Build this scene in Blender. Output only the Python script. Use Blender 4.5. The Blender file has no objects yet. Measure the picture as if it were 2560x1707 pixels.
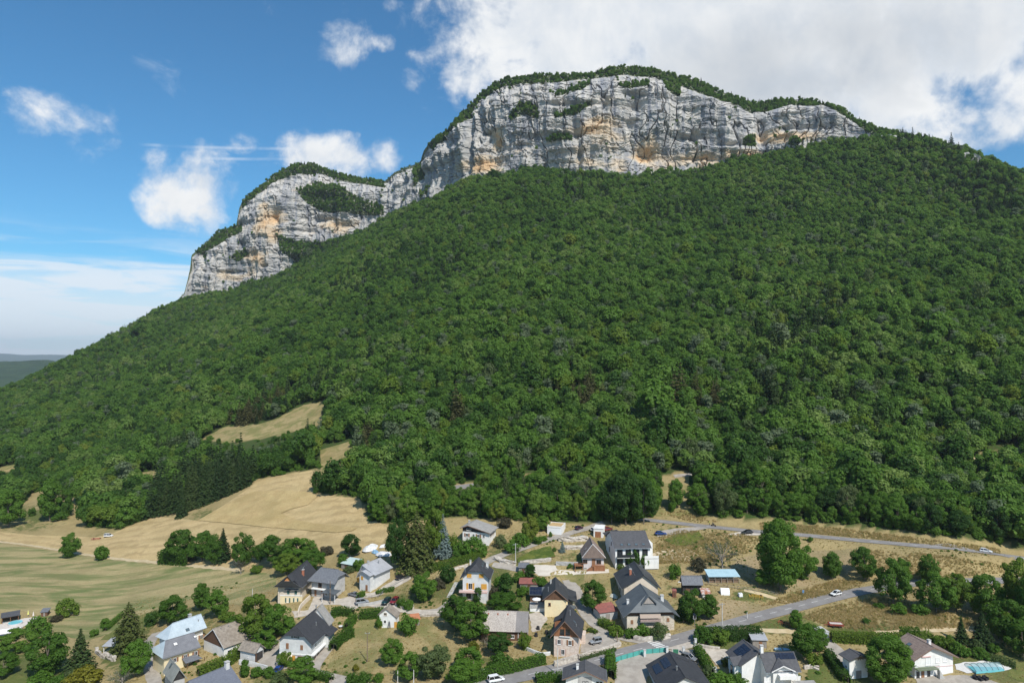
import bpy, bmesh, math, random
import numpy as np
from mathutils import Vector, Matrix, Euler
from mathutils.geometry import delaunay_2d_cdt
R = math.radians
random.seed(7); rng = np.random.default_rng(7)
SC = bpy.context.scene
COL = SC.collection

# ------------------------------------------------------------------ camera
PITCH = math.atan(46.5/1707.0)
cam_d = bpy.data.cameras.new('camera'); cam = bpy.data.objects.new('camera', cam_d); COL.objects.link(cam)
cam_d.sensor_width = 36.0; cam_d.lens = 24.0; cam_d.clip_start = 1.0; cam_d.clip_end = 60000.0
cam.location = (0, 0, 0); cam.rotation_euler = (R(90)+PITCH, 0, 0)
SC.camera = cam

# ------------------------------------------------------------------ view, sun, sky
SC.view_settings.view_transform = 'Standard'; SC.view_settings.look = 'None'
SC.view_settings.exposure = 0.42; SC.view_settings.gamma = 1.0; SC.view_settings.use_curve_mapping = False
SUN_AZ, SUN_EL = R(150), R(49)          # azimuth clockwise from +Y (the view direction)
sdir = Vector((math.sin(SUN_AZ)*math.cos(SUN_EL), math.cos(SUN_AZ)*math.cos(SUN_EL), math.sin(SUN_EL)))
sun_d = bpy.data.lights.new('sun', 'SUN'); sun = bpy.data.objects.new('sun', sun_d); COL.objects.link(sun)
sun_d.energy = 3.75; sun_d.angle = R(0.5); sun_d.color = (1.0, 0.955, 0.88)
sun.rotation_euler = (-sdir).to_track_quat('-Z', 'Y').to_euler()
sun.location = sdir*3000

def dir_px(px, py):
    X = (px-1280)/1707.0; Z = (853.5-py)/1707.0
    y = math.cos(PITCH)-Z*math.sin(PITCH); z = math.sin(PITCH)+Z*math.cos(PITCH)
    return X/y, z/y                      # lateral and vertical slope per metre of depth
def azel(px, py):
    a, b = dir_px(px, py)
    return math.atan2(a, 1.0), math.atan2(b, math.hypot(a, 1.0))

class NT:
    """small helper to wire node trees"""
    def __init__(s, nt): s.nt = nt; s.n = nt.nodes; s.l = nt.links
    def add(s, t, **kw):
        n = s.n.new(t)
        for k, v in kw.items(): setattr(n, k, v)
        return n
    def put(s, sock, v):
        if hasattr(v, 'is_output') or isinstance(v, bpy.types.NodeSocket): s.l.new(v, sock)
        else: sock.default_value = v
    def math(s, op, a, b=None, c=None, clamp=False):
        n = s.add('ShaderNodeMath', operation=op, use_clamp=clamp); s.put(n.inputs[0], a)
        if b is not None: s.put(n.inputs[1], b)
        if c is not None: s.put(n.inputs[2], c)
        return n.outputs[0]
    def vmath(s, op, a, b=None):
        n = s.add('ShaderNodeVectorMath', operation=op); s.put(n.inputs[0], a)
        if b is not None: s.put(n.inputs[1], b)
        return n.outputs['Value'] if op in ('LENGTH', 'DOT_PRODUCT', 'DISTANCE') else n.outputs[0]
    def rng(s, v, a, b, c=0.0, d=1.0, smooth=True):
        n = s.add('ShaderNodeMapRange'); n.clamp = True
        if smooth: n.interpolation_type = 'SMOOTHSTEP'
        s.put(n.inputs[0], v); n.inputs[1].default_value = a; n.inputs[2].default_value = b
        n.inputs[3].default_value = c; n.inputs[4].default_value = d
        return n.outputs[0]
    def noise(s, vec, scale, detail=4.0, rough=0.5, dist=0.0):
        n = s.add('ShaderNodeTexNoise'); n.inputs['Scale'].default_value = scale
        n.inputs['Detail'].default_value = detail; n.inputs['Roughness'].default_value = rough
        n.inputs['Distortion'].default_value = dist
        if vec is not None: s.l.new(vec, n.inputs['Vector'])
        return n.outputs['Fac']
    def mix(s, f, a, b):
        n = s.add('ShaderNodeMix', data_type='RGBA'); s.put(n.inputs['Factor'], f)
        s.put(n.inputs['A'], a if not isinstance(a, tuple) else (*a, 1)[:4]); s.put(n.inputs['B'], b if not isinstance(b, tuple) else (*b, 1)[:4])
        return n.outputs['Result']

world = bpy.data.worlds.new('World'); SC.world = world; world.use_nodes = True
W = NT(world.node_tree); W.n.clear()
sky = W.add('ShaderNodeTexSky', sky_type='NISHITA'); sky.sun_disc = False
sky.sun_elevation = SUN_EL; sky.sun_rotation = SUN_AZ; sky.altitude = 600
sky.air_density = 1.0; sky.dust_density = 0.6; sky.ozone_density = 2.2
SKY_S = 0.106
tc = W.add('ShaderNodeTexCoord').outputs['Generated']
sep = W.add('ShaderNodeSeparateXYZ'); W.l.new(tc, sep.inputs[0])
az = W.math('ARCTAN2', sep.outputs['X'], sep.outputs['Y']); el = W.math('ARCSINE', sep.outputs['Z'])
comb = W.add('ShaderNodeCombineXYZ'); W.l.new(az, comb.inputs[0]); W.l.new(el, comb.inputs[1])
ae = comb.outputs[0]
# cumulus: where the clouds stand (centre and half size in photograph pixels, weight)
BL = [(1480,70,430,250,1.5),(1900,120,640,300,1.8),(2300,60,520,260,1.6),(2250,280,330,150,1),(2420,330,260,90,.9),(1180,190,95,75,.9),
      (1700,260,520,130,1.4),(2700,160,420,300,1),(1150,120,60,95,.75),
      (850,95,85,95,.72),(957,106,40,30,.5),(1022,205,50,42,.48),
      (475,470,135,120,.92),(420,420,80,70,.75),(820,395,150,70,.95),(940,395,75,60,.75),(605,358,60,34,.5),
      (165,300,180,85,.56),(225,350,100,80,.5),(700,25,60,40,.4),(975,12,40,25,.45),
      (-260,360,160,90,.7),(-700,250,300,140,.9),(3300,200,500,330,1)]
acc = None
for (cx, cy, rx, ry, wgt) in BL:
    a0, e0 = azel(cx, cy); a1, _ = azel(cx+rx, cy); _, e1 = azel(cx, cy-ry)
    d = W.vmath('SUBTRACT', ae, (a0, e0, 0)); d = W.vmath('MULTIPLY', d, (1/abs(a1-a0), 1/abs(e1-e0), 0))
    m = W.rng(W.vmath('LENGTH', d), 0.25, 1.45, wgt, 0.0)
    acc = m if acc is None else W.math('MAXIMUM', acc, m)
# the same kind of cloud over the rest of the sky
rest = W.rng(W.noise(tc, 1.7, 2.0), 0.52, 0.68, 0, .9)
rest = W.math('MULTIPLY', rest, W.rng(sep.outputs['Y'], -0.05, 0.35, 1.0, 0.0))
acc = W.math('MAXIMUM', acc, rest)
n1 = W.noise(tc, 11.0, 10.0, 0.60, 0.3); n2 = W.noise(tc, 30.0, 8.0, 0.62, 0.3)
dens = W.math('ADD', W.math('MULTIPLY', acc, 0.95), W.math('MULTIPLY', W.math('SUBTRACT', n1, 0.5), 2.6))
dens = W.math('ADD', dens, W.math('MULTIPLY', W.math('SUBTRACT', n2, 0.5), 0.8))
dens = W.math('MULTIPLY', dens, W.rng(acc, 0.02, 0.25))
cov = W.rng(dens, 0.26, 1.05)
# cloud light: sunlit rims, greyer bellies where the cloud is thick
ofs = W.vmath('ADD', tc, tuple(sdir*0.035))
n1b = W.noise(ofs, 11.0, 8.0, 0.58, 0.3)
lit = W.math('ADD', W.math('MULTIPLY', W.math('SUBTRACT', n1, n1b), 1.6), 0.62)
thick = W.rng(dens, 0.75, 1.45)
a0, e0 = azel(2000, 170); a1, _ = azel(2620, 170); _, e1 = azel(2000, -10)
bd = W.vmath('MULTIPLY', W.vmath('SUBTRACT', ae, (a0, e0, 0)), (1/(a1-a0), 1/(e1-e0), 0))
belly = W.rng(W.vmath('LENGTH', bd), 0.25, 1.25, 1, 0)
belly = W.math('MULTIPLY', belly, W.rng(W.noise(tc, 5.0, 5.0, 0.55, 0.5), 0.28, 0.62, 0.25, 1.0))
ccol = W.mix(W.rng(lit, 0.3, 0.95), (0.55, 0.59, 0.64), (0.74, 0.745, 0.745))
ccol = W.mix(W.math('MULTIPLY', thick, 0.25), ccol, (0.48, 0.52, 0.56))
ccol = W.mix(W.math('MULTIPLY', W.math('MULTIPLY', belly, thick), 0.55), ccol, (0.32, 0.36, 0.41))
# cirrus low on the left, and two contrails
st = W.vmath('MULTIPLY', tc, (3.0, 3.0, 26.0))
cz = W.noise(st, 1.6, 8.0, 0.6, 0.8)
_, eL = azel(0, 880); _, eH = azel(0, 600)
band = W.math('MULTIPLY', W.rng(el, -0.02, 0.01, 0, 1), W.rng(el, R(5.5), R(10.5), 1, 0))
cir = W.math('ADD', W.rng(cz, 0.38, 0.66, -0.1, 0.8), W.rng(el, R(3.5), R(8.5), 0.80, 0.0))
cir = W.math('MULTIPLY', W.math('MINIMUM', cir, 0.9), band)
cir2 = W.math('MULTIPLY', W.rng(W.noise(W.vmath('MULTIPLY', tc, (5, 5, 9)), 1.3, 8.0, 0.6, 1.0), 0.62, 0.80, 0, 0.22), W.rng(el, 0.0, 0.15))
cir = W.math('MAXIMUM', cir, cir2)
for (xa, ya, xb, yb, ww) in ((360, 362, 760, 372, 3.2), (500, 396, 720, 398, 3.4)):
    A0, E0 = azel(xa, ya); A1, E1 = azel(xb, yb)
    t = W.math('DIVIDE', W.math('SUBTRACT', az, A0), A1-A0)
    line = W.math('ABSOLUTE', W.math('SUBTRACT', W.math('SUBTRACT', el, E0), W.math('MULTIPLY', t, E1-E0)))
    m = W.math('MULTIPLY', W.rng(line, 0.0003, 0.0030, 0.30, 0.0), W.math('MULTIPLY', W.rng(t, -0.05, 0.1), W.rng(t, 0.9, 1.1, 1, 0)))
    m = W.math('MULTIPLY', m, W.rng(W.noise(tc, 22.0, 5.0), 0.38, 0.62, 0.1, 1.0))
    cir = W.math('MAXIMUM', cir, m)
b1 = W.add('ShaderNodeBackground'); b1.inputs[1].default_value = SKY_S
tint = W.add('ShaderNodeMix', data_type='RGBA', blend_type='MULTIPLY'); tint.inputs['Factor'].default_value = 1.0
W.l.new(sky.outputs[0], tint.inputs['A']); tint.inputs['B'].default_value = (0.38, 0.80, 0.97, 1)
W.l.new(tint.outputs['Result'], b1.inputs[0])
b2 = W.add('ShaderNodeBackground'); b2.inputs[0].default_value = (0.80, 0.86, 0.92, 1); b2.inputs[1].default_value = 0.84
b3 = W.add('ShaderNodeBackground'); W.l.new(ccol, b3.inputs[0]); b3.inputs[1].default_value = 1.0
m1 = W.add('ShaderNodeMixShader'); W.l.new(cir, m1.inputs[0]); W.l.new(b1.outputs[0], m1.inputs[1]); W.l.new(b2.outputs[0], m1.inputs[2])
m2 = W.add('ShaderNodeMixShader'); W.l.new(cov, m2.inputs[0]); W.l.new(m1.outputs[0], m2.inputs[1]); W.l.new(b3.outputs[0], m2.inputs[2])
wo = W.add('ShaderNodeOutputWorld'); W.l.new(m2.outputs[0], wo.inputs[0])

# ------------------------------------------------------------------ numpy noise
def _h(ix, iy, seed):
    n = (ix.astype(np.int64)*374761393 + iy.astype(np.int64)*668265263 + seed*1274126177) & 0xffffffff
    n = ((n ^ (n >> 13))*1274126177) & 0xffffffff
    n = n ^ (n >> 16)
    return (n & 0xffff)/65535.0
def vn(x, y, seed=0):
    x = np.asarray(x, float); y = np.asarray(y, float)
    ix = np.floor(x); iy = np.floor(y); fx = x-ix; fy = y-iy
    fx = fx*fx*fx*(fx*(fx*6-15)+10); fy = fy*fy*fy*(fy*(fy*6-15)+10)
    a = _h(ix, iy, seed); b = _h(ix+1, iy, seed); c = _h(ix, iy+1, seed); d = _h(ix+1, iy+1, seed)
    return a+(b-a)*fx+(c-a)*fy+(a-b-c+d)*fx*fy
def fbm(x, y, seed=0, octv=4, gain=.5):
    s = 0; a = 1; t = 0
    for k in range(octv):
        s = s+a*(vn(x*2**k, y*2**k, seed+k*17)-.5)*2; t += a; a *= gain
    return s/t
def sstep(v, a, b):
    t = np.clip((v-a)/(b-a), 0, 1); return t*t*(3-2*t)

# ------------------------------------------------------------------ terrain height, a thin plate through surveyed points
CP = []
def cp(px, py, D, h=0.0):
    a, b = dir_px(px, py); CP.append((a*D, D, b*D-h))
for q in [(1280,1707,178),(-400,1707,215),(0,1707,203),(640,1707,190),(1900,1707,176),(2560,1707,176),(3000,1707,178),
          (1640,1605,198),(2090,1490,231),(1440,1645,188),(2560,1440,240),(2300,1560,202),(2300,1690,180),(2450,1590,197),
          (1630,1302,286),(1868,1330,271),(2465,1380,243),(2200,1357,257),(1800,1400,249),(1960,1474,229),(1560,1415,245),
          (1480,1425,242),(1220,1365,268),(1395,1338,273),(1195,1495,227),(1375,1540,218),(725,1518,231),(775,1660,198),
          (920,1480,238),(555,1640,205),(450,1660,203),(300,1450,297),(200,1600,235),(0,1650,219),(0,1370,352),(270,1345,362),
          (0,1500,272),(650,1450,266),(960,1310,296),(900,1240,338),(700,1190,392),(640,1280,346),(400,1330,352),(700,1060,480),
          (550,1090,505),(850,1130,405),(200,1310,390),(2000,1290,282),(2400,1345,254),(2500,1130,340),(1720,1185,328),(1180,1210,332),
          (-300,1360,360),(-300,1500,278),(2900,1400,245)]: cp(*q)
for q in [(1280,1050,392),(1280,900,455),(1280,650,700),(2000,900,425),(2000,1100,350),(2560,900,400),(2560,650,580),(2000,650,650),
          (1700,500,850),(2350,500,760),(1000,650,830),(640,900,672),(700,750,930),(300,950,840),(300,1150,520),(0,1150,600),(100,1050,740),(450,850,1020),
          (150,890,1080),(0,965,980),(-200,1060,900),(2560,427,800),(2800,560,760)]: cp(*q, 9.0)
BASE = [(446,752,1310),(470,735,1302),(578,708,1285),(657,680,1272),(737,652,1258),(821,600,1250),(915,568,1238),(966,545,1225),
        (1000,520,1190),(1045,507,1160),(1092,488,1110),(1167,446,1045),(1256,432,1010),(1305,418,1000),(1454,424,980),(1597,430,965),
        (1677,426,960),(1839,392,950),(1938,372,940),(2019,364,930),(2174,352,905),(2267,345,880)]
for i, q in enumerate(BASE):
    cp(*q, 12.0)
    a, b = dir_px(q[0], q[1]); CP.append((a*(q[2]+140), q[2]+140, b*q[2]+(30 if i > 2 else -70)))
    if i % 3 == 0: CP.append((a*(q[2]+700), q[2]+700, b*q[2]-60))
for (px, D, z) in [(446,1400,70),(150,1250,-60),(0,1180,-110),(-250,1150,-150),(150,1700,-160),(-300,1700,-180),(446,1800,-80),(2560,950,190),(2800,1000,120),(2560,1500,60),(3100,700,120),(3300,420,-30)]:
    a, _ = dir_px(px, 900); CP.append((a*D, D, z))
CP = np.array(CP); SCL = 300.0
def _tps_fit():
    P = CP[:, :2]/SCL; n = len(P)
    d = np.linalg.norm(P[:, None]-P[None], axis=2); K = np.where(d > 0, d*d*np.log(d+1e-9), 0)+np.eye(n)*4e-4
    A = np.zeros((n+3, n+3)); A[:n, :n] = K; A[:n, n] = 1; A[:n, n+1:] = P; A[n, :n] = 1; A[n+1:, :n] = P.T
    return np.linalg.solve(A, np.r_[CP[:, 2], 0, 0, 0])
_TW = _tps_fit()
def _tps(x, y):
    x = np.ravel(x)/SCL; y = np.ravel(y)/SCL; out = np.full(len(x), _TW[-3])+_TW[-2]*x+_TW[-1]*y
    for (cx, cy), w in zip(CP[:, :2]/SCL, _TW[:-3]):
        r2 = (x-cx)**2+(y-cy)**2; out += w*0.5*r2*np.log(r2+1e-12)
    return out
D0, RAT, NR, UMAX, NC = 70.0, 1.0095, 352, 1.25, 460
gD = D0*RAT**np.arange(NR); gU = np.linspace(-UMAX, UMAX, NC)
GY = np.repeat(gD[:, None], NC, 1); GX = GY*gU[None]
GZ = _tps(GX, GY).reshape(NR, NC)
GZ += sstep(GY, 330, 520)*(5.0*fbm(GX/70, GY/110, 5, 3)+9.0*fbm(GX/160, GY/300, 9, 2))
GZ += 0.10*fbm(GX/9, GY/9, 3, 3)
GZ = np.maximum(GZ, -170)
LR = math.log(RAT)
def Hv(x, y):
    x = np.asarray(x, float); y = np.maximum(np.asarray(y, float), D0)
    u = np.clip((x/y+UMAX)/(2*UMAX)*(NC-1), 0, NC-1.001); v = np.clip(np.log(y/D0)/LR, 0, NR-1.001)
    i = v.astype(int); j = u.astype(int); fv = v-i; fu = u-j
    return (GZ[i, j]*(1-fu)+GZ[i, j+1]*fu)*(1-fv)+(GZ[i+1, j]*(1-fu)+GZ[i+1, j+1]*fu)*fv
def H(x, y): return float(Hv(np.array([x]), np.array([y]))[0])
_DS = 120*1.004**np.arange(720)
def rayh(px, py, h=0.0):
    """the point on a pixel's ray that stands h metres above the ground it meets"""
    a, b = dir_px(px, py); g = _DS*b-Hv(_DS*a, _DS)-h
    k = np.argmax(g <= 0); k = max(k, 1) if (g <= 0).any() else len(_DS)-1
    lo, hi = _DS[k-1], _DS[k]
    for _ in range(24):
        m = (lo+hi)/2
        if m*b-H(m*a, m)-h > 0: lo = m
        else: hi = m
    D = (lo+hi)/2
    return Vector((a*D, D, b*D))
def rayz(px, py, z):
    a, b = dir_px(px, py); D = z/b
    return Vector((a*D, D, z))
at = rayh
# the roads are benched into the slope: level across, as built
ROAD_LOW = [(1120,1740),(1230,1707),(1340,1682),(1420,1667),(1505,1647),(1570,1630),(1630,1614.7),(1692,1598.5),(1775,1575),(1829,1560),(1908,1538.5),(1982,1519.6),(2030,1506.5),(2078,1494),(2126,1483),(2184,1473),(2280,1459),(2406,1454),(2514,1451),(2640,1449)]
ROAD_UP = [(1520,1288),(1580,1295),(1646,1302.5),(1739,1312.7),(1816,1321),(1893,1328.7),(2007,1337.5),(2083,1344.7),(2146,1350.6),(2222,1357),(2310,1365),(2415,1375),(2522,1390),(2580,1400),(2680,1425)]
LANE_UP = [(1170,1424),(1205,1410),(1240,1393),(1300,1372),(1350,1355),(1400,1340),(1450,1325),(1490,1314),(1510,1308)]
LANE_MID = [(1625,1606),(1590,1598),(1545,1588),(1511,1575),(1480,1550),(1460,1523),(1446,1498),(1440,1483),(1432,1468),(1420,1450)]
def bench(pts, half, blend):
    P = np.array([list(at(*q)) for q in pts]); t = np.r_[0, np.cumsum(np.hypot(*np.diff(P[:, :2], axis=0).T))]; n = int(t[-1]/1.5)
    tt = np.linspace(0, t[-1], n); Q = np.stack([np.interp(tt, t, P[:, k]) for k in range(3)], 1)
    k = 25; pad = np.pad(Q[:, 2], k, mode='edge'); ker = np.hanning(2*k+1); Q[:, 2] = np.convolve(pad, ker/ker.sum(), 'valid')
    box = (GX > Q[:, 0].min()-20) & (GX < Q[:, 0].max()+20) & (GY > Q[:, 1].min()-20) & (GY < Q[:, 1].max()+20)
    gx, gy = GX[box], GY[box]; best = np.full(len(gx), 1e9); bz_ = np.zeros(len(gx))
    for q in Q:
        d2 = (gx-q[0])**2+(gy-q[1])**2; m = d2 < best; best[m] = d2[m]; bz_[m] = q[2]
    w = 1-sstep(np.sqrt(best), half, half+blend); GZ[box] = GZ[box]*(1-w)+bz_*w
bench(LANE_UP, 3.5, 4.0); bench(LANE_MID, 3.5, 4.0); bench(ROAD_UP, 4.4, 10.0); bench(ROAD_LOW, 4.6, 8.0)
def proj(x, y, z):
    c, s = math.cos(PITCH), math.sin(PITCH)
    Y = y*c+z*s; Z = -y*s+z*c
    return 1280+1707*x/Y, 853.5-1707*Z/Y
def inpoly(px, py, poly):
    px = np.asarray(px); py = np.asarray(py); ins = np.zeros(px.shape, bool); n = len(poly)
    for i in range(n):
        x1, y1 = poly[i]; x2, y2 = poly[(i+1) % n]
        c = ((y1 > py) != (y2 > py)) & (px < (x2-x1)*(py-y1)/((y2-y1) if y2 != y1 else 1e-9)+x1)
        ins ^= c
    return ins

# ------------------------------------------------------------------ object helpers
def link(o): COL.objects.link(o); return o
def tag(o, label=None, cat=None, group=None, kind=None):
    if label: o['label'] = label
    if cat: o['category'] = cat
    if group: o['group'] = group
    if kind: o['kind'] = kind
    return o
def mesh_np(name, verts, faces, mats=(), smooth=False):
    """verts (N,3) array, faces (M,k) int array"""
    me = bpy.data.meshes.new(name); verts = np.ascontiguousarray(verts, np.float32); faces = np.ascontiguousarray(faces, np.int32)
    me.vertices.add(len(verts)); me.vertices.foreach_set('co', verts.ravel())
    k = faces.shape[1]; me.loops.add(faces.size); me.polygons.add(len(faces))
    me.loops.foreach_set('vertex_index', faces.ravel())
    me.polygons.foreach_set('loop_start', np.arange(0, faces.size, k, dtype=np.int32))
    me.polygons.foreach_set('loop_total', np.full(len(faces), k, np.int32))
    me.polygons.foreach_set('use_smooth', np.full(len(faces), smooth))
    me.update(calc_edges=True)
    for m in mats: me.materials.append(m)
    return me
def grid_faces(nr, nc):
    i = np.arange((nr-1)*(nc-1)); r = i//(nc-1); c = i % (nc-1); a = r*nc+c
    return np.stack([a, a+1, a+nc+1, a+nc], 1)
class MB:
    """collects faces, then links them as one mesh object"""
    def __init__(s): s.v = []; s.f = []; s.m = []
    def face(s, pts, mi=0):
        n = len(s.v); s.v += [tuple(p) for p in pts]; s.f.append(list(range(n, n+len(pts)))); s.m.append(mi)
    def box(s, x0, x1, y0, y1, z0, z1, mi=0):
        n = len(s.v)
        s.v += [(x0,y0,z0),(x1,y0,z0),(x1,y1,z0),(x0,y1,z0),(x0,y0,z1),(x1,y0,z1),(x1,y1,z1),(x0,y1,z1)]
        for q in ((0,3,2,1),(4,5,6,7),(0,1,5,4),(1,2,6,5),(2,3,7,6),(3,0,4,7)): s.f.append([n+k for k in q]); s.m.append(mi)
        return s
    def slab(s, pts, t, mi=0, up=None):
        """a polygon given thickness t below its face (along -normal)"""
        P = [Vector(p) for p in pts]; nrm = (P[1]-P[0]).cross(P[2]-P[0]).normalized()
        if up is not None and nrm.dot(Vector(up)) < 0: P.reverse(); nrm = -nrm
        Q = [p-nrm*t for p in P]; n = len(P); k = len(s.v)
        s.v += [tuple(p) for p in P]+[tuple(p) for p in Q]
        s.f.append(list(range(k, k+n))); s.f.append(list(range(k+2*n-1, k+n-1, -1)))
        for i in range(n): j = (i+1) % n; s.f.append([k+j, k+i, k+n+i, k+n+j])
        s.m += [mi]*(n+2); return s
    def tube(s, p0, p1, r0, r1=None, n=8, mi=0, cap=True):
        r1 = r0 if r1 is None else r1; p0 = Vector(p0); p1 = Vector(p1); d = (p1-p0).normalized()
        u = d.orthogonal().normalized(); w = d.cross(u); k = len(s.v)
        for p, r in ((p0, r0), (p1, r1)):
            for i in range(n):
                a = 2*math.pi*i/n; s.v.append(tuple(p+(u*math.cos(a)+w*math.sin(a))*r))
        for i in range(n): j = (i+1) % n; s.f.append([k+i, k+j, k+n+j, k+n+i]); s.m.append(mi)
        if cap: s.f.append([k+i for i in range(n-1, -1, -1)]); s.f.append([k+n+i for i in range(n)]); s.m += [mi, mi]
        return s
    def mesh(s, name, mats, smooth=False):
        me = bpy.data.meshes.new(name); me.from_pydata(s.v, [], s.f)
        for m in (mats if isinstance(mats, (list, tuple)) else [mats]): me.materials.append(m)
        me.polygons.foreach_set('material_index', s.m)
        if smooth: me.polygons.foreach_set('use_smooth', [True]*len(s.f))
        me.update(); return me
    def build(s, name, mats, parent=None, loc=None, rz=0, smooth=False):
        o = link(bpy.data.objects.new(name, s.mesh(name, mats, smooth)))
        if parent: o.parent = parent
        if loc is not None: o.location = loc
        if rz: o.rotation_euler = (0, 0, rz)
        return o
def empty(name, loc, rz=0, sc=1.0):
    o = link(bpy.data.objects.new(name, None)); o.location = loc; o.rotation_euler = (0, 0, rz)
    o.scale = (sc, sc, sc) if not isinstance(sc, tuple) else sc; o.empty_display_size = .5
    return o
def copy_tree(o, parent=None):
    c = o.copy(); link(c); c.parent = parent
    for ch in o.children: copy_tree(ch, c)
    return c

# ------------------------------------------------------------------ materials
MATS = {}
def mat(name, col, rough=.8, col2=None, scale=2.0, detail=5, bump=0.0, bscale=None, metal=0.0, spec=.3, stripes=None, vary=.0, stretch=None, lo=.35, hi=.65):
    if name in MATS: return MATS[name]
    m = bpy.data.materials.new(name); m.use_nodes = True; T = NT(m.node_tree); b = T.n['Principled BSDF']
    b.inputs['Roughness'].default_value = rough; b.inputs['Metallic'].default_value = metal; b.inputs['Specular IOR Level'].default_value = spec
    oc = T.add('ShaderNodeTexCoord').outputs['Object']
    if stretch: oc2 = T.vmath('MULTIPLY', oc, stretch)
    else: oc2 = oc
    c = (*col, 1)
    if col2 is not None:
        c = T.mix(T.rng(T.noise(oc2, scale, detail, .6), lo, hi), (*col, 1), (*col2, 1))
    if stripes:                                   # (axis, period metres, darkening)
        sp = T.add('ShaderNodeSeparateXYZ'); T.l.new(oc, sp.inputs[0])
        fr = T.math('FRACT', T.math('DIVIDE', sp.outputs[stripes[0]], stripes[1]))
        ln = T.rng(fr, 0.0, stripes[3] if len(stripes) > 3 else .12, stripes[2], 0.0, False)
        c = T.mix(ln, c, tuple(x*.35 for x in col)+(1,))
    if vary:
        oi = T.add('ShaderNodeObjectInfo'); hs = T.add('ShaderNodeHueSaturation'); T.put(hs.inputs['Color'], c)
        T.l.new(T.rng(oi.outputs['Random'], 0, 1, 1-vary, 1+vary, False), hs.inputs['Value']); c = hs.outputs[0]
    if any(k in name for k in ('roof', 'render', 'stone', 'tile')):        # weather: rain streaks and blotches of age
        wz = T.noise(T.vmath('MULTIPLY', oc, (1.6, 1.6, .35)), .9, 6, .7); wb = T.noise(oc, .32, 5, .65, .5)
        c = T.mix(T.rng(wz, .48, .78, 0, .42), c, tuple(x*.58 for x in col)+(1,)); c = T.mix(T.rng(wb, .46, .72, 0, .30), c, tuple(min(.8, x*1.35+.02) for x in col)+(1,))
    T.put(b.inputs['Base Color'], c)
    if bump:
        bp = T.add('ShaderNodeBump'); bp.inputs['Strength'].default_value = 1.0; bp.inputs['Distance'].default_value = bump
        T.l.new(T.noise(oc2, bscale or scale*3, 6, .65), bp.inputs['Height']); T.l.new(bp.outputs[0], b.inputs['Normal'])
    MATS[name] = m; return m
# ================================================================== the ground
FOREST = [(-500,1300),(-200,1330),(0,1300),(40,1275),(75,1235),(130,1215),(185,1240),(215,1318),(300,1322),(400,1286),(480,1272),(560,1235),(622,1212),
          (640,1196),(725,1183),(790,1170),(815,1190),(780,1232),(905,1246),(925,1300),(985,1312),(1060,1300),(1150,1292),(1250,1300),(1360,1304),(1440,1305),
          (1500,1302),(1560,1306),(1640,1290),(1655,1262),(1720,1262),(1742,1290),(1900,1298),(2050,1308),(2150,1318),(2300,1332),(2450,1350),(2560,1372),(3200,1400),
          (3200,300),(2267,330),(2174,352),(2019,364),(1938,372),(1839,392),(1677,426),(1597,430),(1454,424),(1305,418),(1256,432),(1167,446),(1092,488),(1045,507),
          (966,545),(915,568),(821,600),(737,652),(657,680),(578,708),(470,735),(446,748),(300,820),(150,888),(0,962),(-500,1150)]
CLEAR = [[(505,1097),(560,1068),(640,1062),(690,1048),(760,1012),(812,1006),(802,1062),(740,1078),(640,1098),(560,1108)],
         [(800,1125),(885,1100),(868,1150),(850,1182),(805,1182)], [(350,1180),(395,1178),(392,1198),(355,1198)],
         [(-20,1175),(40,1160),(45,1172),(-20,1190)],
         [(1655,1185),(1722,1178),(1724,1262),(1650,1275)], [(2450,1135),(2570,1112),(2570,1128),(2455,1148)],
         [(1130,1210),(1200,1205),(1200,1222),(1130,1224)], [(1310,1185),(1350,1180),(1350,1195),(1310,1195)]]
PX, PY = proj(GX, GY, GZ)
forest_m = inpoly(PX, PY, FOREST)
forest_m |= (GY > 400) & ((np.abs(GX/GY) > .76))
for c in CLEAR: forest_m &= ~inpoly(PX, PY, c)
forest_m |= (PY < 1000)
GREEN = [(60,1690,130,60,1),(330,1560,70,50,.9),(280,1290,80,22,.5),(60,1290,80,25,.8),(1260,1380,70,22,.5),(1325,1395,55,18,1),(1280,1480,50,40,.8),(1300,1520,60,40,.6),
         (1740,1350,45,18,.9),(1950,1565,90,22,1),(2150,1580,130,18,.9),(2420,1640,150,22,1),(2520,1680,60,40,1),(2100,1690,90,40,.9),(1880,1490,50,12,.8),
         (900,1600,40,30,.3),(1230,1650,70,20,.5),(700,1450,60,30,.4),(2000,1480,60,15,.4),(560,1560,60,30,.4),(1050,1480,90,40,.3),(1450,1370,40,15,.4),(530,1290,60,15,.5),(1100,1470,70,30,.7),(1240,1440,40,30,.8),(1180,1560,60,40,.6),(1330,1500,30,30,.7),(640,1560,80,40,.7),(520,1540,60,25,.6),(720,1690,90,20,.8),(900,1690,80,18,.7),(1010,1500,60,20,.6),(1560,1580,60,18,.8),(1720,1540,50,25,.6),(1800,1610,90,20,.9),(1960,1650,60,30,.7),(2330,1610,90,20,.8),(430,1540,90,20,.8),(300,1640,60,40,.7),(1400,1690,60,20,.8),(1250,1690,70,20,.7),(1440,1390,60,18,.5),(1320,1345,70,20,.4),(130,1280,60,20,.6),(2480,1620,60,20,.6)]
green = np.zeros_like(GX)
for (cx, cy, rx, ry, w) in GREEN:
    green = np.maximum(green, w*np.exp(-(((PX-cx)/rx)**2+((PY-cy)/ry)**2)*1.2))
green = np.clip(green+.10+.42*fbm(GX/13, GY/13, 21, 4), 0, 1)
me = mesh_np('ground', np.stack([GX, GY, GZ], 2).reshape(-1, 3), grid_faces(NR, NC), smooth=True)
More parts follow.
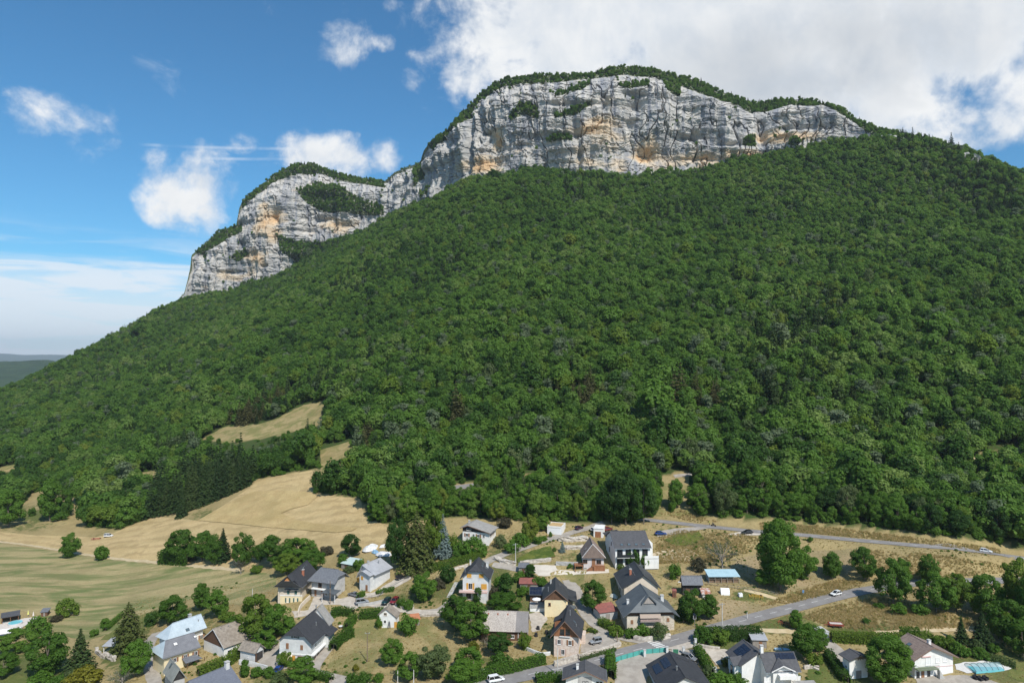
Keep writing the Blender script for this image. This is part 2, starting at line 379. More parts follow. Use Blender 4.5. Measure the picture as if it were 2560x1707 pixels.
for nm, arr in (('forest', forest_m.astype(float)), ('green', green)):
    a = me.attributes.new(nm, 'FLOAT', 'POINT'); a.data.foreach_set('value', arr.ravel().astype(np.float32))
def grass_mat(name, dry, dry2, grn, use_attr=False, rows=None, gamt=0.5, gscale=.05):
    m = bpy.data.materials.new(name); m.use_nodes = True; T = NT(m.node_tree); b = T.n['Principled BSDF']
    b.inputs['Roughness'].default_value = .95; b.inputs['Specular IOR Level'].default_value = .08
    oc = T.add('ShaderNodeTexCoord').outputs['Object']
    nb = T.noise(oc, .12, 6, .65, .4); nf = T.noise(oc, 1.6, 5, .7); nm = T.noise(oc, .45, 5, .6)
    c = T.mix(T.rng(T.math('ADD', T.math('MULTIPLY', nb, .6), T.math('MULTIPLY', nm, .4)), .36, .64), dry, dry2)
    if use_attr:
        at_ = T.add('ShaderNodeAttribute', attribute_name='green').outputs['Fac']
        g = T.math('ADD', at_, T.math('MULTIPLY', T.math('SUBTRACT', nm, .5), 1.5))
        c = T.mix(T.rng(g, .20, .62), c, T.mix(T.rng(nf, .3, .7), grn, tuple(x*.6 for x in grn)))
    elif gamt:
        g = T.noise(T.vmath('MULTIPLY', oc, rows[1]) if rows else oc, gscale, 6, .62, .6)
        c = T.mix(T.math('MULTIPLY', T.rng(g, .40, .62), gamt), c, grn)
    if rows:                                        # swaths left by the mower: real colour bands across the field
        ang, st, per, amt = rows[0], rows[1], rows[2], rows[3]
        vr = T.add('ShaderNodeVectorRotate', rotation_type='Z_AXIS'); T.l.new(oc, vr.inputs['Vector']); vr.inputs['Angle'].default_value = ang
        sp = T.add('ShaderNodeSeparateXYZ'); T.l.new(vr.outputs[0], sp.inputs[0])
        ph = T.math('ADD', T.math('DIVIDE', sp.outputs['Y'], per), T.math('MULTIPLY', nb, 2.2))
        wv = T.math('SINE', T.math('MULTIPLY', ph, 6.283))
        wv = T.math('MULTIPLY', T.rng(wv, -.4, 1.0), T.rng(T.noise(oc, .09, 3), .35, .6, .3, 1.0))
        c = T.mix(T.math('MULTIPLY', wv, amt), c, tuple(x*.66 for x in dry))
    c = T.mix(T.rng(T.noise(oc, .055, 4, .6, .5), .45, .68, 0, .4), c, (dry[0]*.62, dry[1]*.66, dry[2]*.62))
    c = T.mix(T.rng(nf, .40, .75, 0, .45), c, tuple(x*.45 for x in dry))
    if use_attr:
        fa = T.add('ShaderNodeAttribute', attribute_name='forest').outputs['Fac']
        c = T.mix(fa, c, T.mix(T.rng(nm, .35, .65), (.045, .085, .018), (.065, .075, .028)))
    T.put(b.inputs['Base Color'], c)
    bp = T.add('ShaderNodeBump'); bp.inputs['Distance'].default_value = .5; bp.inputs['Strength'].default_value = .8
    T.l.new(T.noise(oc, 1.1, 6, .7), bp.inputs['Height']); T.l.new(bp.outputs[0], b.inputs['Normal'])
    return m
M_GROUND = grass_mat('ground', (.325, .25, .118), (.40, .315, .155), (.125, .155, .045), True)
me.materials.append(M_GROUND)
tag(link(bpy.data.objects.new('ground', me)), kind='structure')
# the plain that carries the land on to the horizon
s = MB(); s.face([(-20000, -20000, -190), (20000, -20000, -190), (20000, 20000, -190), (-20000, 20000, -190)])
tag(s.build('plain', mat('plain', (.06, .085, .035), .95, (.11, .12, .05), .002)), kind='structure')

def patch_mesh(poly, off, step=2.6, jit=.25, dens=10):
    """a sheet laid on the ground inside a polygon of photograph pixels"""
    P = []
    n = len(poly)
    for i in range(n):
        (x1, y1), (x2, y2) = poly[i], poly[(i+1) % n]
        k = max(1, int(math.hypot(x2-x1, (y2-y1)*2)/dens))
        for j in range(k):
            t = j/k; p = at(x1+(x2-x1)*t, y1+(y2-y1)*t)
            P.append(Vector((p.x+random.uniform(-jit, jit), p.y+random.uniform(-jit, jit))))
    xs = [p.x for p in P]; ys = [p.y for p in P]; m = len(P); C = list(P)
    gx, gy = np.meshgrid(np.arange(min(xs), max(xs), step), np.arange(min(ys), max(ys), step*1.3))
    ins = inpoly(gx, gy, [(p.x, p.y) for p in P])
    C += [Vector((a, b)) for a, b in zip(gx[ins], gy[ins])]
    v, e, f, *_ = delaunay_2d_cdt(C, [], [list(range(m))], 1, 1e-4)
    me = bpy.data.meshes.new('sheet')
    vx = np.array([p.x for p in v]); vy = np.array([p.y for p in v]); vz = Hv(vx, vy)+off
    me.from_pydata(list(zip(vx, vy, vz)), [], [list(q) for q in f])
    me.polygons.foreach_set('use_smooth', [True]*len(me.polygons)); me.update()
    return me
def patch(name, poly, m, off=.06, **kw):
    me = patch_mesh(poly, off, **kw); me.materials.append(m)
    nrm = sum(p.normal.z*p.area for p in me.polygons)
    if nrm < 0: me.flip_normals()
    return tag(link(bpy.data.objects.new(name, me)), kind='structure')
def spline(pts, step=2.0):
    P = [Vector(p) for p in pts]; out = []
    for i in range(len(P)-1):
        p0 = P[max(i-1, 0)]; p1 = P[i]; p2 = P[i+1]; p3 = P[min(i+2, len(P)-1)]
        k = max(1, int((p2-p1).length/step))
        for j in range(k):
            t = j/k
            out.append(.5*((2*p1)+(p2-p0)*t+(2*p0-5*p1+4*p2-p3)*t*t+(3*p1-p0-3*p2+p3)*t**3))
    out.append(P[-1]); return out
def ribbon(path, w, off, nx=3, jit=0.0):
    V = []; F = []
    for i, p in enumerate(path):
        a = path[max(i-1, 0)]; b = path[min(i+1, len(path)-1)]; d = Vector((b.x-a.x, b.y-a.y)).normalized(); r = Vector((d.y, -d.x))
        for k in range(nx+1):
            o = (k/nx-.5)*w
            if k in (0, nx): o += random.uniform(-jit, jit)
            x, y = p.x+r.x*o, p.y+r.y*o
            V.append((x, y, H(x, y)+off))
    for i in range(len(path)-1):
        for k in range(nx):
            a = i*(nx+1)+k; F.append((a, a+1, a+nx+2, a+nx+1))
    me = bpy.data.meshes.new('ribbon'); me.from_pydata(V, [], F); me.update(); return me
def road(name, px, w, m, off=.10, jit=.0, step=2.0):
    path = spline([at(*q) for q in px], step)
    me = ribbon(path, w, off, jit=jit); me.materials.append(m)
    return tag(link(bpy.data.objects.new(name, me)), kind='structure'), path

M_STUB = grass_mat('stubble', (.50, .365, .18), (.57, .43, .225), (.24, .22, .09), rows=(R(14), (.5, 2.0, 1), 8.5, .60), gamt=.15)
M_HAY = grass_mat('standing_hay', (.46, .33, .155), (.54, .41, .20), (.28, .23, .08), gamt=.25, rows=(R(60), (1, 1, 1), 7.0, .12))
M_MEAD = grass_mat('meadow', (.37, .30, .15), (.42, .345, .175), (.15, .185, .065), rows=(R(8), (.35, 1.6, 1), 9.0, .22), gamt=1.0, gscale=.085)
M_CLEAR = grass_mat('clearing', (.33, .255, .12), (.40, .315, .155), (.15, .17, .05), gamt=.75, gscale=.11)
M_SOIL = grass_mat('dry_paddock', (.33, .25, .14), (.37, .285, .165), (.19, .185, .075), gamt=.5, gscale=.09)
M_LAWN = grass_mat('lawn', (.13, .155, .045), (.20, .19, .065), (.075, .115, .028), gamt=.7)
M_VINE = grass_mat('bank_green', (.12, .15, .03), (.16, .17, .04), (.05, .09, .018), gamt=.8, gscale=.3)
M_RUBBLE = mat('rubble', (.52, .42, .28), .95, (.60, .52, .38), .9, bump=.4, bscale=2.0)
M_ASPH = mat('asphalt', (.215, .20, .19), .9, (.26, .245, .232), .35, 6, bump=.02, bscale=8)
M_LANE = mat('old_asphalt', (.30, .265, .225), .95, (.385, .345, .295), .5, 6, bump=.03, bscale=6)
M_GRAV = mat('gravel', (.40, .35, .29), .98, (.50, .445, .375), .7, 6, bump=.05, bscale=7)
M_PALE = mat('pale_gravel', (.60, .54, .46), .98, (.52, .46, .38), .6, 6, bump=.04, bscale=7)
M_TRACK = mat('dirt_track', (.44, .345, .20), .98, (.52, .42, .265), .6, 6, bump=.05, bscale=5)
M_PAINT = mat('road_paint', (.72, .71, .68), .7, (.60, .59, .56), 3.0)

STUB = [(-150,1322),(0,1329),(89,1338),(180,1340),(235,1343),(280,1333),(330,1313),(372,1297),(400,1292),(478,1299),(494,1301),(560,1262),(628,1216),(640,1200),(727,1184),(777,1176),(800,1184),
        (776,1222),(800,1236),(900,1247),(915,1300),(985,1314),(965,1345),(940,1380),(905,1385),(850,1382),(800,1385),(740,1402),(660,1405),(620,1424),(500,1414),(390,1404),(270,1392),(150,1374),(0,1351),(-150,1336)]
patch('hay_field', STUB, M_STUB, .06, step=4)
patch('standing_hay', [(494,1302),(560,1266),(628,1230),(690,1227),(762,1229),(796,1240),(770,1262),(725,1274),(703,1284),(740,1300),(785,1309),(892,1321),(880,1328),(842,1332),(760,1326),(650,1317),(560,1307)], M_HAY, .30, step=3)
patch('meadow', [(-150,1342),(0,1357),(150,1380),(270,1398),(390,1410),(500,1419),(612,1429),(668,1432),(690,1440),(690,1470),(640,1490),(600,1512),(540,1512),(478,1498),(400,1520),(330,1545),(270,1585),(215,1600),(160,1590),(115,1570),(125,1545),(60,1528),(0,1528),(-150,1528)], M_MEAD, .06, step=4)
for i, c in enumerate(CLEAR[:4]): patch('clearing', c, M_CLEAR, .06, step=5)
patch('paddock', [(1850,1395),(1900,1382),(2140,1372),(2150,1385),(2120,1440),(2080,1450),(1990,1480),(1900,1470),(1865,1462),(1700,1452),(1690,1432),(1740,1420),(1820,1420)], M_SOIL, .05, step=4)
patch('dry_plot', [(1770,1525),(1800,1497),(1870,1503),(1905,1512),(1960,1512),(1850,1545),(1760,1568),(1700,1580),(1690,1570),(1740,1560)], M_SOIL, .05, step=3)
patch('rubble_bank', [(1625,1385),(1660,1372),(1720,1372),(1745,1385),(1755,1400),(1690,1402),(1640,1398)], M_RUBBLE, .06, step=3)
patch('green_bank', [(1660,1350),(1690,1338),(1745,1330),(1760,1345),(1735,1362),(1690,1366)], M_VINE, .3, step=2)
patch('vine_bank', [(1292,1398),(1330,1378),(1375,1366),(1390,1392),(1350,1402),(1296,1408)], M_VINE, .4, step=2)
patch('lawn', [(1980,1535),(2010,1530),(2050,1568),(1990,1572),(1910,1575),(1850,1575),(1900,1558)], M_LAWN, .05, step=3)
patch('lawn', [(2390,1650),(2450,1640),(2560,1650),(2650,1700),(2560,1707),(2520,1690),(2520,1668),(2480,1650)], M_LAWN, .05, step=3)
patch('lawn', [(2130,1600),(2230,1600),(2230,1612),(2140,1606)], M_LAWN, .05, step=3)
patch('lawn', [(2020,1707),(2020,1670),(2060,1640),(2100,1690),(2090,1707)], M_LAWN, .05, step=3)
patch('lawn', [(250,1600),(300,1555),(340,1530),(395,1532),(400,1545),(380,1570),(330,1595)], M_LAWN, .05, step=3)
patch('lawn', [(-60,1700),(0,1670),(60,1690),(90,1720),(-60,1740)], M_LAWN, .05, step=3)
patch('mown_plot', [(1352,1442),(1380,1432),(1460,1428),(1545,1432),(1540,1460),(1520,1490),(1480,1462),(1440,1470),(1420,1450),(1400,1440)], M_CLEAR, .05, step=3)
patch('orchard_grass', [(880,1580),(900,1545),(960,1548),(1000,1570),(1060,1545),(1100,1560),(1110,1600),(1130,1640),(1120,1690),(1040,1700),(990,1690),(900,1680),(815,1670),(840,1630),(870,1600)], M_CLEAR, .05, step=3)

# ------------------------------------------------------------------ roads, lanes, yards
road_low, path_low = road('road', ROAD_LOW, 6.0, M_ASPH, .14)
road_up, path_up = road('road', ROAD_UP, 5.4, M_ASPH, .14)
def dashes(parent, path, length, gap, start, stop, w=.16, m=M_PAINT):
    s0 = 0; cum = [0]
    for a, b in zip(path, path[1:]): cum.append(cum[-1]+(b-a).length)
    def pos(s):
        k = min(max(np.searchsorted(cum, s)-1, 0), len(path)-2); t = (s-cum[k])/(cum[k+1]-cum[k]); return path[k].lerp(path[k+1], t)
    s0 = start
    while s0+length < min(stop, cum[-1]):
        pp = [pos(s0+length*j/2) for j in range(3)]
        me = ribbon(pp, w, .165, 1); me.materials.append(m)
        o = link(bpy.data.objects.new('lane_dash', me)); o.parent = parent; s0 += length+gap
dashes(road_low, path_low, 3.0, 3.3, 22, 400, .17)
dashes(road_up, path_up, 3.0, 3.6, 14, 400, .2)
# zebra crossing: each stripe lies along the road, side by side across it
ca, cb = at(1650, 1597), at(1653, 1625)
rd = (at(1692, 1598.5)-at(1630, 1614.7)); rd.z = 0; rd.normalize(); rr = Vector((rd.y, -rd.x, 0)); cc = at(1643, 1611.3)
for k in range(6):
    o = (k-2.5)*.98; m = MB(); pts = []
    for (a, b) in ((-1.45, -.26), (1.45, -.26), (1.45, .26), (-1.45, .26)):
        q = cc+rd*a+rr*(o+b); pts.append((q.x, q.y, H(q.x, q.y)+.168))
    m.slab(pts, .01, up=(0, 0, 1)); m.build('crossing_stripe', M_PAINT, road_low)
lane_up, path_lane = road('lane', LANE_UP, 4.6, M_LANE, .12, .15)
road('lane', [(1232,1410),(1262,1416),(1292,1422),(1320,1425)], 3.6, M_LANE, .11, .15)
patch('gravel_yard', [(1318,1418),(1340,1411),(1388,1413),(1392,1424),(1430,1428),(1520,1423),(1524,1431),(1440,1437),(1400,1436),(1362,1440),(1345,1438),(1330,1428)], M_PALE, .08)
road('lane', LANE_MID, 4.6, M_LANE, .12, .2)
road('lane', [(1640,1336),(1680,1329),(1730,1322),(1770,1317.5)], 3.6, M_LANE, .11, .1)
patch('lay_by', [(1810,1337),(1850,1330),(1905,1334),(1900,1338),(1850,1338)], M_PALE, .11)
patch('yard', [(1456,1600),(1466,1583),(1500,1580),(1520,1586),(1550,1600),(1540,1612),(1500,1622),(1450,1632)], M_LANE, .09)
patch('yard', [(1320,1535),(1340,1530),(1362,1533),(1368,1548),(1350,1575),(1330,1580),(1326,1550)], M_GRAV, .09)
patch('yard', [(770,1525),(785,1492),(800,1490),(850,1497),(880,1488),(935,1480),(985,1450),(1020,1438),(1032,1444),(1000,1462),(945,1490),(910,1495),(893,1520),(880,1525),(850,1512),(800,1512),(768,1538),(736,1545),(730,1528)], M_GRAV, .09)
patch('yard', [(905,1513),(950,1503),(1000,1500),(1030,1505),(1035,1522),(1113,1528),(1112,1535),(1040,1535),(1000,1530),(960,1522)], M_GRAV, .10)
road('lane', [(1050,1531),(1095,1527),(1120,1510),(1135,1495)], 3.2, M_LANE, .09, .2)
patch('yard', [(700,1625),(705,1612),(660,1612),(640,1640),(650,1665),(690,1675),(720,1670)], M_LANE, .09)
road('lane', [(820,1615),(808,1635),(790,1660),(785,1680),(830,1695),(870,1702)], 3.8, M_LANE, .09, .15)
road('lane', [(395,1580),(378,1600),(370,1625),(372,1660),(382,1690),(390,1725)], 3.6, M_LANE, .09, .15)
patch('yard', [(290,1615),(330,1605),(372,1600),(372,1630),(330,1625)], M_LANE, .08)
road('track', [(-150,1340),(0,1354),(80,1364),(150,1376),(270,1394),(390,1406),(500,1416),(605,1426)], 2.2, M_TRACK, .10, .4)
road('track', [(1850,1572),(1920,1576),(1990,1578)], 2.2, M_TRACK, .09, .2)
road('track', [(2190,1583),(2270,1578),(2340,1573),(2420,1572),(2500,1573)], 2.6, M_TRACK, .10, .3)
road('track', [(1985,1513),(1950,1500),(1900,1484),(1860,1475)], 2.0, M_TRACK, .08, .3)
patch('yard', [(1540,1660),(1550,1645),(1650,1628),(1700,1622),(1760,1625),(1770,1650),(1740,1660),(1660,1665),(1620,1690),(1610,1725),(1535,1725)], M_LANE, .09)
patch('yard', [(1662,1618),(1700,1608),(1740,1602),(1745,1612),(1720,1622),(1680,1624)], M_GRAV, .10)
patch('yard', [(1755,1617),(1790,1622),(1840,1625),(1850,1640),(1845,1655),(1790,1662),(1775,1640)], M_GRAV, .09)
road('lane', [(2062,1601),(2080,1616),(2110,1640),(2125,1660)], 4.0, M_LANE, .09, .15)
patch('yard', [(2290,1692),(2385,1687),(2440,1690),(2500,1707),(2510,1730),(2290,1730)], M_LANE, .09)
patch('poolside', [(2385,1660),(2410,1655),(2492,1651),(2500,1656),(2530,1668),(2520,1674),(2440,1680),(2425,1684),(2390,1672)], mat('pool_paving', (.62, .60, .57), .8, (.54, .52, .49), 2.0), .09)
road('forest_road', [(2440,1150),(2480,1140),(2540,1128),(2620,1112)], 4.5, M_TRACK, .1, .2)
road('forest_road', [(1685,1190),(1705,1188),(1730,1186)], 3.2, M_LANE, .1, .1)
road('forest_road', [(1110,1222),(1160,1216),(1200,1212),(1240,1214)], 5.5, M_ASPH, .1, .1)
patch('clearing', [(1655,1196),(1722,1190),(1724,1262),(1742,1288),(1640,1290),(1650,1262)], M_CLEAR, .05, step=4)

# ================================================================== the cliffs
TOP = [(446,748,1312),(458,736,1318),(468,690,1322),(475,640,1326),(489,628,1332),(536,585,1334),(586,566,1334),(594,520,1332),(605,500,1332),(634,478,1330),(680,440,1330),(727,414,1328),(774,412,1325),
       (821,431,1318),(880,446,1310),(947,456,1300),(961,454,1290),(985,432,1268),(1045,410,1225),(1059,376,1200),(1073,354,1185),(1120,326,1150),(1148,292,1130),
       (1172,268,1115),(1218,222,1100),(1265,199,1085),(1348,191,1070),(1472,188,1056),(1547,169,1050),(1628,175,1045),(1752,206,1035),(1814,235,1026),(1888,260,1018),
       (2012,251,1002),(2118,275,984),(2143,302,972),(2174,312,955),(2267,346,905)]
NCc, NRc, NCAP = 1500, 250, 22
cpx = np.linspace(446, 2267, NCc)
def tabf(tab):
    t = np.array(tab, float); return np.interp(cpx, t[:, 0], t[:, 1]), np.interp(cpx, t[:, 0], t[:, 2])
def smooth1(a, k):
    p = np.pad(a, k, mode='edge'); ker = np.hanning(2*k+1); ker /= ker.sum(); return np.convolve(p, ker, 'valid')
bpy_, bD = tabf(BASE); tpy, tD = tabf(TOP)
bD = smooth1(bD, 22); tD = smooth1(tD, 22); tpy = smooth1(tpy, 3)
da = np.array([dir_px(p, 900)[0] for p in cpx])
bz = np.array([dir_px(p, q)[1] for p, q in zip(cpx, bpy_)])*bD-13; tz = np.array([dir_px(p, q)[1] for p, q in zip(cpx, tpy)])*tD+2
tz = np.maximum(tz, bz+3)
v = np.linspace(0, 1, NRc)[:, None]
back = .42*v+.58*sstep(v, .72, 1.0)
depth = bD[None]+(tD-bD)[None]*back
Zc = (bz-26)[None]+(tz-bz+26)[None]*v
Xc = da[None]*depth; Yc = depth.copy()
bx, by = da*bD, bD
tx = np.gradient(smooth1(bx, 30)); ty = np.gradient(smooth1(by, 30)); ln = np.hypot(tx, ty); nxv, nyv = ty/ln, -tx/ln
arc = np.cumsum(np.hypot(np.gradient(bx), np.gradient(by)))
S = arc[None]+0*Zc
hgt = (tz-bz)[None]
wv_ = np.clip(hgt/60, .15, 1)
zz = Zc+.10*(S-arc.mean())*0.25+9*fbm(S/90, Zc/80, 31, 3)
bed = np.mod(zz/15.0, 1.0); bed2 = np.mod((zz+3*fbm(S/20, Zc/20, 8, 2))/5.2, 1.0)
bm = sstep(vn(S/60, Zc/38, 77), .35, .7)
ribs = 1-np.abs(fbm(S/20+.5*fbm(S/30, Zc/50, 3, 2), Zc/120, 12, 3))*2
disp = (13*fbm(S/95, Zc/170, 40, 3)+7*fbm(S/38, Zc/90, 41, 3)+5.2*(ribs-.5)+bm*4.6*(1-.6*(1-sstep(S, 380, 620)))*(bed**2.6-.35)+.8*bm*(bed2**2-.4)
        +1.3*fbm(S/9, Zc/7, 51, 3)+.5*fbm(S/3.2, Zc/2.4, 52, 2))
# blocky breaks and open cracks in the bedded limestone
q1 = fbm(S/60+.3*fbm(S/12, Zc/12, 6, 2), Zc/20, 81, 2); q2 = fbm(S/13, Zc/8+.2*S/13, 83, 2)
disp = disp+8*np.floor(q1*5)/5+1.8*np.floor(q2*4)/4
ck = 1-np.abs(fbm(S/17+.6*fbm(S/25, Zc/25, 14, 2), Zc/75, 87, 3)); ck2 = 1-np.abs(fbm(S/55, (Zc+.25*S)/13, 89, 3))
disp = disp-6.5*sstep(ck, .945, .998)-3.0*sstep(ck2, .965, .996)
cpy_ = proj(Xc, Yc, Zc); cPX, cPY = cpy_
def blob(cx, cy, rx, ry): return np.exp(-(((cPX-cx)/rx)**2+((cPY-cy)/ry)**2))
for (cx, cy, rx, ry, am) in [(1228,345,26,28,-15),(1235,400,22,30,-9),(1588,262,26,20,-13),(1568,300,18,22,-8),(1612,388,30,20,-15),(1440,340,12,28,-14),(1450,390,7,45,-13),(1172,370,9,80,-14),(1100,440,10,50,-10),
                             (1905,330,14,45,-15),(1590,228,45,6,-9),(1430,225,55,5,-8),(1430,262,60,5,-8),(1420,340,75,6,-7),(1740,345,40,7,-9),(1850,360,70,6,-8),(1760,395,110,6,-7),(2010,320,60,6,-7),
                             (680,545,12,10,-12),(725,548,10,8,-8),(790,545,32,8,-11),(860,565,24,10,-12),(770,575,16,6,-8),(560,680,40,6,-9),(600,610,18,9,-10),(620,690,8,12,-6),(735,575,20,5,-6),(500,650,10,20,-8),
                             (1500,300,30,80,7),(1300,300,45,60,6),(1680,290,50,60,7),(640,600,30,60,8),(2080,290,40,20,6)]:
    disp = disp+am*blob(cx, cy, rx, ry)
fade = sstep(v, .0, .08)*(1-.85*sstep(v, .90, 1.0))
disp = disp*wv_*fade
Xc = Xc+nxv[None]*disp; Yc = Yc+nyv[None]*disp
cap = np.linspace(0, 1, NCAP)[1:, None]
Xk = Xc[-1][None]-nxv[None]*110*cap; Yk = Yc[-1][None]-nyv[None]*110*cap; Zk = Zc[-1][None]+3*np.sin(cap*3.1)-40*cap**2
XA, YA, ZA = np.vstack([Xc, Xk]), np.vstack([Yc, Yk]), np.vstack([Zc, Zk])
me = mesh_np('cliff', np.stack([XA, YA, ZA], 2).reshape(-1, 3), grid_faces(NRc+NCAP-1, NCc), smooth=False)
och = np.zeros_like(cPX)
for (cx, cy, rx, ry, w) in [(1215,415,55,28,.75),(1235,345,20,30,.8),(1500,340,75,60,.55),(1620,380,45,45,.8),(1700,400,110,28,.6),(1890,385,90,14,.7),(1950,340,90,16,.6),(1300,380,60,20,.4),
                            (1545,400,45,30,.6),(670,560,40,60,.6),(640,640,35,40,.5),(840,560,45,25,.65),(690,545,14,12,.8),(1480,410,60,15,.5),(1160,410,20,40,.4),(560,690,60,20,.3)]:
    och = np.maximum(och, w*blob(cx, cy, rx, ry))
och = np.clip(och+.45*fbm(S/30, Zc/14, 61, 4)-.02, 0, 1)
grass = np.zeros_like(och)
VEG = [[(735,472),(790,452),(860,470),(900,500),(960,515),(968,540),(900,537),(860,532),(800,527),(760,505)],
       [(598,505),(640,468),(727,405),(774,402),(830,424),(955,448),(962,470),(860,455),(800,432),(740,432),(690,452),(650,485),(605,520)],
       [(486,630),(536,572),(592,558),(600,578),(560,602),(500,636)],[(575,642),(610,620),(622,635),(590,655)],
       [(690,588),(730,600),(800,606),(870,590),(940,560),(930,580),(830,625),(745,660),(705,630)],
       [(1065,365),(1120,318),(1148,285),(1172,258),(1218,210),(1265,186),(1348,178),(1472,174),(1547,155),(1628,160),(1752,190),(1814,220),(1888,245),(2012,235),(2118,262),(2174,300),(2267,330),(2267,370),(2190,345),(2130,300),(2060,268),(1975,262),(1930,272),(1880,276),(1800,252),(1750,236),(1700,215),(1640,192),(1560,184),(1480,198),(1350,207),(1265,214),(1200,250),(1165,300),(1125,335),(1075,375)],
       [(1270,290),(1300,262),(1330,258),(1350,285),(1345,300),(1310,285),(1280,305)],[(1385,232),(1440,216),(1475,205),(1475,214),(1445,230),(1390,242)],
       [(1385,290),(1440,274),(1470,255),(1480,262),(1445,290),(1390,300)],[(1362,350),(1395,338),(1432,345),(1435,358),(1370,360)],[(1545,212),(1620,202),(1625,214),(1560,220)],
       [(1856,345),(1892,336),(1892,366),(1858,364)],[(1655,190),(1705,190),(1700,240),(1668,230)],[(1965,362),(1990,345),(2010,352),(1990,368)],
       [(1030,425),(1050,408),(1052,440),(1036,470)],[(1046,480),(1062,462),(1064,480),(1050,495)],[(1100,285),(1170,262),(1160,310),(1120,318)]]
for pl in VEG: grass = np.maximum(grass, inpoly(cPX, cPY, pl).astype(float))
grass = np.maximum(grass, (v > .955).astype(float)+0*grass)
Nv = (NRc+NCAP-1)*NCc
streak = fbm(S/5.5+.4*fbm(S/20, Zc/40, 2, 2), Zc/70, 71, 4)
for nm, arr, pad in (('ochre', och, 0.), ('grass', grass, 1.), ('streak', streak*.5+.5, .5)):
    full = np.vstack([arr, np.full((NCAP-1, NCc), pad)])
    a = me.attributes.new(nm, 'FLOAT', 'POINT'); a.data.foreach_set('value', full.ravel().astype(np.float32))
m = bpy.data.materials.new('limestone'); m.use_nodes = True; T = NT(m.node_tree); b = T.n['Principled BSDF']
b.inputs['Roughness'].default_value = .95; b.inputs['Specular IOR Level'].default_value = .1
oc = T.add('ShaderNodeTexCoord').outputs['Object']
A_ = lambda k: T.add('ShaderNodeAttribute', attribute_name=k).outputs['Fac']
nz = T.noise(oc, .06, 6, .65); nf = T.noise(T.vmath('MULTIPLY', oc, (1, 1, 1.6)), .35, 6, .7)
c = T.mix(T.rng(nz, .35, .65), (.385, .37, .35), (.515, .485, .44))
c = T.mix(T.rng(A_('streak'), .42, .75, 0, .85), c, (.22, .23, .255))
oc_ = T.math('ADD', A_('ochre'), T.math('MULTIPLY', T.math('SUBTRACT', nf, .5), .5))
c = T.mix(T.rng(oc_, .18, .5, 0, .8), c, (.60, .48, .335))
c = T.mix(T.rng(oc_, .45, .85, 0, .85), c, (.56, .365, .19))
c = T.mix(T.rng(nf, .50, .72, 0, .35), c, (.30, .30, .30))
c = T.mix(T.math('MULTIPLY', A_('grass'), T.rng(nf, .36, .5)), c, (.065, .085, .025))
T.put(b.inputs['Base Color'], c)
bp = T.add('ShaderNodeBump'); bp.inputs['Distance'].default_value = 1.1; bp.inputs['Strength'].default_value = .8
T.l.new(T.noise(T.vmath('MULTIPLY', oc, (1, 1, 1.8)), .30, 7, .72), bp.inputs['Height']); T.l.new(bp.outputs[0], b.inputs['Normal'])
me.materials.append(m)
tag(link(bpy.data.objects.new('cliff', me)), kind='structure')
# a low rock outcrop on the ridge to the right of the cliff
def outcrop(px0, px1, py0, py1, hpx, seed):
    n, r = 60, 16; V = []
    P0, P1 = at(px0, py0), at(px1, py1)
    for j in range(r):
        for i in range(n):
            t = i/(n-1); w = math.sin(math.pi*t)**.6; p = P0.lerp(P1, t); q = j/(r-1)
            hh = hpx*p.y/1707*w*(.7+.5*vn(t*9, seed))
            o = 3*float(fbm(np.array(t*12.), np.array(q*4.+seed), seed, 3))*w
            V.append((p.x, p.y+o+q*3-4, H(p.x, p.y)-3+q*(hh+3)))
    me = mesh_np('rock_outcrop', np.array([[float(c) for c in p] for p in V]), grid_faces(r, n)); me.materials.append(bpy.data.materials['limestone'])
    tag(link(bpy.data.objects.new('rock_outcrop', me)), kind='structure')
outcrop(2185, 2270, 352, 356, 18, 3); outcrop(2395, 2470, 392, 415, 20, 5)

# ------------------------------------------------------------------ far hills to the left
def far_hill(px, D, colr, name, bump=0):
    n = len(px); X = np.linspace(px[0][0], px[-1][0], 160); Yp = np.interp(X, [p[0] for p in px], [p[1] for p in px])
    rows = 14; V = []
    for j in range(rows):
        q = j/(rows-1)
        for x, y in zip(X, Yp):
            a, b = dir_px(x, y); d = D*(1-.28*(1-q)) if q < .999 else D
            top = b*D+(D*.0012)*float(vn(np.array(x/9.), np.array(.5), 4))
            V.append((a*d, d, -200+(top+200)*(q**.8)))
    Vb = [(p[0]*1.25, p[1]*1.25, -200) for p in V[-160:]]
    me = mesh_np(name, np.array(V+Vb), grid_faces(rows+1, 160), smooth=True)
    me.materials.append(mat(name, colr[0], .98, colr[1], .012, 8, bump=bump, bscale=.03))
    tag(link(bpy.data.objects.new(name, me)), kind='structure')
far_hill([(-900,930),(-500,905),(-200,900),(0,905),(60,903),(110,900),(200,912),(500,940)], 3800, ((.016, .042, .012), (.032, .065, .018)), 'wooded_hill', 14)
far_hill([(-1500,875),(-800,878),(-300,884),(0,884),(60,888),(140,888),(300,892),(600,895),(1200,893),(2600,890),(4000,880)], 16000, ((.03, .06, .03), (.05, .085, .04)), 'far_ridge', 0)
